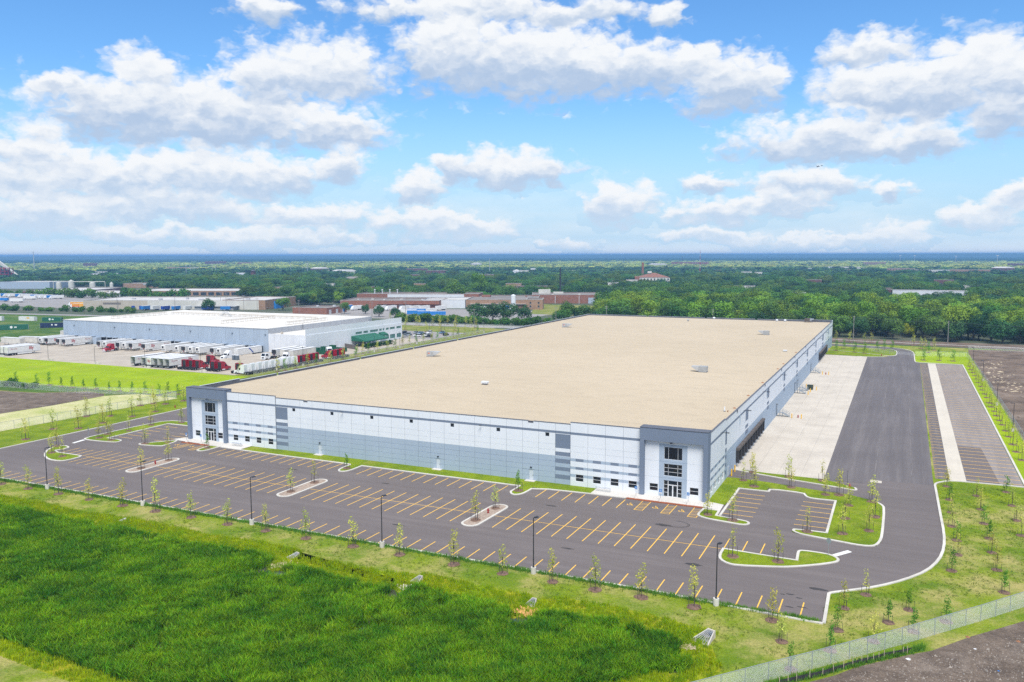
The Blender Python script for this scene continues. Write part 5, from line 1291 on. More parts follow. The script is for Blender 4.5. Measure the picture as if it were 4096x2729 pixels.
M['office_frame'] = mat('office_frame', (0.35, 0.40, 0.42), None, 1, 0.5)
for (a, c, z0, z1, nm) in wins:
    w = window(a, c, z0, z1, [a + (c - a) * (k + 1) / (nm + 1) for k in range(nm)], (), parent=OF, loc=(OX, 0, 0), rz=R(90), frame=M['office_frame'])
    for p in w.children:
        p.data.materials.clear(); p.data.materials.append(M['green_glass'])
b = MB(); b.box(DX1 + .15, DY + .12, 0, OX - .3, OY1, OZ - .35); b.link('core_wall', M['office_white'], OF)
b = MB(); b.face([(DX1 + .12, DY + .1, OZ - .3), (OX - .2, DY + .1, OZ - .3), (OX - .2, OY1, OZ - .3), (DX1 + .12, OY1, OZ - .3)]); b.link('roof', M['membrane'], OF)
b = MB(); b.box(DX1 + .1, OY1 - .3, OZ - .4, OX, OY1, OZ); b.link('parapet', M['office_white'], OF)
b = MB(); b.box(-.1, 336.8, .4, .02, 339.6, 4.0); b.link('door', M['office_white'], OF, (OX, 0, 0))
# awning
A = MB(); y0, y1, xo = 350.6, 371.5, -246.2
A.face([(OX, y0, 5.5), (xo, y0, 3.3), (xo, y1, 3.3), (OX, y1, 5.5)]); A.face([(OX, y0, 5.5), (OX, y0, 3.0), (xo, y0, 2.8), (xo, y0, 3.3)])
A.face([(xo, y0, 3.3), (xo, y0, 2.8), (xo, y1, 2.8), (xo, y1, 3.3)]); A.face([(OX, y1, 5.5), (xo, y1, 3.3), (xo, y1, 2.8), (OX, y1, 3.0)])
aw = A.link('awning', M['canvas_green'], OF)
A = MB(); A.extrude_y([(0, 5.3), (2.6, 4.2), (2.6, 3.4), (0, 3.2)][::-1], 375.3, 380.7); A.link('awning', M['canvas_green'], OF, (OX, 0, 0))
for yy in np.linspace(y0 + .2, y1 - .2, 6):
    b = MB(); b.tube((xo + .1, yy, 0), (xo + .1, yy, 2.85), .08, 6); b.link('post', M['office_frame'], aw)
for (x, y, sx, sy, sz, m) in ((-266.0, 359, 4.2, 2.0, 1.9, 'metal_grey'), (-264.5, 364, 2.5, 1.5, 1.6, 'metal_grey'), (-262.0, 328, 2.2, 1.4, 1.4, 'office_white'), (-273, 318.6, 1.0, .8, 1.0, 'pipe_beige'), (-272, 348, .8, .8, .9, 'pipe_beige'), (-262, 345, .5, .5, .6, 'pipe_beige')):
    b = MB(); b.box(-sx / 2, -sy / 2, .15, sx / 2, sy / 2, sz); b.box(-sx / 2 + .1, -sy / 2 + .1, 0, sx / 2 - .1, sy / 2 - .1, .15); b.box(-sx / 4, -sy / 4, sz, sx / 4, sy / 4, sz + .12)
    tag(b.link('roof_unit', M[m], None, (x, y, OZ - .3)), {359: 'long grey condenser unit on the white office roof', 364: 'shorter grey condenser behind the long one on the office roof', 328: 'white air conditioner alone near the office roof edge', 318.6: 'small beige vent box at the front left of the office roof', 348: 'small beige vent box against the tall grey wall', 345: 'tiny beige vent near the middle of the office roof'}[y], 'roof unit')
# pipe racks over the white roof
def rack(x0, y0, x1, y1, label, n, h=1.6):
    t = thing('pipe_rack', label, 'pipe rack', (x0, y0, DZ + .05), 0, 'beige pipe racks on the white roof')
    dx, dy = x1 - x0, y1 - y0; L = math.hypot(dx, dy); ux, uy = dx / L, dy / L
    for off, z in ((-.5, h), (.5, h), (0, h * .7)):
        b = MB(); b.tube((-uy * off, ux * off, z), (dx - uy * off, dy + ux * off, z), .10, 5); b.link('pipe', M['pipe_beige'], t)
    fm = MB(); [fm.tube((-uy * o, ux * o, 0), (-uy * o, ux * o, h + .1), .06, 4) for o in (-.8, .8)]; fm.tube((uy * .8, -ux * .8, h), (-uy * .8, ux * .8, h), .06, 4); fm.box(-.5, -.9, 0, .5, .9, .1)
    fm = fm.mesh('support', M['pipe_beige'])
    for k in range(n): put('support', fm, t, (dx * k / (n - 1), dy * k / (n - 1), 0))
rack(-404, 330, -402, 366, 'beige pipe rack running back along the left part of the white roof', 10)
rack(-402, 371, -352, 371, 'beige pipe rack across the back of the white roof, left half', 13, 1.3)
rack(-350, 372, -294, 372, 'beige pipe rack across the back of the white roof, right half', 14, 1.3)
rack(-322, 330, -320, 367, 'beige pipe rack running back along the middle of the white roof', 12)
rack(-284.5, 336, -285.0, 369, 'beige pipe rack nearest the right edge of the white roof', 12)
t = thing('walkover', 'dark steel walkover stair crossing the pipes on the white roof', 'stairs', (-358, 370, DZ + .05))
for s, nm in ((-1, 'flight'), (1, 'flight')):
    b = MB()
    for yy in (-.6, .6): b.tube((s * 4, yy, 0), (s * .8, yy, 2.2), .09, 5); b.tube((s * 4, yy, 1), (s * .8, yy, 3.2), .05, 5)
    for k in range(7): b.box(s * (4 - k * .5) - .15, -.6, k * .32, s * (4 - k * .5) + .15, .6, k * .32 + .05)
    b.link(nm, M['galv'], t)
b = MB(); b.box(-.85, -.6, 2.15, .85, .6, 2.22); [b.tube((-.8, yy, 3.2), (.8, yy, 3.2), .05, 5) for yy in (-.6, .6)]; b.link('platform', M['galv'], t)

# ------------------------------------------------------------------ vehicles; each lies along +x with its nose at the origin
M['trailer_white'] = mat('trailer_white', (0.72, 0.72, 0.71), (0.62, 0.62, 0.61), 0.6, 0.45, 6, stretch=(1, 1, 3))
M['trailer_roof'] = mat('trailer_roof', (0.76, 0.76, 0.76), (0.66, 0.66, 0.66), 0.5, 0.5)
M['trailer_old'] = mat('trailer_old', (0.60, 0.58, 0.53), (0.48, 0.46, 0.42), 0.5, 0.6, 6)
M['tyre'] = mat('tyre', (0.022, 0.022, 0.024), (0.035, 0.035, 0.036), 3, 0.9)
M['rim'] = mat('rim', (0.45, 0.45, 0.46), None, 3, 0.4, metal=.6)
M['letter_red'] = mat('letter_red', (0.36, 0.012, 0.02), None, 1, 0.5)
M['letter_pale'] = mat('letter_pale', (0.42, 0.18, 0.18), None, 1, 0.6)
M['truck_red'] = mat('truck_red', (0.36, 0.010, 0.028), (0.30, 0.010, 0.025), 1, 0.25, spec=.6)
M['truck_white'] = mat('truck_white', (0.74, 0.76, 0.78), (0.70, 0.72, 0.74), 1, 0.3)
M['inside'] = mat('inside', (0.10, 0.10, 0.105), (0.07, 0.07, 0.07), 1, 0.8)
M['stripe_blue'] = mat('stripe_blue', (0.015, 0.06, 0.32), None, 1, 0.5)
M['container_green'] = mat('container_green', (0.015, 0.13, 0.075), (0.012, 0.10, 0.06), 0.8, 0.6)
M['container_navy'] = mat('container_navy', (0.01, 0.025, 0.085), (0.008, 0.02, 0.065), 0.8, 0.6)
M['sky_blue'] = mat('sky_blue', (0.02, 0.20, 0.55), (0.02, 0.16, 0.46), 0.8, 0.5)
M['poster_yellow'] = mat('poster_yellow', (0.75, 0.42, 0.04), (0.62, 0.10, 0.03), 0.35, 0.5)
M['lime'] = mat('lime', (0.10, 0.55, 0.12), None, 1, 0.5)
def wheel_mesh(r=.5, w=.6):
    b = MB(); b.tube((0, -w / 2, 0), (0, w / 2, 0), r, 14)
    k = MB(); k.tube((0, -w / 2 - .012, 0), (0, w / 2 + .012, 0), r * .52, 10)
    return b.mesh('wheel', M['tyre']), k.mesh('rim', M['rim'])
WHL, WRIM = wheel_mesh(); CWH, CRIM = wheel_mesh(.33, .22)
def wheels(t, spots, r=.5, ms=(None, None)):
    a, k = ms if ms[0] else (WHL, WRIM)
    for x, y in spots:
        w = put('wheel', a, t, (x, y, r)); put('rim', k, w)
LT = None
def letters(body, size, m, bold=.02):
    o = text_part(body, size, 'lettering', m, None, (0, 0, 0), (0, 0, 0), bold=bold); me = o.data; bpy.data.objects.remove(o); return me
LBIG, LDOT, LNOSE = letters('lily', 2.1, M['letter_red'], .05), letters('lily.com', 1.05, M['letter_pale'], .01), letters('lily', 1.0, M['letter_red'], .03)
def trailer_proto(unit=None, lily=False, opened=False, skirt=True, old=False, length=16.2, stripe=False):
    t = put('semi_trailer', None); L = length; W = 1.3; z0, z1 = 1.15, 4.08
    m = M['trailer_old'] if old else M['trailer_white']
    b = MB()
    if opened:
        b.box(0, -W, z0, L - .01, -W + .06, z1); b.box(0, W - .06, z0, L - .01, W, z1); b.box(0, -W + .06, z0, .08, W - .06, z1); b.box(.08, -W + .06, z0, L, W - .06, z0 + .12, 1); b.box(.08, -W + .06, z1 - .08, L, W - .06, z1 - .01, 0)
        b.box(3, -W + .06, z0 + .12, 3.1, W - .06, z1 - .08, 1)
    else:
        b.box(0, -W, z0, L, W, z1)
    o = b.link('body', [m, M['inside']], t)
    b = MB(); b.box(-.02, -W - .015, z1, L + .02, W + .015, z1 + .03); b.link('roof', M['trailer_roof'], t)
    b = MB()
    for z in (z0, z1 - .1):
        for s in (-1, 1): b.box(-.01, s * W - (.02 if s > 0 else .02), z - .06, L + .01, s * W + .02, z + .1)
    for s in (-1, 1): b.box(L - .12, s * W - .02, z0, L + .015, s * W + .02, z1)
    b.link('rail', M['galv'], t)
    if opened:
        for k in range(3):
            b = MB(); b.box(L - .9, -W + .07, z0 + .65 + k * .65, L - .84, W - .07, z0 + .72 + k * .65); b.link('load_bar', M['rim'], t)
    else:
        for s in (-1, 1):
            b = MB(); b.box(L, min(s * .02, s * (W - .06)), z0 + .05, L + .03, max(s * .02, s * (W - .06)), z1 - .12); d = b.link('rear_door', m, t)
            b = MB(); b.tube((L + .05, s * .4, z0 + .1), (L + .05, s * .4, z1 - .2), .025, 4); b.link('lock_rod', M['rim'], d)
    b = MB(); b.box(L - .15, -W + .1, .5, L, W - .1, .65); b.box(L - .13, -.6, .65, L - .05, -.5, z0); b.box(L - .13, .5, .65, L - .05, .6, z0); b.link('bumper', M['galv'], t)
    b = MB(); b.box(L - 4.2, -.55, .75, L - 1.2, .55, z0); b.box(.6, -.5, .95, L - 4.2, -.4, z0); b.box(.6, .4, .95, L - 4.2, .5, z0); b.link('frame', M['black_metal'], t)
    wheels(t, [(L - 3.5, -1.0), (L - 3.5, 1.0), (L - 2.2, -1.0), (L - 2.2, 1.0)])
    for s in (-1, 1):
        b = MB(); b.box(2.7, s * .95 - .08, .05, 2.9, s * .95 + .08, z0); b.box(2.6, s * .95 - .16, 0, 3.0, s * .95 + .16, .06); b.link('landing_gear', M['galv'], t)
        if skirt:
            b = MB(); b.box(4.3, s * (W - .04) - .02, .35, L - 4.6, s * (W - .04) + .02, z0); b.link('side_skirt', M['trailer_roof'], t)
    if unit:
        b = MB(); b.extrude_y([(-.62, 2.3), (0, 2.1), (0, 3.95), (-.55, 3.85)], -.98, .98); u = b.link('cooling_unit', M['black_metal'] if unit == 'black' else M['trailer_roof'], t)
        b = MB(); b.box(-.66, -.7, 2.55, -.6, .5, 3.6); b.link('grille', M['black_metal'], u)
    if lily:
        for s, rz in ((-1, 0), (1, R(180))):
            a = put('lettering', LBIG, t, (4.6 if s < 0 else 4.6, s * (W + .02), 2.85)); a.rotation_euler = (R(90), 0, rz)
            a = put('lettering', LDOT, t, (L - 3.0, s * (W + .02), 3.1)); a.rotation_euler = (R(90), 0, rz)
        a = put('lettering', LNOSE, t, (-.02 if not unit else -.03, 0, 1.65)); a.rotation_euler = (R(90), 0, R(-90))
    if stripe:
        for s in (-1, 1):
            b = MB(); b.face([(7.0, s * (W + .015), z1 - .2), (7.9, s * (W + .015), z1 - .2), (10.6, s * (W + .015), z0 + .3), (9.7, s * (W + .015), z0 + .3)]); b.link('stripe', M['stripe_blue'], t)
    return t
TR = {'lily': trailer_proto('black', True), 'white': trailer_proto('white'), 'plain': trailer_proto(None, skirt=False, old=True), 'open': trailer_proto(None, True, True), 'closed': trailer_proto(None, True), 'stripe': trailer_proto(None, stripe=True, skirt=False)}
def place(proto, x, y, rz, label, cat, group, z=0.0, name=None):
    o = dup(proto, (x, y, z), rz, label, group); o['category'] = cat
    if name: o.name = name
    return o
UP = R(90); DN = R(-90)
DK = [(-424.0, 'plain', 'plain grey-white trailer at the far left end of the docks'), (-419.3, 'white', 'white trailer with a white cooling unit, first dock of the left group'), (-414.7, 'lily', 'white trailer with red lettering and black cooling unit, second in the left dock group'), (-405.6, 'lily', 'white trailer with red lettering half hidden behind its right-hand neighbour in the left dock group'), (-401.0, 'lily', 'white trailer with red lettering showing its whole side, rightmost of the left dock group'),
      (-374.6, 'lily', 'white trailer with black cooling unit, first of the middle dock group'), (-370.0, 'white', 'white trailer with a white cooling unit, second of the middle dock group'), (-360.6, 'lily', 'white trailer hitched to the red tractor at the docks'), (-356.0, 'white', 'white trailer with a white cooling unit right of the hitched red tractor'), (-351.3, 'lily', 'white trailer with red lettering, two places right of the hitched red tractor'), (-342.4, 'lily', 'white trailer with red lettering at the right end of the middle dock group'),
      (-328.8, 'white', 'plain white trailer with cooling unit, first of the right dock group'), (-319.7, 'white', 'plain white trailer, second of the right dock group'), (-315.4, 'lily', 'white trailer with black cooling unit, third of the right dock group'), (-310.7, 'white', 'plain white trailer, fourth of the right dock group'), (-306.2, 'white', 'plain white trailer with full side showing, fifth of the right dock group'), (-297.0, 'lily', 'white trailer with red lettering, second to last of the right dock group'), (-292.7, 'white', 'plain white trailer with full side showing, last before the blue-striped one')]
for x, k, l in DK: place(TR[k], x, 297.0, UP, l, 'trailer', 'white trailers backed into the docks', -1.14, 'semi_trailer')
place(TR['stripe'], -282.6, 297.4, UP, 'white trailer with a diagonal blue stripe at the last metal-wall dock', 'trailer', 'white trailers backed into the docks', -1.0, 'semi_trailer')
for x, k, l in ((-258.9, 'lily', 'trailer with red lettering backed to the white office wing'), (-254.2, 'plain', 'plain trailer in the middle of three at the white office wing'), (-249.3, 'plain', 'plain white trailer nearest the tan roof, at the white office wing')):
    place(TR[k], x, 296.5, UP, l, 'trailer', 'trailers at the office wing', .01, 'semi_trailer')
for x, k, l in ((-295.2, 'open', 'open-ended white trailer standing apart at the left of the parked row'), (-289.0, 'open', 'open-ended white trailer, first of the tight row of five'), (-285.6, 'closed', 'white trailer with red lettering on its closed doors, second of the tight row'), (-282.2, 'open', 'open-ended white trailer, third of the tight row of five'), (-278.9, 'open', 'open-ended white trailer, fourth of the tight row of five'), (-275.5, 'open', 'open-ended white trailer nearest the red tractors, last of the tight row')):
    o = place(TR[k], x, 250.0 + 16.3, DN, l, 'trailer', 'trailers parked in a row by the lawn', .01, 'semi_trailer')
a = put('lettering', LBIG, None, (0, 0, 0))
for o in [q for q in bpy.data.objects if q.get('label') == 'white trailer with red lettering on its closed doors, second of the tight row']:
    a.parent = o; a.location = (16.26, 0, 2.7); a.rotation_euler = (R(90), 0, R(90)); a.scale = (.75, .75, .75)
for x, l in ((-380.2, 'white trailer with red lettering showing its long side at the left yard edge'), (-383.6, 'white trailer second from the right in the pack at the left yard edge'), (-387.0, 'white trailer third from the right in the pack at the left yard edge')):
    place(TR['closed'], x, 251.5 + 16.3, DN, l, 'trailer', 'trailers parked at the left yard edge', .01, 'semi_trailer')
place(TR['plain'], -439.5, 289.5, 0, 'plain white trailer standing broadside at the left end of the yard', 'trailer', 'trailers parked at the left yard edge', -.9, 'semi_trailer')
place(TR['plain'], -436.5, 297.5, R(12), 'plain trailer behind the broadside one at the left end of the yard', 'trailer', 'trailers parked at the left yard edge', -1.1, 'semi_trailer')
place(TR['plain'], -436, 322, R(8), 'pale trailer by the left end wall of the metal building', 'trailer', 'trailers parked at the left yard edge', .0, 'semi_trailer')
def tractor_proto(m, day=False, yard=False):
    t = put('semi_tractor', None); W = 1.2
    b = MB()
    if yard:
        prof = [(0, .55), (3.2, .55), (3.2, 2.9), (.5, 2.95), (.1, 1.7), (0, 1.4)]
    elif day:
        prof = [(0, .55), (3.9, .55), (3.9, 3.5), (3.2, 3.55), (2.6, 2.75), (1.9, 1.75), (.15, 1.5), (0, 1.2)]
    else:
        prof = [(0, .55), (5.0, .55), (5.0, 3.85), (4.2, 3.95), (3.2, 3.55), (2.5, 2.75), (1.8, 1.85), (.2, 1.55), (0, 1.2)]
    b.extrude_y(prof, -W, W); b.link('cab', M[m], t)
    if yard:
        ws = [(.115, -1.0, 1.78), (.115, 1.0, 1.78), (.46, .95, 2.85), (.46, -.95, 2.85)]; sw = (.6, 2.0, 1.8, 2.7)
    elif day:
        ws = [(1.95, -1.05, 1.85), (1.95, 1.05, 1.85), (2.56, 1.0, 2.70), (2.56, -1.0, 2.70)]; sw = (2.4, 3.3, 1.8, 2.55)
    else:
        ws = [(1.86, -1.05, 1.95), (1.86, 1.05, 1.95), (2.46, 1.0, 2.72), (2.46, -1.0, 2.72)]; sw = (2.5, 3.3, 1.8, 2.6)
    b = MB(); b.face([(x - .03, y, z + .02) for x, y, z in ws]); b.link('windscreen', M['glass'], t)
    for s in (-1, 1):
        b = MB(); b.box(sw[0], s * W - .012, sw[2], sw[1], s * W + .012, sw[3]); b.link('side_window', M['glass'], t)
        b = MB(); b.tube((1.9, s * (W + .25), 1.6), (1.9, s * (W + .25), 2.3), .09, 6); b.link('mirror', M['black_metal'], t)
        b = MB(); b.box(-.04, s * .85 - .2, .85, .02, s * .85 + .2, 1.1); b.link('headlight', M['alu'], t)
    b = MB(); b.box(-.05, -.62, .75, .0, .62, 1.35); b.link('grille', M['black_metal'] if m != 'truck_red' else M['alu'], t)
    b = MB(); b.box(-.15, -W, .3, .25, W, .6); b.link('bumper', M['alu'] if m == 'truck_red' else M[m], t)
    xe = prof[1][0]
    b = MB(); b.box(xe - .2, -.45, .75, 8.0, -.3, 1.0); b.box(xe - .2, .3, .75, 8.0, .45, 1.0); b.box(xe + .9, -.7, 1.0, xe + 2.2, .7, 1.15); b.box(7.9, -1.1, .7, 8.0, 1.1, 1.0); b.link('chassis', M['black_metal'], t)
    for s in (-1, 1):
        b = MB(); b.tube((xe - 1.7, s * .95, .62), (xe - .1, s * .95, .62), .33, 10); b.link('fuel_tank', M['alu'], t)
        b = MB(); b.box(5.2, s * 1.0 - .3, 1.02, 7.9, s * 1.0 + .3, 1.06); b.link('mudguard', M['black_metal'], t)
    # dark gap and fairing lips behind the sleeper
    b = MB(); b.box(xe, -W + .12, .9, xe + .02, W - .12, prof[2][1] - .25); b.link('back_panel', M['black_foam'] if m == 'truck_red' else M[m], t)
    for s in (-1, 1):
        b = MB(); b.extrude_y([(xe, .9), (xe + .45, .9), (xe + .35, prof[2][1] - .1), (xe, prof[2][1])], s * W - .03, s * W + .03); b.link('side_fairing', M[m], t)
    wheels(t, [(1.25, -1.0), (1.25, 1.0), (6.0, -.95), (6.0, .95), (7.25, -.95), (7.25, .95)])
    return t
TC = {'red': tractor_proto('truck_red'), 'white': tractor_proto('truck_white'), 'day': tractor_proto('truck_white', True), 'yard': tractor_proto('truck_white', yard=True)}
for x, y, l in ((-262.0, 258.6, 'dark red tractor showing its full side, right end of the trio by the trailers'), (-265.4, 258.4, 'dark red tractor in the middle of the trio by the trailers'), (-268.8, 258.2, 'dark red tractor at the left of the trio by the trailers'), (-250.4, 259.2, 'dark red tractor, right one of the pair by the light pole'), (-254.0, 259.0, 'dark red tractor, left one of the pair by the light pole'), (-239.9, 258.4, 'dark red tractor standing alone beside the white tractors'), (-270.5, 273.5, 'dark red tractor standing alone farther back in the yard')):
    place(TC['red'], x, y, DN, l, 'truck', 'dark red tractors parked in the yard', .01, 'semi_tractor')
place(TC['red'], -360.6, 288.6, UP, 'bright red tractor hitched to a docked trailer', 'truck', 'dark red tractors parked in the yard', -1.14, 'semi_tractor')
WY = [251.2, 255.4, 259.4, 263.2, 266.9, 270.5, 273.9, 277.4, 280.8]
for i, y in enumerate(WY): place(TC['white'], -239.0, y, 0, f'white sleeper tractor, {ORD[i + 1]} nearest in the row behind the tan roof edge', 'truck', 'white tractors in a row', .01, 'semi_tractor')
for i, y in enumerate((284.6, 288.1, 291.6, 295.2)): place(TC['red'], -239.0, y, 0, f'dark red tractor seen from behind, {ORD[i + 1]} of the four next to the white row', 'truck', 'dark red tractors seen from behind', .01, 'semi_tractor')
for i, y in enumerate((305.6, 310.0, 313.8)): place(TC['red'], -238.6, y, 0, f'dark red tractor seen from behind, {ORD[i + 1]} of the three by the green bins', 'truck', 'dark red tractors seen from behind', .01, 'semi_tractor')
place(TC['white'], -282.6, 288.5, UP, 'white tractor hitched to the blue-striped trailer beside the grey toilets', 'truck', 'white trucks at work', -1.05, 'semi_tractor')
place(TC['yard'], -258.9, 289.0, UP, 'white flat-nosed yard truck hitched to a trailer with red lettering', 'truck', 'white trucks at work', .01, 'yard_truck')
place(TC['day'], -249.3, 290.0, UP, 'white day-cab tractor hitched to the trailer nearest the tan roof', 'truck', 'white trucks at work', .01, 'semi_tractor')
place(TC['day'], -243.0, 318.0, R(150), 'white day-cab tractor standing by the green bins', 'truck', 'white trucks at work', .01, 'semi_tractor')
# containers in the field
def box_thing(name, x, y, rz, L, W, z0, z1, m, label, cat, group, ribs=True, extra=None, dz=0.0):
    t = thing(name, label, cat, (x, y, dz), rz, group)
    b = MB(); b.box(0, -W / 2, z0, L, W / 2, z1)
    if ribs:
        k = .4
        while k < L - .4:
            for s in (-1, 1): b.box(k, s * W / 2 - .03, z0 + .15, k + .3, s * W / 2 + .03, z1 - .15)
            k += .75
    b.link('body', m, t)
    b = MB(); [b.box(xx, yy, z0 - (.0 if z0 > .3 else 0), xx + .16, yy + .16, z1 + .02) for xx in (-.02, L - .14) for yy in (-W / 2 - .02, W / 2 - .14)]
    b.link('corner_post', M['galv'], t)
    if z0 > .5:
        b = MB(); b.box(L * .7, -.5, .5, L - .5, .5, z0); b.box(.5, -.5, z0 - .2, L * .7, .5, z0); b.link('chassis', M['black_metal'], t)
        wheels(t, [(L - 3, -.95), (L - 3, .95), (L - 1.7, -.95), (L - 1.7, .95)])
    return t
CG = 'containers standing in the field'
t = box_thing('container', -580.5, 396.0, R(8), 14.6, 2.5, .1, 3.0, M['trailer_white'], 'white container with a yellow panel standing in the field', 'container', CG)
b = MB(); b.box(7.5, -1.3, 1.7, 10.0, -1.27, 2.6); b.link('yellow_panel', M['yellow'], t)
t = box_thing('container', -557, 397, R(20), 14.6, 2.5, .1, 3.0, M['container_green'], 'green container with a round white mark, farther of the two', 'container', CG)
def disc(t, x, z, r, yy): 
    b = MB(); b.face([(x + r * math.cos(a), yy, z + r * math.sin(a)) for a in np.linspace(0, 6.283, 13)[:-1]]); b.link('white_mark', M['sign_white'], t); b = MB(); b.face([(x + 1.6, yy, z - .5), (x + 3.0, yy, z - .5), (x + 3.0, yy, z + .3), (x + 1.6, yy, z + .3)]); b.link('white_mark', M['sign_white'], t)
disc(t, 6, 1.7, .8, -1.29)
t = box_thing('container', -517, 337, R(52), 17.5, 2.6, .1, 3.2, M['container_green'], 'green container with a round white mark, nearer of the two', 'container', CG); disc(t, 8, 1.8, .8, -1.34)
t = box_thing('container', -508, 360, R(44), 16.5, 2.6, .1, 3.2, M['container_navy'], 'dark navy container lying behind the corner of the metal building', 'container', CG); disc(t, 7, 2.0, .5, -1.34)
t = box_thing('container', -601, 385, R(20), 12.5, 2.6, .1, 3.2, M['trailer_white'], 'white container with blue marks at the left picture edge', 'container', CG)
b = MB(); b.box(4, -1.36, 1.7, 9, -1.33, 2.3); b.link('blue_mark', M['sky_blue'], t)
box_thing('container', -526, 325, R(60), 12, 2.6, .1, 3.0, M['trailer_white'], 'white container end cut off by the left picture edge, nearest', 'container', CG)
# skips, toilets
def skip(x, y, rz, L, h, label, lid=False):
    t = thing('skip', label, 'skip', (x, y, .01), rz, 'green waste bins by the office wing')
    b = MB(); z = h; w = 1.2
    b.box(0, -w, .2, L, -w + .1, z); b.box(0, w - .1, .2, L, w, z); b.box(0, -w + .1, .2, .1, w - .1, z); b.box(L - .1, -w + .1, .2, L, w - .1, z); b.box(.1, -w + .1, .2, L - .1, w - .1, .3)
    k = .4
    while k < L - .3:
        for s in (-1, 1): b.box(k, s * w - .06, .25, k + .12, s * w + .06, z)
        k += .8
    b.link('body', M['bin_green'], t)
    b = MB(); b.box(0, -.9, 0, L, -.75, .2); b.box(0, .75, 0, L, .9, .2); b.link('runner', M['black_metal'], t)
    if lid: b = MB(); b.box(.1, -w + .1, z - .3, L - .1, w - .1, z - .15); b.link('lid', M['bin_green'], t)
for x, y, L, h, l in ((-253.6, 318.5, 2.6, 2.9, 'tall green compactor box against the white wall, nearest'), (-253.6, 324.3, 2.6, 2.9, 'tall green compactor box against the white wall, middle one'), (-253.6, 331.0, 2.6, 2.9, 'tall green compactor box against the white wall, farthest'), (-250.6, 318.5, 6.0, 1.9, 'long green waste container, nearest of three'), (-250.6, 324.3, 6.0, 1.9, 'long green waste container, middle of three'), (-250.6, 331.0, 6.0, 1.9, 'long green waste container, farthest of three'), (-250.2, 303.8, 5.8, 1.6, 'dark green open skip beside the day-cab tractor')):
    skip(x, y, 0, L, h, l, 'compactor' in l)
M['toilet_grey'] = mat('toilet_grey', (0.13, 0.16, 0.19), (0.10, 0.125, 0.15), 1, 0.6)
for x, l in ((-271.6, 'grey portable toilet, left one of the pair'), (-269.6, 'grey portable toilet, right one of the pair')):
    t = thing('portable_toilet', l, 'toilet', (x, 284.5, .01), 0, 'grey portable toilets')
    b = MB(); b.box(-.6, -.6, .1, .6, .6, 2.1); b.box(-.65, -.65, 0, .65, .65, .1); b.link('cabin', M['toilet_grey'], t)
    b = MB(); b.extrude_y([(-.65, 2.1), (.65, 2.1), (.5, 2.3), (-.5, 2.3)], -.65, .65); b.link('roof', M['alu'], t)
    b = MB(); b.box(-.4, -.63, .2, .4, -.6, 1.95); b.link('door', M['toilet_grey'], t)
# cars
def car_proto(m, suv):
    t = put('parked_car', None); W = .9
    h = 1.72 if suv else 1.45
    b = MB(); b.extrude_y([(.05, .3), (4.5, .3), (4.6, .6), (4.5, .95), (.9 if not suv else 1.1, .98), (.1, .8), (0, .55)], -W, W); b.link('body', M[m], t)
    top = [(1.15, .95), (4.45 if suv else 4.1, .95), (4.25 if suv else 3.3, h - .05), (3.9 if suv else 3.1, h), (2.1, h), (1.9, h - .05)]
    b = MB(); b.extrude_y(top, -W + .08, W - .08); b.link('cabin', M['glass'], t)
    b = MB(); b.box(1.95, -W + .07, h - .02, 4.0 if suv else 3.2, W - .07, h + .02); b.link('roof', M[m], t)
    wheels(t, [(.85, -.82), (.85, .82), (3.65, -.82), (3.65, .82)], .33, (CWH, CRIM))
    return t
M['car_black'] = mat('car_black', (0.015, 0.017, 0.022), None, 1, .25); M['car_silver'] = mat('car_silver', (0.42, 0.46, 0.50), None, 1, .3, metal=.3); M['car_blue'] = mat('car_blue', (0.10, 0.20, 0.32), None, 1, .3)
CP = {(m, s): car_proto(m, s) for m in ('car_black', 'car_silver', 'truck_white', 'car_blue') for s in (0, 1)}
NMC = {'car_black': 'black', 'car_silver': 'silver', 'truck_white': 'white', 'car_blue': 'blue'}
CARS = [(-262.5, 408.5, 'car_silver', 0, 'nearest the office wing corner'), (-264.5, 414.0, 'car_silver', 1, 'second row behind the office corner, left'), (-268.0, 424.0, 'car_black', 1, 'at the back left of the car park'), (-259.8, 416.0, 'car_black', 0, 'just right of the left pair'), (-254.8, 409.5, 'truck_white', 1, 'in the front row, left of the black one'), (-262.5, 428.0, 'car_silver', 0, 'in the back row, left'), (-251.0, 413.5, 'truck_white', 0, 'in the middle of the front row'), (-254.0, 417.0, 'car_black', 0, 'behind the white pair'), (-246.6, 408.6, 'car_black', 1, 'at the right end of the front row'), (-256.5, 428.2, 'truck_white', 1, 'in the back row, middle'), (-259.2, 427.6, 'car_blue', 0, 'in the back row between a silver and a white car'), (-240.5, 424.5, 'car_black', 1, 'parked alone near the young trees'), (-272.5, 421, 'car_black', 0, 'half hidden by the office wing'), (-249.0, 430.5, 'car_blue', 0, 'in the back row, right end')]
for x, y, m, s, l in CARS:
    o = dup(CP[(m, s)], (x, y, .02), R(_rs.choice((90, 95, 270, 265)) if y > 420 else _rs.choice((20, 200, 10))), f'{NMC[m]} {"SUV" if s else "saloon car"} {l}', 'cars parked beside the white offices'); o['category'] = 'car'
for P_ in list(TR.values()) + list(TC.values()) + list(CP.values()):
    for ch in list(P_.children):
        for g in list(ch.children): bpy.data.objects.remove(g)
        bpy.data.objects.remove(ch)
    bpy.data.objects.remove(P_)
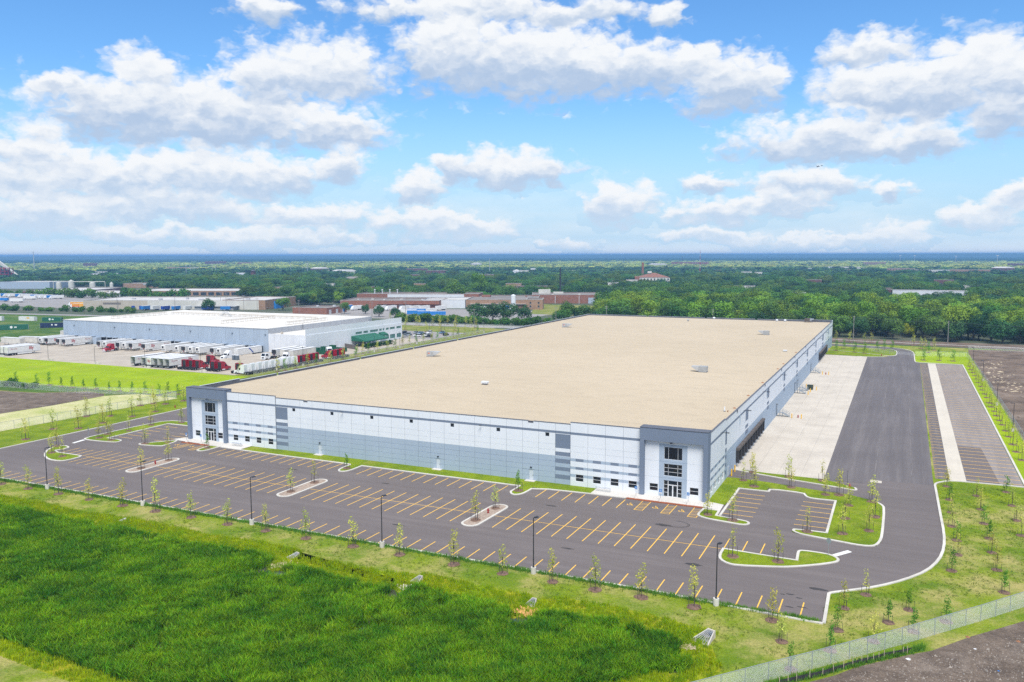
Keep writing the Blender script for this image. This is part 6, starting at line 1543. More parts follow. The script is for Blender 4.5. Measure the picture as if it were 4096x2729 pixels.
# hedge and timber fence by the awning
hb = MB(); rg = np.random.default_rng(77)
leaf_cloud(hb, rg, [((-243.6 + rg.uniform(-.4, .4), y, 1.2), (1.0, 1.2, 1.3)) for y in np.arange(346, 371, 1.2)], 2600, .2)
M['hedge'] = leaf_mat('hedge', (0.03, 0.10, 0.02), (0.018, 0.065, 0.014), 0.5, .25, .2)
tag(hb.link('hedge', M['hedge']), 'tall clipped green hedge screening the green awning', 'hedge')
t = thing('timber_fence', 'curved grey timber fence between the green bins and the awning', 'fence', (0, 0, 0))
pts = [(-258, 346.5), (-254.5, 344.6), (-251, 343.0), (-247.5, 341.6), (-245.2, 340.2)]
bm_ = MB(); bm_.box(-.14, -.03, 0, .14, .03, 2.3); bm_ = bm_.mesh('board', M['timber'])
for p, q in zip(pts, pts[1:]):
    L = math.hypot(q[0] - p[0], q[1] - p[1]); a = math.atan2(q[1] - p[1], q[0] - p[0]); n_ = int(L / .34)
    for k in range(n_): put('board', bm_, t, (p[0] + (q[0] - p[0]) * (k + .5) / n_, p[1] + (q[1] - p[1]) * (k + .5) / n_, 0), a)

# ------------------------------------------------------------------ poles, fences, signs
def pole_meshes(h):
    a = MB(); a.tube((0, 0, -.1), (0, 0, .98), .40, 14)
    p = MB(); p.tube((0, 0, .98), (0, 0, 1.03), .2, 8); p.tube((0, 0, 1.0), (0, 0, h), .085, 8, r2=.065)
    l = MB(); l.box(0, -.05, h - .08, .35, .05, h); l.box(.3, -.2, h - .1, .95, .2, h + .03)
    return a.mesh('base', M['kerb']), p.mesh('pole', M['black_metal']), l.mesh('luminaire', M['black_metal'])
PM = pole_meshes(8.45)
def lamp(x, y, rz, label, group, s=1.0):
    t = thing('light_pole', label, 'light pole', (x, y, 0), rz, group); t.scale = (s, s, s)
    put('base', PM[0], t); put('pole', PM[1], t); put('luminaire', PM[2], t)
for i, x in enumerate((-154.7, -127.9, -101.4, -74.3, -47.7, -21.0)):
    lamp(x, 109.05, R(70), f'tall black light pole on a white base, {ORD[i + 1]} from the left along the front kerb', 'light poles along the front kerb')
for i, (x, y) in enumerate(((27.7, 252.5), (27.7, 295.1), (27.9, 350), (27.9, 398.5))):
    lamp(x, y, R(180), f'black light pole, {ORD[i + 1]} nearest along the east fence', 'light poles along the east fence', .91)
lamp(-8.6, 177.2, R(90), 'black light pole beside the red hydrant at the tip of the drive verge', 'light poles along the east fence', .4)
for i, (x, y) in enumerate(((-380.4, 248.9), (-346.7, 248.6), (-316.5, 248.6), (-286.2, 248.6), (-254.9, 248.4))):
    lamp(x, y, R(60), f'dark light pole, {ORD[i + 1]} from the left along the edge of the bright lawn', 'light poles along the trailer yard', .9)
    b = MB(); b.extrude_y([(.7, 0), (2.6, 0), (2.6, .8), (.7, .8)], -.25, .25); tag(b.link('concrete_block', M['kerb'], None, (x, 248.9, 0)), f'white concrete block beside the {ORD[i + 1]} light pole from the left at the yard edge', 'concrete block', 'concrete blocks at the yard edge')
for i, (x, y) in enumerate(((-231.0, 265.7), (-229.8, 281.0), (-231.0, 335.6), (-229.6, 356), (-231.3, 375.2), (-238.6, 414.3), (-252.0, 440.6), (-262.5, 440.7), (-228.1, 446.7), (-236.8, 455))):
    lamp(x, y, R(150), f'dark light pole, {ORD[i + 1]} nearest around the office car park and its drive', 'light poles by the office wing', .95)
def upole(x, y, h, label, rz=0.0, arms=2):
    t = thing('utility_pole', label, 'utility pole', (x, y, 0), rz, 'wooden utility poles')
    b = MB(); b.tube((0, 0, 0), (0, 0, h), .2, 8, r2=.13); b.link('pole', M['pole_grey'], t)
    for k in range(arms):
        b = MB(); b.box(-1.3, -.08, h - .9 - k * 1.1, 1.3, .08, h - .74 - k * 1.1)
        c = b.link('crossarm', M['pole_grey'], t)
        b = MB(); [b.tube((xx, 0, h - .74 - k * 1.1), (xx, 0, h - .55 - k * 1.1), .06, 5) for xx in (-1.1, -.5, .5, 1.1)]; b.link('insulators', M['alu'], c)
M['pole_grey'] = mat('pole_grey', (0.27, 0.25, 0.235), (0.20, 0.185, 0.17), 1.5, 0.9, stretch=(3, 3, .2))
UP_ = [(-23.2, 478.8, 14.2, 'grey utility pole just right of the warehouse back corner'), (22.0, 487.0, 12.3, 'grey utility pole left of the building site'), (-99.5, 487, 15.5, 'grey utility pole rising just behind the middle of the roof edge'), (-166, 492, 15.5, 'grey utility pole behind the left end of the back roof edge'), (76, 480, 12, 'grey utility pole at the right picture edge by the wood')]
for x, y, h, l in UP_: upole(x, y, h, l, R(80))
W_ = sorted(UP_)
M['wire'] = mat('wire', (0.08, 0.08, 0.085), None, 1, .6)
for i, (p, q) in enumerate(zip(W_, W_[1:])):
    b = MB()
    for o, dz in ((-1.0, .6), (1.0, .6), (0, 1.7)):
        pts = [(p[0] + (q[0] - p[0]) * s / 10, p[1] + (q[1] - p[1]) * s / 10 + o, p[2] - dz + (q[2] - p[2]) * s / 10 - 4 * .9 * (s / 10) * (1 - s / 10)) for s in range(11)]
        b.path(pts, .03, 4)
    tag(b.link('power_line', M['wire']), f'sagging power line, {ORD[i + 1]} span from the left, in front of the wood', 'power line', 'power line spans')
for i, (x, y, h) in enumerate(((-247.0, 470, 13), (-205, 505, 13), (-330, 520, 13), (-365, 528, 12), (-395, 530, 12), (-432, 525, 12), (-470, 520, 13), (-498, 535, 14), (-522, 540, 15), (-540, 552, 15), (-620, 512, 13), (-560, 520, 14), (-700, 575, 14), (-840, 640, 14))):
    upole(x, y, h, f'old utility pole, {ORD[i + 1]} in the line along the far factory road', R(20), 1)

def chain_mat(wd=.19):
    m = bpy.data.materials.new('chain_link'); m.use_nodes = True
    T = NT(m.node_tree); T.t.nodes.clear()
    out = T.n('ShaderNodeOutputMaterial'); d = T.n('ShaderNodeBsdfDiffuse'); d.inputs['Color'].default_value = (.74, .76, .76, 1)
    tr = T.n('ShaderNodeBsdfTransparent'); mx = T.n('ShaderNodeMixShader')
    uv = T.n('ShaderNodeUVMap'); s = T.n('ShaderNodeSeparateXYZ'); T.put(s.inputs[0], uv.outputs[0])
    u = T.m('MULTIPLY', s.outputs[0], 18.0); v = T.m('MULTIPLY', s.outputs[1], 18.0)
    a = T.m('LESS_THAN', T.m('FRACT', T.m('ADD', u, v)), wd); c = T.m('LESS_THAN', T.m('FRACT', T.m('SUBTRACT', u, v)), wd)
    T.put(mx.inputs[0], T.m('MAXIMUM', a, c))
    T.t.links.new(tr.outputs[0], mx.inputs[1]); T.t.links.new(d.outputs[0], mx.inputs[2]); T.t.links.new(mx.outputs[0], out.inputs[0])
    return m
M['chain_link'] = chain_mat(); M['chain_thin'] = chain_mat(.09)
def fence(pts, h, label, step=3.0, group=None, rails=True):
    t = thing('chain_link_fence', label, 'fence', (*pts[0], 0), 0, group)
    ox, oy = pts[0]; P = [(x - ox, y - oy) for x, y in pts]
    pm = MB(); pm.tube((0, 0, 0), (0, 0, h), .045, 6); pm = pm.mesh('post', M['galv'])
    V, F, UV, dist, rl = [], [], [], 0.0, MB()
    for (x0, y0), (x1, y1) in zip(P, P[1:]):
        L = math.hypot(x1 - x0, y1 - y0); n = max(1, round(L / step))
        for k in range(n): put('post', pm, t, (x0 + (x1 - x0) * k / n, y0 + (y1 - y0) * k / n, 0))
        i = len(V); V += [(x0, y0, .03), (x1, y1, .03), (x1, y1, h - .05), (x0, y0, h - .05)]; F.append((i, i + 1, i + 2, i + 3))
        UV += [(dist, 0), (dist + L, 0), (dist + L, h), (dist, h)]; dist += L
        rl.tube((x0, y0, h - .03), (x1, y1, h - .03), .035, 5)
    put('post', pm, t, (*P[-1], 0))
    if rails: rl.link('top_rail', M['galv'], t)
    me = bpy.data.meshes.new('wire_mesh'); me.from_pydata(V, [], F); me.materials.append(M['chain_link' if 'bottom right' in label else 'chain_thin'])
    ul = me.uv_layers.new(name='UVMap'); ul.data.foreach_set('uv', [c for q in UV for c in q]); me.update()
    put('wire_mesh', me, t)
    return t
fence([(-25.6, 75.0), (-18.0, 83.9), (-11.7, 91.3), (-7.6, 96.0), (1.6, 106.9), (10.7, 118.3), (16.3, 125.6), (26, 140), (28.8, 160)], 2.2, 'galvanised chain-link fence crossing the bottom right corner of the picture')
fence([(28.8, 160), (28.8, 233), (28.7, 330), (27.6, 431)], 2.2, 'long chain-link fence along the east verge and the building site', 4.0)
fence([(27.6, 431), (6.1, 424.5)], 2.2, 'short chain-link fence behind the bright verge at the far right')
fence([(-14, 436), (-2.4, 425)], 2.2, 'short chain-link fence on the far left side of the yard exit')
fence([(-1.6, 427.4), (5.4, 424.6)], 1.5, 'low sliding gate across the far yard exit', 3.5)
fence([(-219.5, 112), (-218.2, 141), (-215.8, 165), (-215.4, 199)], 2.3, 'chain-link fence along the straw slope by the west drive', 4.0)
fence([(-215.4, 199), (-231, 199.3), (-254.5, 192.2), (-292, 190.4), (-330, 195)], 2.3, 'chain-link fence between the weedy field and the bright lawn', 4.0)
fence([(-229.0, 250), (-229.0, 317), (-229.4, 388), (-229.0, 449)], 1.9, 'chain-link fence in the strip west of the warehouse', 5.0)
fence([(-330, 471.5), (-226, 480.5), (-130, 484)], 2.2, 'dark wire fence along the near side of the far road', 5.0)
fence([(30, 463), (60, 461), (150, 456)], 2.2, 'chain-link fence at the far edge of the building site', 5.0)

# silt fence by the bare earth
t = thing('silt_fence', 'low black silt fence with pale wooden stakes beside the bare earth', 'fence', (0, 0, 0))
sp = [(-10.5, 90.8), (-8.9, 92.5), (-6.4, 95.0), (-4.4, 97.6), (-2.6, 99.8), (-1.4, 101.0), (-0.3, 102.4), (1.7, 104.3), (2.6, 105.3)]
b = MB()
for (x0, y0), (x1, y1) in zip(sp, sp[1:]):
    b.face([(x0, y0, 0), (x1, y1, 0), (x1 + .05, y1 + .03, .62), (x0 - .02, y0 + .05, .58)]); b.face([(x0, y0, 0), (x0 - .25, y0 - .2, .02), (x1 - .2, y1 - .25, .02), (x1, y1, 0)])
b.link('fabric', M['black_foam'], t)
M['new_wood'] = mat('new_wood', (0.50, 0.42, 0.32), None, 2, .9)
km = MB(); km.box(-.03, -.03, 0, .03, .03, .95); km = km.mesh('stake', M['new_wood'])
for (x0, y0), (x1, y1) in zip(sp, sp[1:]):
    for k in (0, .5): put('stake', km, t, (x0 + (x1 - x0) * k + .05, y0 + (y1 - y0) * k - .05, 0))
# stop signs
def stop_sign(x, y, rz, label, h=2.9):
    t = thing('stop_sign', label, 'sign', (x, y, .1), rz)
    b = MB(); b.tube((0, 0, 0), (0, 0, h), .04, 6); b.link('post', M['galv'], t)
    r = .45; oc = [(r * math.cos(R(22.5 + 45 * k)), r * math.sin(R(22.5 + 45 * k))) for k in range(8)]
    b = MB(); b.face([(px, -.06, h - .42 + pz) for px, pz in oc]); p = b.link('plate', M['stop_red'], t)
    b = MB(); b.face([(px, -.05, h - .42 + pz) for px, pz in reversed(oc)]); b.link('plate_back', M['galv'], t)
    text_part('STOP', .36, 'lettering', M['sign_white'], t, (0, -.066, h - .42), (R(90), 0, 0), bold=.012)
M['stop_red'] = mat('stop_red', (0.50, 0.015, 0.02), None, 1, .4)
stop_sign(-187.9, 144.6, R(-52), 'red stop sign at the tip of the long left island')
stop_sign(-8.9, 134.9, R(155), 'stop sign turned away, at the tip of the island by the lot exit', 2.75)
# drain outlets with grates, and their stone aprons
M['stone'] = mat('stone', (0.60, 0.50, 0.34), (0.45, 0.37, 0.25), 2.0, .9, rnd=.2)
M['stone_orange'] = mat('stone_orange', (0.64, 0.36, 0.12), (0.50, 0.27, 0.10), 2.0, .9)
def outlet(x, y, rz, s, label):
    t = thing('drain_outlet', label, 'drain outlet', (x, y, .02), rz, 'concrete drain outlets in the bank'); t.scale = (s, s, s)
    for q in (-1, 1):
        b = MB(); p = [(q * .42, 1.2), (q * 1.15, -1.3), (q * 1.30, -1.3), (q * .56, 1.2)]
        if q < 0: p = p[::-1]
        i = len(b.v)
        b.v += [(px, py, 0) for px, py in p] + [(px, py, .95 if py > 0 else .15) for px, py in p]
        b.f += [(i, i + 1, i + 5, i + 4), (i + 1, i + 2, i + 6, i + 5), (i + 2, i + 3, i + 7, i + 6), (i + 3, i, i + 4, i + 7), (i + 4, i + 5, i + 6, i + 7)]; b.m += [0] * 5
        b.link('wing_wall', M['concrete'], t)
    b = MB(); b.face([(-.5, 1.2, .03), (-1.2, -1.3, .03), (1.2, -1.3, .03), (.5, 1.2, .03)]); b.link('floor', M['concrete'], t)
    b = MB(); b.box(-.56, 1.2, 0, .56, 1.45, 1.0); b.link('headwall', M['concrete'], t)
    b = MB(); b.tube((0, 1.19, .48), (0, 1.195, .48), .36, 12); b.link('pipe_mouth', M['inside'], t)
    for k in range(7):
        u = -1 + k / 3
        b = MB(); b.tube((u * .42, 1.15, .95), (u * 1.12, -1.25, .17), .035, 5); b.link('grate_bar', M['galv'], t)
    for v in (.25, .55, .85):
        w = .42 + (1 - v) * .7; b = MB(); b.tube((-w, -1.25 + v * 2.4, .17 + v * .78), (w, -1.25 + v * 2.4, .17 + v * .78), .03, 5); b.link('grate_bar', M['galv'], t)
outlet(-84.2, 99.4, R(-12), .6, 'concrete drain outlet left in the bank, beside pale stones')
outlet(-61.7, 99.3, R(-8), .6, 'concrete drain outlet in the middle of the bank')
outlet(-43.5, 98.9, R(-2), .6, 'concrete drain outlet above the orange stones')
outlet(-20.1, 98.2, R(-22), .95, 'large grated concrete drain outlet at the right end of the reeds')
outlet(-123.7, 101.0, R(-25), .4, 'small pale drain outlet far left in the bank')
def stones(cx, cy, rx, ry, n, m, label):
    rg = np.random.default_rng(int(abs(cx) * 10)); b = MB()
    for k in range(n):
        x, y = rg.normal(0, .45, 2) * (rx, ry); r = rg.uniform(.10, .24); z = rg.uniform(0, .12)
        ring = [(x + r * math.cos(a) * rg.uniform(.7, 1.1), y + r * math.sin(a) * rg.uniform(.7, 1.1)) for a in np.linspace(0, 6.283, 7)[:-1]]
        top = (x, y, z + r * .9)
        for q in range(6): b.face([(*ring[q], z), (*ring[(q + 1) % 6], z), top])
    o = b.link('riprap', M[m], None, (cx, cy, .03)); o['kind'] = 'stuff'
stones(-84.0, 96.0, 1.3, 1.7, 150, 'stone', ''); stones(-61.8, 96.6, 1.3, .9, 90, 'kerb', ''); stones(-43.2, 96.2, 1.4, 1.5, 150, 'stone_orange', ''); stones(-21.8, 95.4, 1.4, 1.0, 80, 'stone', '')
M['dirt_pale'] = mat('dirt_pale', (.34, .30, .26), (.20, .17, .145), .8)
# litter on the bare earth
M['litter'] = mat('litter', (.75, .76, .78), None, 1, .8)
for i, (x, y, s, m, l) in enumerate(((2.3, 103.3, .22, 'litter', 'crumpled white plastic sheet on the bare earth by the silt fence'), (9.5, 109.4, .12, 'litter', 'white scrap on the bare earth, right of the silt fence'), (8.9, 112.6, .22, 'rust', 'orange scrap lying by the foot of the corner fence'), (14.4, 113.8, .2, 'rust', 'orange brick piece on the bare earth at the right edge'), (11.5, 104.5, .1, 'sky_blue', 'pale blue scrap on the bare earth'))):
    rg = np.random.default_rng(i + 3); b = MB(); ring = [(s * (1 + .6 * rg.random()) * math.cos(a), s * (1 + .6 * rg.random()) * math.sin(a)) for a in np.linspace(0, 6.283, 9)[:-1]]
    for q in range(8): b.face([(*ring[q], 0), (*ring[(q + 1) % 8], 0), (s * .3 * rg.random(), s * .3 * rg.random(), s * (.3 + .5 * rg.random()))])
    tag(b.link('litter', M[m], None, (x, y, .03)), l, 'litter')
rg = np.random.default_rng(9)
for nm, mk, n, spots in (('rubble', 'dirt', 260, None), ('pale_debris', 'stone', 110, [(34, 392), (36, 372), (34, 352), (38, 346), (41, 338), (35, 330), (37, 410)])):
    b = MB()
    for k in range(n):
        if spots: cx_, cy_ = spots[int(rg.integers(len(spots)))]; x, y = cx_ + rg.normal(0, 2.0), cy_ + rg.normal(0, 5)
        else: x, y = rg.uniform(31, 58), rg.uniform(250, 440)
        s = rg.uniform(.2, .8) * (2.2 if rg.random() < .1 else 1); h = s * (.25 if spots else .5)
        ring = [(x + s * rg.uniform(.4, 1) * math.cos(a), y + s * rg.uniform(.4, 1) * math.sin(a)) for a in np.linspace(0, 6.283, 8)[:-1]]
        for q in range(7): b.face([(*ring[q], .02), (*ring[(q + 1) % 7], .02), (x, y, .02 + h)])
    o = b.link(nm, M[mk]); o['kind'] = 'stuff'
b = MB(); XX = rg.uniform(-14, 26, 9000); YY = rg.uniform(84, 130, 9000)
for x, y in zip(XX, YY):
    if y > 92.2 + (x + 8.6) * 1.06 - 1.2 or x > .125 * y + 8: continue
    s = rg.uniform(.04, .12) * (2.2 if rg.random() < .04 else 1); a = rg.uniform(0, 6.28); q = [(x + s * math.cos(a + t), y + s * math.sin(a + t), .02) for t in (0, 2.1, 4.2)]; tp = (x, y, .02 + s)
    for k in range(3): b.face([q[k], q[(k + 1) % 3], tp])
o = b.link('pebbles', M['dirt_pale']); o['kind'] = 'stuff'
# the two aircraft far off over the suburb
M['jet'] = mat('jet', (0.04, 0.06, 0.12), None, 1, .4)
def jet(loc, rot, s, label):
    t = thing('aeroplane', label, 'aeroplane', loc, 0, 'two dark aeroplanes flying together'); t.rotation_euler = rot; t.scale = (s, s, s)
    b = MB(); b.tube((-5, 0, 0), (3, 0, 0), .55, 8, r2=.6); b.tube((3, 0, 0), (6, 0, -.1), .6, 8, r2=.06); b.tube((-6, 0, .1), (-5, 0, 0), .3, 8, r2=.55); b.link('fuselage', M['jet'], t)
    for q in (-1, 1):
        b = MB(); p = [(1.6, q * .5), (-1.6, q * 4.6), (-2.8, q * 4.6), (-2.4, q * .5)]; b.prism(p if q > 0 else p[::-1], -.08, .08, bottom=True); b.link('wing', M['jet'], t)
        b = MB(); p = [(-4.2, q * .4), (-5.3, q * 2.2), (-6.1, q * 2.2), (-5.8, q * .4)]; b.prism(p if q > 0 else p[::-1], -.05, .05, bottom=True); b.link('tailplane', M['jet'], t)
    b = MB(); b.extrude_y([(-3.6, .4), (-5.6, 2.6), (-6.4, 2.6), (-5.9, .3)], -.07, .07); b.link('fin', M['jet'], t)
    b = MB(); b.tube((2.2, 0, .45), (4, 0, .4), .3, 6, r2=.12); b.link('canopy', M['glass'], t)
jet((-226.6, 2478.0, 287.5), (R(38), R(8), R(-38)), 1.0, 'dark aeroplane, left one of the two in the sky')
jet((-217.3, 2478.0, 289.3), (R(42), R(8), R(-38)), .62, 'dark aeroplane, smaller right one of the two in the sky')

# ------------------------------------------------------------------ far buildings
M['brick'] = mat('brick', (0.275, 0.125, 0.085), (0.225, 0.10, 0.07), 0.35, .9, 6)
M['brick_dark'] = mat('brick_dark', (0.15, 0.065, 0.06), (0.115, 0.055, 0.05), 0.35, .9, 6)
M['brick_tan'] = mat('brick_tan', (0.34, 0.215, 0.14), (0.28, 0.175, 0.115), 0.3, .9, 6)
M['beige'] = mat('beige', (0.47, 0.42, 0.35), (0.42, 0.375, 0.31), 0.1, .8, 6)
M['cream'] = mat('cream', (0.58, 0.57, 0.52), (0.50, 0.49, 0.45), 0.1, .8, 6)
M['roof_grey'] = mat('roof_grey', (0.24, 0.215, 0.195), (0.165, 0.15, 0.14), 0.06, .9, 7)
M['roof_pale'] = mat('roof_pale', (0.56, 0.54, 0.52), (0.42, 0.41, 0.40), 0.05, .85, 7)
M['roof_red'] = mat('roof_red', (0.26, 0.115, 0.075), (0.20, 0.09, 0.06), 0.3, .85, 5)
M['roof_dark'] = mat('roof_dark', (0.085, 0.085, 0.095), (0.06, 0.06, 0.07), 0.3, .85, 5)
M['win_dark'] = mat('win_dark', (0.03, 0.04, 0.05), (0.05, 0.06, 0.07), 0.5, .2)
M['win_white'] = mat('win_white', (0.55, 0.57, 0.60), None, 1, .5)
BOX_FOOT = []
def far(name, label, cat, x, y, a, L, D, H, wall, roof='roof_grey', win=None, side=None, parapet=.5, pitched=0.0, clear=26, group=None, winmat='win_dark'):
    """a box of a building: front along +x from (x, y), depth along +y; win = (rows, cols, w, h, sill, rise)"""
    t = thing(name, label, cat, (x, y, 0), R(a), group)
    b = MB(); b.box(0, 0, 0, L, D, H, skip='t'); b.link('wall', M[wall], t)
    if pitched:
        e = min(D, L) * .5
        b = MB()
        b.face([(-.4, -.4, H), (L + .4, -.4, H), (L - e, D / 2, H + pitched), (e, D / 2, H + pitched)]); b.face([(L + .4, D + .4, H), (-.4, D + .4, H), (e, D / 2, H + pitched), (L - e, D / 2, H + pitched)])
        b.face([(L + .4, -.4, H), (L + .4, D + .4, H), (L - e, D / 2, H + pitched)]); b.face([(-.4, D + .4, H), (-.4, -.4, H), (e, D / 2, H + pitched)])
        b.link('roof', M[roof], t)
    else:
        b = MB(); b.face([(.2, .2, H - parapet), (L - .2, .2, H - parapet), (L - .2, D - .2, H - parapet), (.2, D - .2, H - parapet)]); b.link('roof', M[roof], t)
        b = MB(); b.box(-.1, -.1, H, L + .1, .25, H + .18); b.box(-.1, D - .25, H, L + .1, D + .1, H + .18); b.box(-.1, .25, H, .25, D - .25, H + .18); b.box(L - .25, .25, H, L + .1, D - .25, H + .18); b.link('coping', M['roof_pale'], t)
    for spec, sd in ((win, 0), (side, 1)):
        if not spec: continue
        rows, cols, w, h, sill, rise = spec
        m = MB(); m.box(-w / 2, -.09, 0, w / 2, .02, h); m = m.mesh('window', M[winmat])
        f = MB(); f.box(-w / 2 - .12, -.14, -.2, w / 2 + .12, -.001, -.02); f = f.mesh('sill', M['roof_pale'])
        span = L if not sd else D
        for r in range(rows):
            for c in range(cols):
                u = span * (c + .5) / cols
                p = put('window', m, t, (u, 0, sill + r * rise) if not sd else (L, u, sill + r * rise), 0 if not sd else R(90))
                if rows * cols < 60: put('sill', f, p)
    ca, sa = math.cos(R(a)), math.sin(R(a))
    loc = lambda u, v: (x + u * ca - v * sa, y + u * sa + v * ca)
    BOX_FOOT.append([loc(-5, -clear), loc(L + 5, -clear), loc(L + 6, D + 5), loc(-6, D + 5)])
    return t
def units(t, spots, H, m='metal_grey'):
    for (u, v, sx, sy, sz) in spots:
        b = MB(); b.box(u - sx / 2, v - sy / 2, H, u + sx / 2, v + sy / 2, H + sz); b.link('roof_unit', M[m], t)
# industrial belt, left to right
t = far('factory', 'long beige factory with a white roof and a row of blue dock doors', 'factory', -650, 502, 21.5, 160, 66, 7.8, 'beige', 'roof_pale', clear=12)
dm = MB(); dm.box(-1.6, -.15, 0, 1.6, .02, 3.2); dm = dm.mesh('dock_door', M['stripe_blue'])
for u in (45, 52, 60, 67, 76, 84, 92): put('dock_door', dm, t, (u, 0, 0))
b = MB(); b.box(58, -.12, 0, 160, .01, 7.7); b.link('pale_cladding', M['cream'], t)
b = MB(); b.box(18, -.1, 4.4, 34, .01, 6.0); b.link('faded_panel', M['roof_grey'], t)
b = MB(); b.box(104, -9, 0, 138, -.2, 3.2); b.box(102, -10, 3.2, 140, -.2, 3.5); b.link('loading_shed', M['metal_grey'], t)
units(t, [(60, 20, 3, 2, 1.2), (80, 30, 2, 2, 1.5), (98, 18, 4, 2, 1), (120, 26, 2, 2, 1), (140, 20, 3, 3, 1.4), (30, 30, 3, 2, 1)], 7.4)
t = far('brick_mill', 'orange brick mill end with boarded windows beside the beige factory', 'factory', -498, 561, 105, 62, 40, 8.2, 'brick_tan', 'roof_pale', (1, 9, 3.4, 4.6, 1.6, 5), clear=6)
for w in t.children:
    if w.name.startswith('window'): w.data.materials[0] = M['brick_tan']; break
b = MB(); b.box(16, -2.5, 0, 30, -.1, 6.5); b.link('scaffold_wall', M['sky_blue'], t)
t = far('arcade_factory', 'brick factory with a long row of arched dark bays under a white roof', 'factory', -812, 690, 23, 126, 70, 6.0, 'brick_tan', 'roof_pale', (1, 14, 6.6, 3.6, .8, 5), (1, 9, 4.6, 4.2, .8, 5), clear=30)
t = far('grey_factory', 'grey clerestory factory hall behind the arcade building', 'factory', -1030, 862, 22, 122, 30, 6.4, 'brick_tan', 'roof_pale', clear=30)
b = MB(); b.box(30, -.2, 4.2, 118, .01, 6.2); b.link('clerestory', M['metal_grey'], t)
far('white_roof_factory', 'low brick factory with a pale cluttered roof on the far left', 'factory', -946, 648, 22, 66, 120, 5.0, 'brick_dark', 'roof_pale', (1, 6, 1.6, 1.4, 2, 3), clear=30)
t = far('low_factory', 'low factory with a white roof and grey front, left of the arcade building', 'factory', -888, 655, 10, 84, 66, 4.2, 'metal_grey', 'roof_pale', clear=30)
units(t, [(20, 20, 4, 3, 1.6), (40, 30, 4, 3, 1.6), (46, 32, 3, 3, 1.6), (10, 40, 3, 2, 1), (60, 40, 2, 2, 1.5), (70, 20, 2, 2, 1)], 3.8, 'beige')
far('metal_shed', 'large pale blue metal shed at the far left', 'shed', -1172, 770, 22, 76, 50, 9.6, 'metal_blue', 'roof_pale', clear=40)
t = far('skylit_hall', 'dark roofed hall with a row of domed skylights on the far left', 'hall', -1448, 954, 22, 118, 44, 4.6, 'roof_dark', 'roof_dark', clear=40)
for k in range(10):
    b = MB(); b.tube((50 + k * 6.2, 16, 4.2), (54.6 + k * 6.2, 16, 4.2), 1.8, 8); b.link('skylight', M['roof_pale'], t)
far('hip_roof_house', 'house with a steep slate blue hipped roof beyond the white tanks', 'house', -1349, 993, 22, 24, 20, 5.0, 'brick_dark', 'roof_dark', pitched=8, clear=20)
for i, (x, y, r, h) in enumerate(((-1084, 800, 3.6, 8.6), (-1066, 806, 4.0, 11.0), (-1038, 818, 4.0, 8.6), (-1012, 828, 2.4, 8.0))):
    t = thing('storage_tank', f'white storage tank, {ORD[i + 1]} from the left of the four by the pale roofs', 'tank', (x, y, 0), 0, 'white storage tanks')
    b = MB(); b.tube((0, 0, 0), (0, 0, h), r, 16); b.link('body', M['cream'], t)
    b = MB(); b.tube((0, 0, h), (0, 0, h + 1), r, 16, r2=r * .35); b.tube((0, 0, h + 1), (0, 0, h + 2), r * .3, 8); b.link('cap', M['cream'], t)
b = MB(); [b.tube((x, y, 0), (x, y, 10.2), .4, 6) for x, y in ((-1090, 796), (-1020, 824))]; b.tube((-1090, 796, 10.2), (-1020, 824, 10.2), .5, 6); tag(b.link('pipe_bridge', M['cream']), 'white pipe bridge spanning over the storage tanks', 'pipe bridge')
t = far('brick_workshop', 'single-storey red brick workshop with a flat grey roof', 'workshop', -446, 534, 5, 32, 30, 5.0, 'brick', 'roof_grey', None, (1, 3, 3.2, 3.2, .2, 3), clear=14, winmat='win_white')
units(t, [(12, 18, 1.6, 1.6, 1.2), (24, 24, 2, 2, 1.4)], 4.6, 'win_white')
t = far('brick_factory', 'long red brick factory with loading bays facing a trailer yard', 'factory', -448, 600, 20, 88, 46, 7.2, 'brick', 'roof_grey', clear=16)
for u in (40, 47, 54, 60): put('dock_door', (lambda q: (q.box(-1.7, -.15, .6, 1.7, .02, 3.6), q)[1])(MB()).mesh('dock_door', M['win_white']), t, (u, 0, 0))
b = MB(); b.box(33, -2.2, 4.1, 88, -.05, 4.4); b.link('canopy', M['roof_red'], t)
units(t, [(12, 16, 2, 2, 1), (24, 20, 2.5, 2, 1.1), (36, 14, 2, 2, 1), (50, 22, 3, 2, 1), (70, 16, 2, 2, 1)], 6.8, 'roof_pale')
t = far('brick_factory', 'upper block of the brick works with four white roof cowls', 'factory', -476, 664, 20, 118, 34, 9.8, 'brick', 'roof_grey', clear=10)
b = MB(); b.box(30, -.12, 6.5, 104, .01, 9.4); b.link('white_cladding', M['office_white'], t)
for k in range(4):
    b = MB(); b.tube((14 + k * 7.5, 14, 9.3), (14 + k * 7.5, 14, 12.6), .5, 7); b.tube((14 + k * 7.5, 14, 12.6), (14 + k * 7.5, 14, 13.6), .9, 7, r2=.7); b.link('cowl', M['win_white'], t)
far('white_shed', 'white metal-clad block standing out between two brick factory fronts', 'factory', -384, 633, 21, 38, 46, 7.4, 'office_white', 'roof_pale', clear=10)
t = far('brick_factory', 'right-hand brick factory block with a large dark flat roof', 'factory', -348, 647, 21, 62, 84, 7.6, 'brick_tan', 'roof_grey', clear=14)
b = MB(); b.box(4, -1.8, 3.8, 56, -.05, 4.1); b.link('canopy', M['roof_pale'], t)
for u in (10, 18, 27): put('dock_door', (lambda q: (q.box(-1.6, -.15, .4, 1.6, .02, 3.2), q)[1])(MB()).mesh('dock_door', M['roof_grey']), t, (u, 0, 0))
units(t, [(12, 60, 8, 10, 1.6), (40, 40, 3, 2, .8), (50, 60, 2, 2, .8)], 7.2, 'brick')
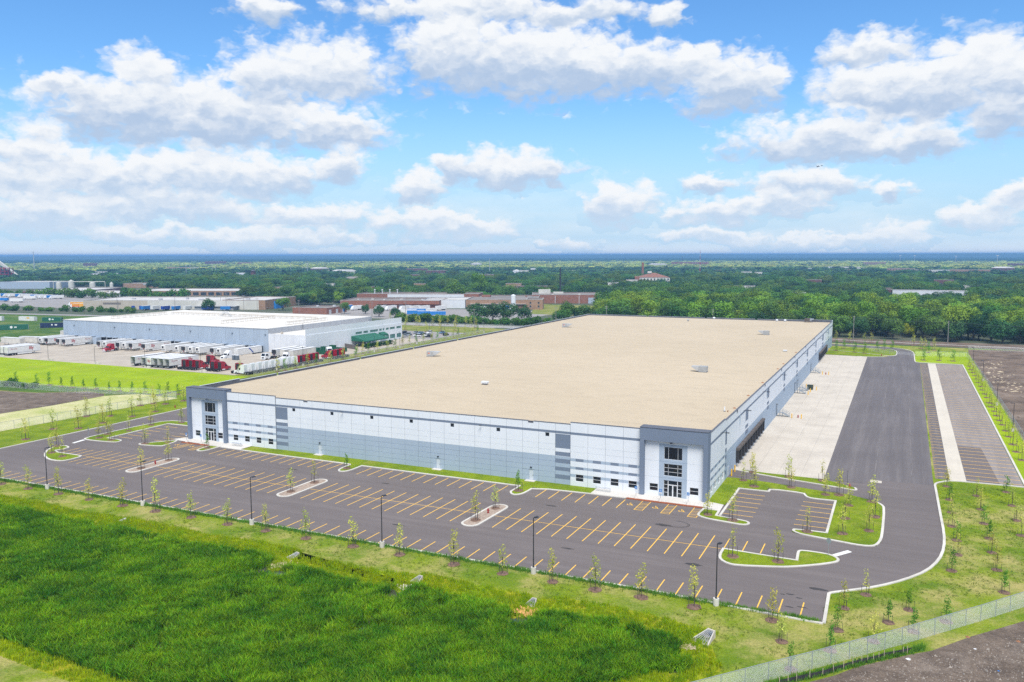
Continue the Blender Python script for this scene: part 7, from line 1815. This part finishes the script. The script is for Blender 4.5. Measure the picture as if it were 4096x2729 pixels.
t = far('brick_factory', 'narrow tan brick process block beside the steel silo', 'factory', -292, 652, 21, 14, 30, 8.6, 'brick_tan', 'roof_grey', (2, 2, 1.4, 1.6, 2, 3), clear=8)
t = thing('silo', 'tall shining steel silo in front of the tan process block', 'silo', (-301, 645, 0))
b = MB(); b.tube((0, 0, 0), (0, 0, 12.4), 2.1, 18); b.link('body', M['alu'], t); b = MB(); b.tube((0, 0, 12.4), (0, 0, 13.2), 2.1, 18, r2=.5); b.link('cap', M['alu'], t)
t = far('brick_hall', 'wide red brick hall with a blue roller door by the mown field', 'factory', -324, 737, 23, 66, 52, 8.3, 'brick', 'roof_grey', clear=40)
b = MB(); b.box(54, -.15, 0, 60, .02, 5.6); b.link('roller_door', M['metal_blue'], t)
b = MB(); [b.box(u, -.2, 0, u + .5, .01, 7.6) for u in (22, 45)]; b.link('downpipe', M['win_white'], t)
units(t, [(12, 40, 12, 8, 4), (26, 40, 10, 6, 1.6), (20, 12, 2, 2, .8), (46, 14, 2, 2, .8)], 7.8, 'cream')
t = thing('chimney', 'tall slender black chimney behind the brick hall', 'chimney', (-316, 790, 0)); b = MB(); b.tube((0, 0, 0), (0, 0, 34), 1.0, 10, r2=.7); b.link('stack', M['black_metal'], t); b = MB(); b.tube((0, 0, 0), (0, 0, 3), 1.6, 10, r2=1.2); b.link('foot', M['black_metal'], t)
t = far('school', 'stone school with a red tiled hipped roof and a tall brick chimney behind', 'school', -366, 1240, 22, 46, 40, 12.0, 'cream', 'roof_red', (2, 9, 2.0, 2.8, 3.0, 4.6), pitched=6.5, clear=70)
b = MB(); b.box(14, 14, 18, 20, 20, 21); b.link('cupola', M['cream'], t)
b = MB(); b.box(-7, -1.5, 0, -.1, 38, 13); b.link('brick_bay', M['brick'], t)
t = far('school', 'low red and white wing in front of the stone school', 'school', -392, 1190, 22, 34, 26, 8.0, 'cream', 'roof_red', (1, 7, 2.2, 2.2, 3, 3), clear=70)
t = thing('chimney', 'red brick chimney behind the tiled school roof', 'chimney', (-382, 1312, 0)); b = MB(); b.tube((0, 0, 0), (0, 0, 34), 2.3, 10, r2=1.8); b.link('stack', M['brick'], t)
far('row_house', 'row of brick houses with white window frames behind the factories', 'house', -470, 935, 22, 78, 14, 7.6, 'brick_dark', 'roof_pale', (2, 16, 1.6, 1.9, 1.2, 3.1), clear=60, winmat='win_white')
far('row_house', 'row of tan brick flats behind the arcade factory', 'house', -702, 795, 22, 44, 14, 8.0, 'brick_tan', 'roof_grey', (2, 10, 1.6, 1.8, 1.2, 3.2), clear=40)
far('row_house', 'brick flats half hidden by trees, left of the big lime tree', 'house', -585, 845, 22, 34, 14, 8.5, 'brick_dark', 'roof_grey', (2, 8, 1.5, 1.8, 1.4, 3.2), clear=36, winmat='win_white')
far('row_house', 'brick house standing alone behind the brick works', 'house', -588, 948, 22, 18, 14, 9, 'brick_tan', 'roof_grey', (2, 4, 1.6, 1.8, 1.4, 3.2), clear=30)
t = thing('brick_tower', 'dark red brick water tower with a slate cap above the trees', 'tower', (-1046, 1150, 0)); b = MB(); b.box(-3, -3, 0, 3, 3, 19); b.link('shaft', M['brick_dark'], t); b = MB(); b.tube((0, 0, 19), (0, 0, 22), 4.6, 8, r2=.3); b.link('cap', M['roof_dark'], t)
FARS = [(-2745, 2128, 46, 22, 19, 'brick_dark', 'apartment_block', 'dark red brick block on the far left skyline of trees'), (-2860, 2836, 92, 26, 20, 'brick_dark', 'apartment_block', 'long dark brick mill far off left of the middle'), (-2706, 2880, 58, 26, 15, 'brick', 'apartment_block', 'red brick block just right of the long dark mill'), (-142, 3437, 78, 24, 16, 'brick_tan', 'apartment_block', 'orange brick apartment block far off on the right'), (-826, 3232, 142, 30, 17, 'brick', 'apartment_block', 'long red and white hospital far off by the mast'), (-870, 3060, 70, 26, 10, 'cream', 'apartment_block', 'pale building with grey gabled roof before the long red hospital'),
 (-1487, 1860, 50, 18, 10, 'brick_dark', 'row_house', 'terrace with white pointed gables among the trees'), (-1244, 1635, 58, 20, 9, 'cream', 'row_house', 'pale terrace among the trees, right of the pointed gables'), (-1186, 1726, 40, 16, 9, 'brick_dark', 'row_house', 'dark brick flats with a chimney in the middle of the trees'), (-1147, 1815, 54, 18, 12, 'brick_dark', 'row_house', 'purple-brown brick terrace in the middle distance'), (-968, 1612, 48, 20, 12, 'brick_dark', 'apartment_block', 'broad dark brick apartment block in the middle distance'),
 (-812, 1555, 40, 20, 7, 'office_white', 'row_house', 'flat white-roofed building below the monopole'), (-1170, 2161, 24, 18, 9, 'brick', 'row_house', 'small red roofed house behind the flat white-roofed building'), (-835, 1785, 18, 16, 9, 'office_white', 'row_house', 'white gabled house among the middle trees'), (-849, 1922, 12, 12, 13, 'office_white', 'row_house', 'narrow white tower house among the middle trees'), (-218, 2699, 44, 20, 9, 'office_white', 'row_house', 'low white building on the right, left of two'), (-178, 2603, 62, 20, 10, 'cream', 'row_house', 'low white and grey building on the right, right of two'),
 (-40, 2293, 64, 20, 11, 'brick_tan', 'row_house', 'tan brick terrace right of the warehouse roof corner, far off'), (12, 2232, 86, 22, 9, 'cream', 'row_house', 'long pale flat-roofed terrace far off on the right'), (98, 2227, 84, 22, 10, 'brick_tan', 'row_house', 'brownish terrace with pale roofs far off on the right'), (194, 2373, 50, 20, 12, 'brick_dark', 'row_house', 'dark brick house with a hipped roof far right'), (300, 3121, 110, 24, 16, 'brick_dark', 'apartment_block', 'long dark brick block at the far right edge'),
 (0, 1159, 24, 16, 6, 'brick_tan', 'row_house', 'low house with a grey roof among the right-hand trees'), (22, 1184, 30, 16, 7, 'brick_tan', 'row_house', 'low house with a brown roof among the right-hand trees'), (-22, 1041, 36, 16, 8, 'brick_dark', 'row_house', 'house with red chimneys behind the lime trees'), (-10, 935, 76, 18, 10, 'office_white', 'row_house', 'white-roofed brick terrace just behind the wood on the right'), (-98, 837, 14, 14, 10, 'office_white', 'row_house', 'white and orange wall glimpsed between the trees of the wood'), (-282, 894, 36, 16, 9, 'brick', 'row_house', 'brick house with a white roof glimpsed behind the wood'), (-289, 1834, 16, 14, 9, 'cream', 'row_house', 'pale house showing through the right-hand forest'),
 (-818, 1105, 30, 16, 9, 'brick_tan', 'row_house', 'house with a grey hip roof among the tall trees'), (-1957, 1789, 66, 26, 12, 'brick_tan', 'row_house', 'church hall with a tan end wall on the left'), (-2089, 1956, 70, 24, 8, 'roof_pale', 'row_house', 'wide pale roofed hall on the left'), (-1645, 1293, 60, 20, 7, 'office_white', 'row_house', 'white flat-roofed sheds left among the trees'), (-1860, 1420, 70, 24, 7, 'roof_pale', 'row_house', 'pale flat roof far left among the trees'), (-1484, 2800, 40, 26, 14, 'cream', 'row_house', 'stone church with steep pale gables far off'), (-2320, 1560, 80, 26, 8, 'metal_blue', 'row_house', 'blue-grey sheds far left among the trees')]
for (x, y, L, D, H, w, nm, l) in FARS:
    rows = max(1, int(H // 3.4)); a = math.degrees(math.atan2(-x, y)) * .9
    far(nm, l, 'building', x, y, a, L, D, H, w, 'roof_pale' if 'white' in l or 'pale' in l or H > 9 else ('roof_red' if 'red' in l or 'brown' in l else 'roof_grey'), (rows, max(2, int(L // 6)), 2.2, 1.7, 1.4, 3.2), pitched=(3.2 if ('gable' in l or 'hip' in l) else 0), clear=(14 if y < 1250 else max(45, min(190, y * .075))), parapet=.3)
rh = np.random.default_rng(55); HS = []
for _ in range(400):
    r = rh.uniform(950, 2700); az_ = math.radians(rh.uniform(-55, 5)); x, y = r * math.sin(az_), r * math.cos(az_)
    if y < 900 or any((x - a) ** 2 + (y - c) ** 2 < 105 ** 2 for a, c in HS): continue
    HS.append((x, y))
    if len(HS) >= 44: break
for i, (x, y) in enumerate(sorted(HS, key=lambda p: p[0] / p[1])):
    w, rf, wd = (('office_white', 'roof_pale', 'white'), ('cream', 'roof_pale', 'cream'), ('brick_tan', 'roof_grey', 'tan brick'), ('brick_dark', 'roof_grey', 'dark brick'), ('brick_dark', 'roof_pale', 'dark brick'), ('cream', 'roof_grey', 'grey-roofed cream'))[int(rh.integers(6))]
    L = rh.uniform(11, 26); H = rh.uniform(8.5, 11)
    far('house', f'{wd} house half hidden by the suburb trees, {ORD[i + 1]} of these from left', 'house', x, y, math.degrees(math.atan2(-x, y)) * rh.uniform(.7, 1.1), L, 14, H, w, rf, (2, max(2, int(L // 5)), 1.8, 1.7, 1.6, 3.4), pitched=0, clear=max(14, y * .024), parapet=.3, group='houses half hidden by the suburb trees')
# masts and columns of light over the suburb
M['mast_grey'] = mat('mast_grey', (.42, .45, .48), None, 1, .5)
for i, (x, y, h, r, l) in enumerate(((-858, 1711, 36, .8, 'grey monopole mast rising over the middle trees'), (-442, 2001, 57, .8, 'red and white lattice mast on the horizon'), (-1068, 4411, 36, 1.8, 'dark chimney on the far horizon left of the mast'), (-2205, 1555, 56, 1.4, 'faint chimney on the far left horizon'))):
    t = thing('mast', l, 'mast', (x, y, 0)); b = MB()
    if 'lattice' in l:
        for k in range(8):
            b = MB(); b.tube((0, 0, k * 7.1), (0, 0, k * 7.1 + 7.1), r * 1.6 * (1 - k * .09), 4, r2=r * 1.6 * (1 - (k + 1) * .09)); b.link('segment', M['red'] if k % 2 else M['win_white'], t)
    else:
        b.tube((0, 0, 0), (0, 0, h), r, 8, r2=r * .6); b.link('shaft', M['black_metal'] if 'dark' in l else M['mast_grey'], t); b = MB(); b.tube((0, 0, h), (0, 0, h + 2), r * .9, 8); b.link('top', M['mast_grey'], t)
for i, (x, y, h) in enumerate(((-1560, 1500, 22), (-1490, 1420, 24), (-1460, 1470, 26), (-1420, 1440, 22), (-1330, 1590, 24), (-1280, 1590, 26), (-1190, 1690, 22), (190, 3900, 36), (330, 3800, 38), (470, 3900, 38), (520, 3850, 38), (600, 3700, 38), (40, 4200, 38), (-20, 4300, 38))):
    t = thing('floodlight_mast', f'slender floodlight mast, {ORD[i + 1] if i < 7 else ORD[i - 6]} of those on the {"left" if i < 7 else "right"} over the trees', 'mast', (x, y, 0), 0, 'floodlight masts over the trees')
    b = MB(); b.tube((0, 0, 0), (0, 0, h), .45 if i < 7 else .9, 6); b.link('shaft', M['mast_grey'], t); k = 1 if i < 7 else 2; b = MB(); b.box(-2.2 * k, -.3, h, 2.2 * k, .3, h + 1.4 * k); b.link('lamp_head', M['win_white'], t)
# red brick plant and pale conveyor at the far left edge
t = thing('conveyor', 'long pale sloping conveyor at the left picture edge', 'conveyor', (-1628, 1114, 0), R(-160))
b = MB(); b.extrude_y([(0, 5.5), (42, 31), (42, 38), (0, 6.6)], -2.2, 2.2); b.link('gallery', M['cream'], t)
b = MB(); b.box(30, -1.6, 0, 32, 1.6, 25); b.box(14, -1.6, 0, 15.5, 1.6, 14); b.link('trestle', M['red'], t)
t = thing('plant_frame', 'red steel frame plant below the sloping conveyor', 'plant', (-1600, 1075, 0), R(22))
b = MB()
for z in (5, 10, 16, 22): b.box(-30, -8, z, 4, 8, z + .8)
for u in (-30, -21, -12, -4, 3): b.box(u, -8, 0, u + 1, -7, 24); b.box(u, 7, 0, u + 1, 8, 24)
b.link('frame', M['red'], t); b = MB(); b.box(-26, -6, 0, -2, 6, 20); b.link('hopper', M['roof_dark'], t)

# trucks and trailers of the factory yards, small and far
def far_truck(x, y, a, L, m, label, group, cab=True, hz=3.9, dz=0.0):
    t = thing('semi_trailer' if not cab else 'lorry', label, 'trailer' if not cab else 'truck', (x, y, dz), R(a), group)
    b = MB(); b.box(2.6, -1.3, 1.1, 2.6 + L, 1.3, hz); b.link('body', M[m], t)
    b = MB(); b.box(2.6 - .02, -1.32, hz, 2.62 + L, 1.32, hz + .05); b.link('roof', M['trailer_roof'], t)
    b = MB(); [b.tube((u, s - .25, .5), (u, s + .25, .5), .5, 8) for u in (L + .4, L - .9) for s in (-1, 1)]; b.link('wheels', M['tyre'], t)
    if cab:
        b = MB(); b.extrude_y([(0, .5), (2.4, .5), (2.4, 3.6), (1.6, 3.5), (.9, 2.2), (0, 1.7)], -1.15, 1.15); b.link('cab', M['truck_white'], t)
        b = MB(); b.face([(.93, -1.0, 2.25), (.93, 1.0, 2.25), (1.5, .95, 3.2), (1.5, -.95, 3.2)]); b.link('windscreen', M['glass'], t)
        b = MB(); [b.tube((1.1, s - .2, .5), (1.1, s + .2, .5), .5, 8) for s in (-1, 1)]; b.link('wheels', M['tyre'], t)
    else:
        b = MB(); b.box(4, -.6, 0, 4.3, .6, 1.1); b.link('landing_gear', M['galv'], t)
sheet('factory_yard', [(-1010, 520), (-660, 505), (-700, 640), (-1060, 740)], .02, M['road'])
sheet('factory_yard', [(-452, 515), (-250, 520), (-250, 640), (-330, 640), (-452, 600)], .016, M['road'])
for i in range(11):
    far_truck(-942 + i * 10.4, 618 - i * 1.2 , 70, 12, 'trailer_white' if i % 3 else 'sky_blue', f'parked lorry, {ORD[i + 1]} from the left in the far left factory yard', 'lorries in the far left yard', i not in (3, 5, 6))
for i, (x, y, m, l) in enumerate(((-880, 565, 'trailer_white', 'long white trailer at the far left, front of the pack'), (-850, 552, 'sky_blue', 'blue and white trailer behind the far left bushes'), (-820, 548, 'trailer_white', 'white trailer behind the far left bushes'), (-860, 590, 'trailer_white', 'white trailer with red line at the far left'))):
    far_truck(x, y, 20, 14, m, l, 'trailers in the far left yard', False)
far_truck(-706, 530, 15, 14, 'poster_yellow', 'lorry with a yellow and red picture on its side, behind the other', 'yellow lorries by the beige factory'); far_truck(-680, 512, 15, 12, 'poster_yellow', 'lorry with a yellow picture on its side, in front', 'yellow lorries by the beige factory')
for i, (x, m) in enumerate(((-588, 'sky_blue'), (-580, 'trailer_white'), (-571, 'stripe_blue'), (-562, 'sky_blue'), (-552, 'trailer_white'))): far_truck(x, 508 + i * 3, 100, 9, m, f'short trailer with a {"blue" if "blue" in m else "white"} end, {ORD[i + 1]} from the left at the beige factory docks', 'trailers at the beige factory', False)
far_truck(-545, 532, 22, 10, 'stripe_blue', 'blue trailer, left one of two by the grey loading shed', 'trailers at the beige factory', False); far_truck(-527, 535, 30, 8, 'sky_blue', 'blue trailer, right one of two by the grey loading shed', 'trailers at the beige factory', False)
BW = [(-436, 585, 80, 10, 'sky_blue', True), (-424, 583, 80, 10, 'trailer_white', True), (-405, 590, 80, 10, 'trailer_white', True), (-396, 593, 80, 10, 'trailer_white', True), (-384, 596, 80, 11, 'trailer_white', True), (-377, 599, 80, 11, 'trailer_white', False), (-370, 602, 80, 12, 'trailer_white', False), (-356, 606, 80, 12, 'trailer_white', False), (-318, 612, 80, 8, 'trailer_white', False), (-310, 614, 80, 8, 'trailer_white', False)]
for i, (x, y, a, L, m, c) in enumerate(BW): far_truck(x, y, a, L, m, f'{"white lorry" if c else "white trailer"}, {ORD[i + 1]} from the left before the brick factory', 'lorries and trailers before the brick factory', c)
for i, (x, y, a, L, m) in enumerate(((-364, 572, 20, 15, 'sky_blue'), (-346, 574, 80, 10, 'trailer_white'), (-362, 558, 25, 13, 'trailer_white'), (-352, 552, 30, 13, 'sky_blue'), (-340, 548, 32, 12, 'sky_blue'), (-330, 550, 32, 12, 'sky_blue'))):
    far_truck(x, y, a, L, m, f'{"blue and white" if m == "sky_blue" else "white"} trailer, {ORD[i + 1]} of the pack in front of the dark bushes', 'trailers behind the dark bushes', False)
far_truck(-424, 560, 15, 6, 'sky_blue', 'short bright blue trailer beside the brick workshop', 'trailers behind the dark bushes', False, 3.2)
far_truck(-312, 634, 80, 5, 'stripe_blue', 'blue container at the tan brick loading bay', 'lorries before the tan block', False, 3.6); far_truck(-303, 632, 80, 6, 'sky_blue', 'blue truck body at the tan brick loading bay', 'lorries before the tan block', False, 4.2); far_truck(-297, 628, 80, 4, 'lime', 'lime green lorry at the tan brick loading bay', 'lorries before the tan block', True, 3.0)
sheet('mown_field', [(-268, 606), (-205, 600), (-205, 690), (-240, 726), (-320, 728), (-285, 650)], .018, M['lawn_dry'])

# ------------------------------------------------------------------ woods
BELT = [(-205, 590), (-150, 530), (-60, 508), (60, 496), (118, 494), (128, 660), (-10, 690), (-120, 690), (-225, 650)]
rg = np.random.default_rng(21); pts = []
for _ in range(20000):
    x, y = rg.uniform(-230, 130), rg.uniform(490, 700)
    if not inside(BELT, np.array([x]), np.array([y]))[0]: continue
    dmin = 7.4 if y < 545 else 10.5
    if all((x - a) ** 2 + (y - c) ** 2 > dmin ** 2 for a, c in pts): pts.append((x, y))
    if len(pts) >= 285: break
clump = value_noise(np.array([p[0] + 500 for p in pts]), np.array([p[1] for p in pts]), 38, 4)
TL = []
for (x, y), c in zip(pts, clump):
    edge = y < 520
    if edge: k = int(rg.choice([4, 5, 5, 0, 1, 6], p=[.28, .24, .16, .14, .14, .04]))
    else: k = int(rg.choice([2, 3, 0, 1], p=[.4, .34, .14, .12])) if c > .40 else int(rg.choice([0, 1, 4, 2]))
    pos = 'front edge' if edge else ('middle' if y < 600 else 'back')
    TL.append((x / y, x, y, k, pos, 1.0 if not edge else .86))
cnt = {}
for az_, x, y, k, pos, sz_ in sorted(TL):
    cnt[(k, pos)] = q = cnt.get((k, pos), 0) + 1
    tree(x, y, k, f'{KINDS_T[k]}, {ORD[q]} of its kind from left, {pos} of wood', 'trees of the wood behind the warehouse', sz_)
BT = [(-392, 708, 0, 1.35, 'large mid green tree left of the brick works'), (-520, 775, 4, 1.2, 'large dark tree behind the brick workshop'), (-430, 830, 2, 1.6, 'very large pale green tree behind the white cowls'), (-505, 640, 3, .9, 'lime green tree in the row by the brick works drive, nearest'), (-500, 668, 3, .9, 'lime green tree in the row by the brick works drive, middle'), (-492, 700, 1, .95, 'lime green tree in the row by the brick works drive, farthest'), (-478, 560, 1, .8, 'bushy tree left of the brick workshop'), (-527, 525, 5, .85, 'dark conical tree in front of the beige factory'),
      (-272, 524, 4, .95, 'dark spreading tree over the bushes, left of four'), (-262, 527, 5, 1.0, 'dark spreading tree over the bushes, second of four'), (-250, 526, 4, 1.0, 'dark spreading tree over the bushes, third of four'), (-238, 528, 5, .95, 'dark spreading tree over the bushes, right of four'), (-212, 545, 0, .8, 'tree beside the steel silo'), (-360, 530, 5, .7, 'round bush-like tree before the blue trailers, left'), (-344, 528, 5, .7, 'round bush-like tree before the blue trailers, right'), (-405, 548, 1, .6, 'small tree right of the brick workshop'), (-388, 552, 5, .6, 'small dark tree before the white lorries')]
for x, y, k, s, l in BT: tree(x, y, k, l, 'trees round the factories', s)
BUSHES = []
rgb = np.random.default_rng(31)
bm2 = []
for k in range(3):
    c = MB(); rr = np.random.default_rng(300 + k); leaf_cloud(c, rr, [((rr.uniform(-1.6, 1.6), rr.uniform(-1.6, 1.6), rr.uniform(1.0, 3.0)), (2.0, 2.0, 1.7)) for _ in range(6)], 620, .36); bm2.append(c.mesh('bush', M['bush']))
def bush(x, y, s, label, group):
    o = put('bush', bm2[int(rgb.integers(3))], None, (x, y, 0), rgb.uniform(0, 6.28)); o.scale = (s, s, s * rgb.uniform(.8, 1.15)); tag(o, label, 'bush', group)
for i in range(38): bush(-325 + i * 4.3 + rgb.uniform(-1, 1), 503 + rgb.uniform(-2, 3), rgb.uniform(1.0, 1.55), f'dark green bush in the dense belt along the far road, {ORD[i + 1]} from the left', 'bushes along the far road')
for i in range(34): bush(-770 + i * 6.0 + rgb.uniform(-2, 2), 452 + i * 1.1 + rgb.uniform(-4, 4), rgb.uniform(.8, 1.5), f'green bush along the field road on the left, {ORD[i + 1]} from the left', 'bushes along the field road')
for i in range(24): bush(-1010 + i * 14, 628 + i * 1.0 + rgb.uniform(-4, 4), rgb.uniform(1.8, 2.6), f'large bush before the far left factories, {ORD[i + 1]} from the left', 'bushes before the far left factories')
for i in range(8): bush(-306 + i * 4 + rgb.uniform(-3, 3), 190.5 + rgb.uniform(-1, 4), rgb.uniform(.35, .6), f'low wild bush in the weedy field, {ORD[i + 1]} from the left', 'bushes in the weedy field')
# the endless suburb of trees beyond, one mass
IND = [(-1100, 430), (-215, 470), (-205, 600), (-230, 700), (-300, 830), (-350, 735), (-440, 668), (-478, 632), (-515, 628), (-545, 632), (-690, 735), (-830, 770), (-1010, 860), (-1130, 830), (-1290, 880), (-1330, 700), (-1100, 560)]
rg = np.random.default_rng(41)
def polar(n, r0, r1):
    r = np.sqrt(rg.uniform(r0 * r0, r1 * r1, n)); a = np.radians(rg.uniform(-62, 12, n)); return r * np.sin(a), r * np.cos(a)
A_ = math.radians(74) / 2
X, Y, Sx, Sz, V = [], [], [], [], []
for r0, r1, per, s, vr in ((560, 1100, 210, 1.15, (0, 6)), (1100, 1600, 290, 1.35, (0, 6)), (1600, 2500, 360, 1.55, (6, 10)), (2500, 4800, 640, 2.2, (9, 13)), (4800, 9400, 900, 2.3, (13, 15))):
    n = int(A_ * (r1 * r1 - r0 * r0) / per); x, y = polar(n, r0, r1)
    ok = ~inside(IND, x, y) & ~inside(BELT, x, y) & (y > 520)
    if r0 < 4000:
        for f in BOX_FOOT: ok &= ~inside(f, x, y)
        # street grid gaps
        ok &= value_noise(x, y, 55 if r0 < 2000 else 110, 6) > .24
    x, y = x[ok], y[ok]; X.append(x); Y.append(y)
    k = rg.uniform(.72, 1.2, len(x)); Sx.append(k * s); Sz.append(np.clip(k * rg.uniform(.65, 1.3, len(x)), .5, 1.5) * (1 if s < 1.5 else 1.05)); V.append(rg.integers(vr[0], vr[1], len(x)))
X, Y, Sx, Sz, V = map(np.concatenate, (X, Y, Sx, Sz, V))
farv = []
for k, lf in enumerate(('leaf_cool', 'leaf_dark', 'leaf_wood', 'leaf_cool', 'leaf_pale', 'leaf_pale', 'leaf_pale', 'leaf_dark', 'leaf_dark')):  # pale leaves paint a sunlit band, the last dark ones cloud shade behind it
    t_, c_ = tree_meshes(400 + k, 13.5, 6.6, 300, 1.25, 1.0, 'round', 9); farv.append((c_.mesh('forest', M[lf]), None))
near = [(BIG[k][1], None) for k in (4, 1, 4, 5, 0, 0)]
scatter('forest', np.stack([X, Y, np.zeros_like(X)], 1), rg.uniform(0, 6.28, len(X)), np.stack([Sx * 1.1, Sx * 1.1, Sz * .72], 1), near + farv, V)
print('forest', len(X))

# wooded rise closing the horizon
hm_ = MB(); NA = 900; AZ = np.linspace(-64, 14, NA)
hh = value_noise(AZ * 10 + 900, AZ * 0, 40, 61) * .5 + value_noise(AZ * 10 + 900, AZ * 0, 11, 62) * .3 + value_noise(AZ * 12 + 900, AZ * 0, 1.0, 63) * .2
top = 30 + (AZ + 64) / 78 * 15 + hh * 17
for r_, f_ in ((9300, 0.0), (9700, .78), (10100, 1.0), (10500, .8), (11500, 0.0)):
    for a_, h_ in zip(AZ, top): hm_.v.append((r_ * math.sin(R(a_)), r_ * math.cos(R(a_)), h_ * f_ - (1 if f_ == 0 else 0)))
for j in range(4):
    for i in range(NA - 1): hm_.f.append((j * NA + i, j * NA + i + 1, (j + 1) * NA + i + 1, (j + 1) * NA + i)); hm_.m.append(0)
M['far_wood'] = mat('far_wood', (0.035, 0.085, 0.035), (0.02, 0.055, 0.026), 0.02, .95, 6)
structure(hm_.link('hills', M['far_wood']))

# ------------------------------------------------------------------ summer haze
hz = MB(); hz.box(-33000, -33000, -4, 33000, 33000, 60)
haze_m = bpy.data.materials.new('haze'); haze_m.use_nodes = True
T = NT(haze_m.node_tree); T.t.nodes.clear()
_o = T.n('ShaderNodeOutputMaterial'); _v = T.n('ShaderNodeVolumePrincipled')
_v.inputs['Color'].default_value = (0.25, 0.52, 0.92, 1.0)
_v.inputs['Density'].default_value = 1.5e-4
_v.inputs['Anisotropy'].default_value = 0.0
T.t.links.new(_v.outputs[0], _o.inputs['Volume'])
o = hz.link('haze', haze_m); o['kind'] = 'stuff'
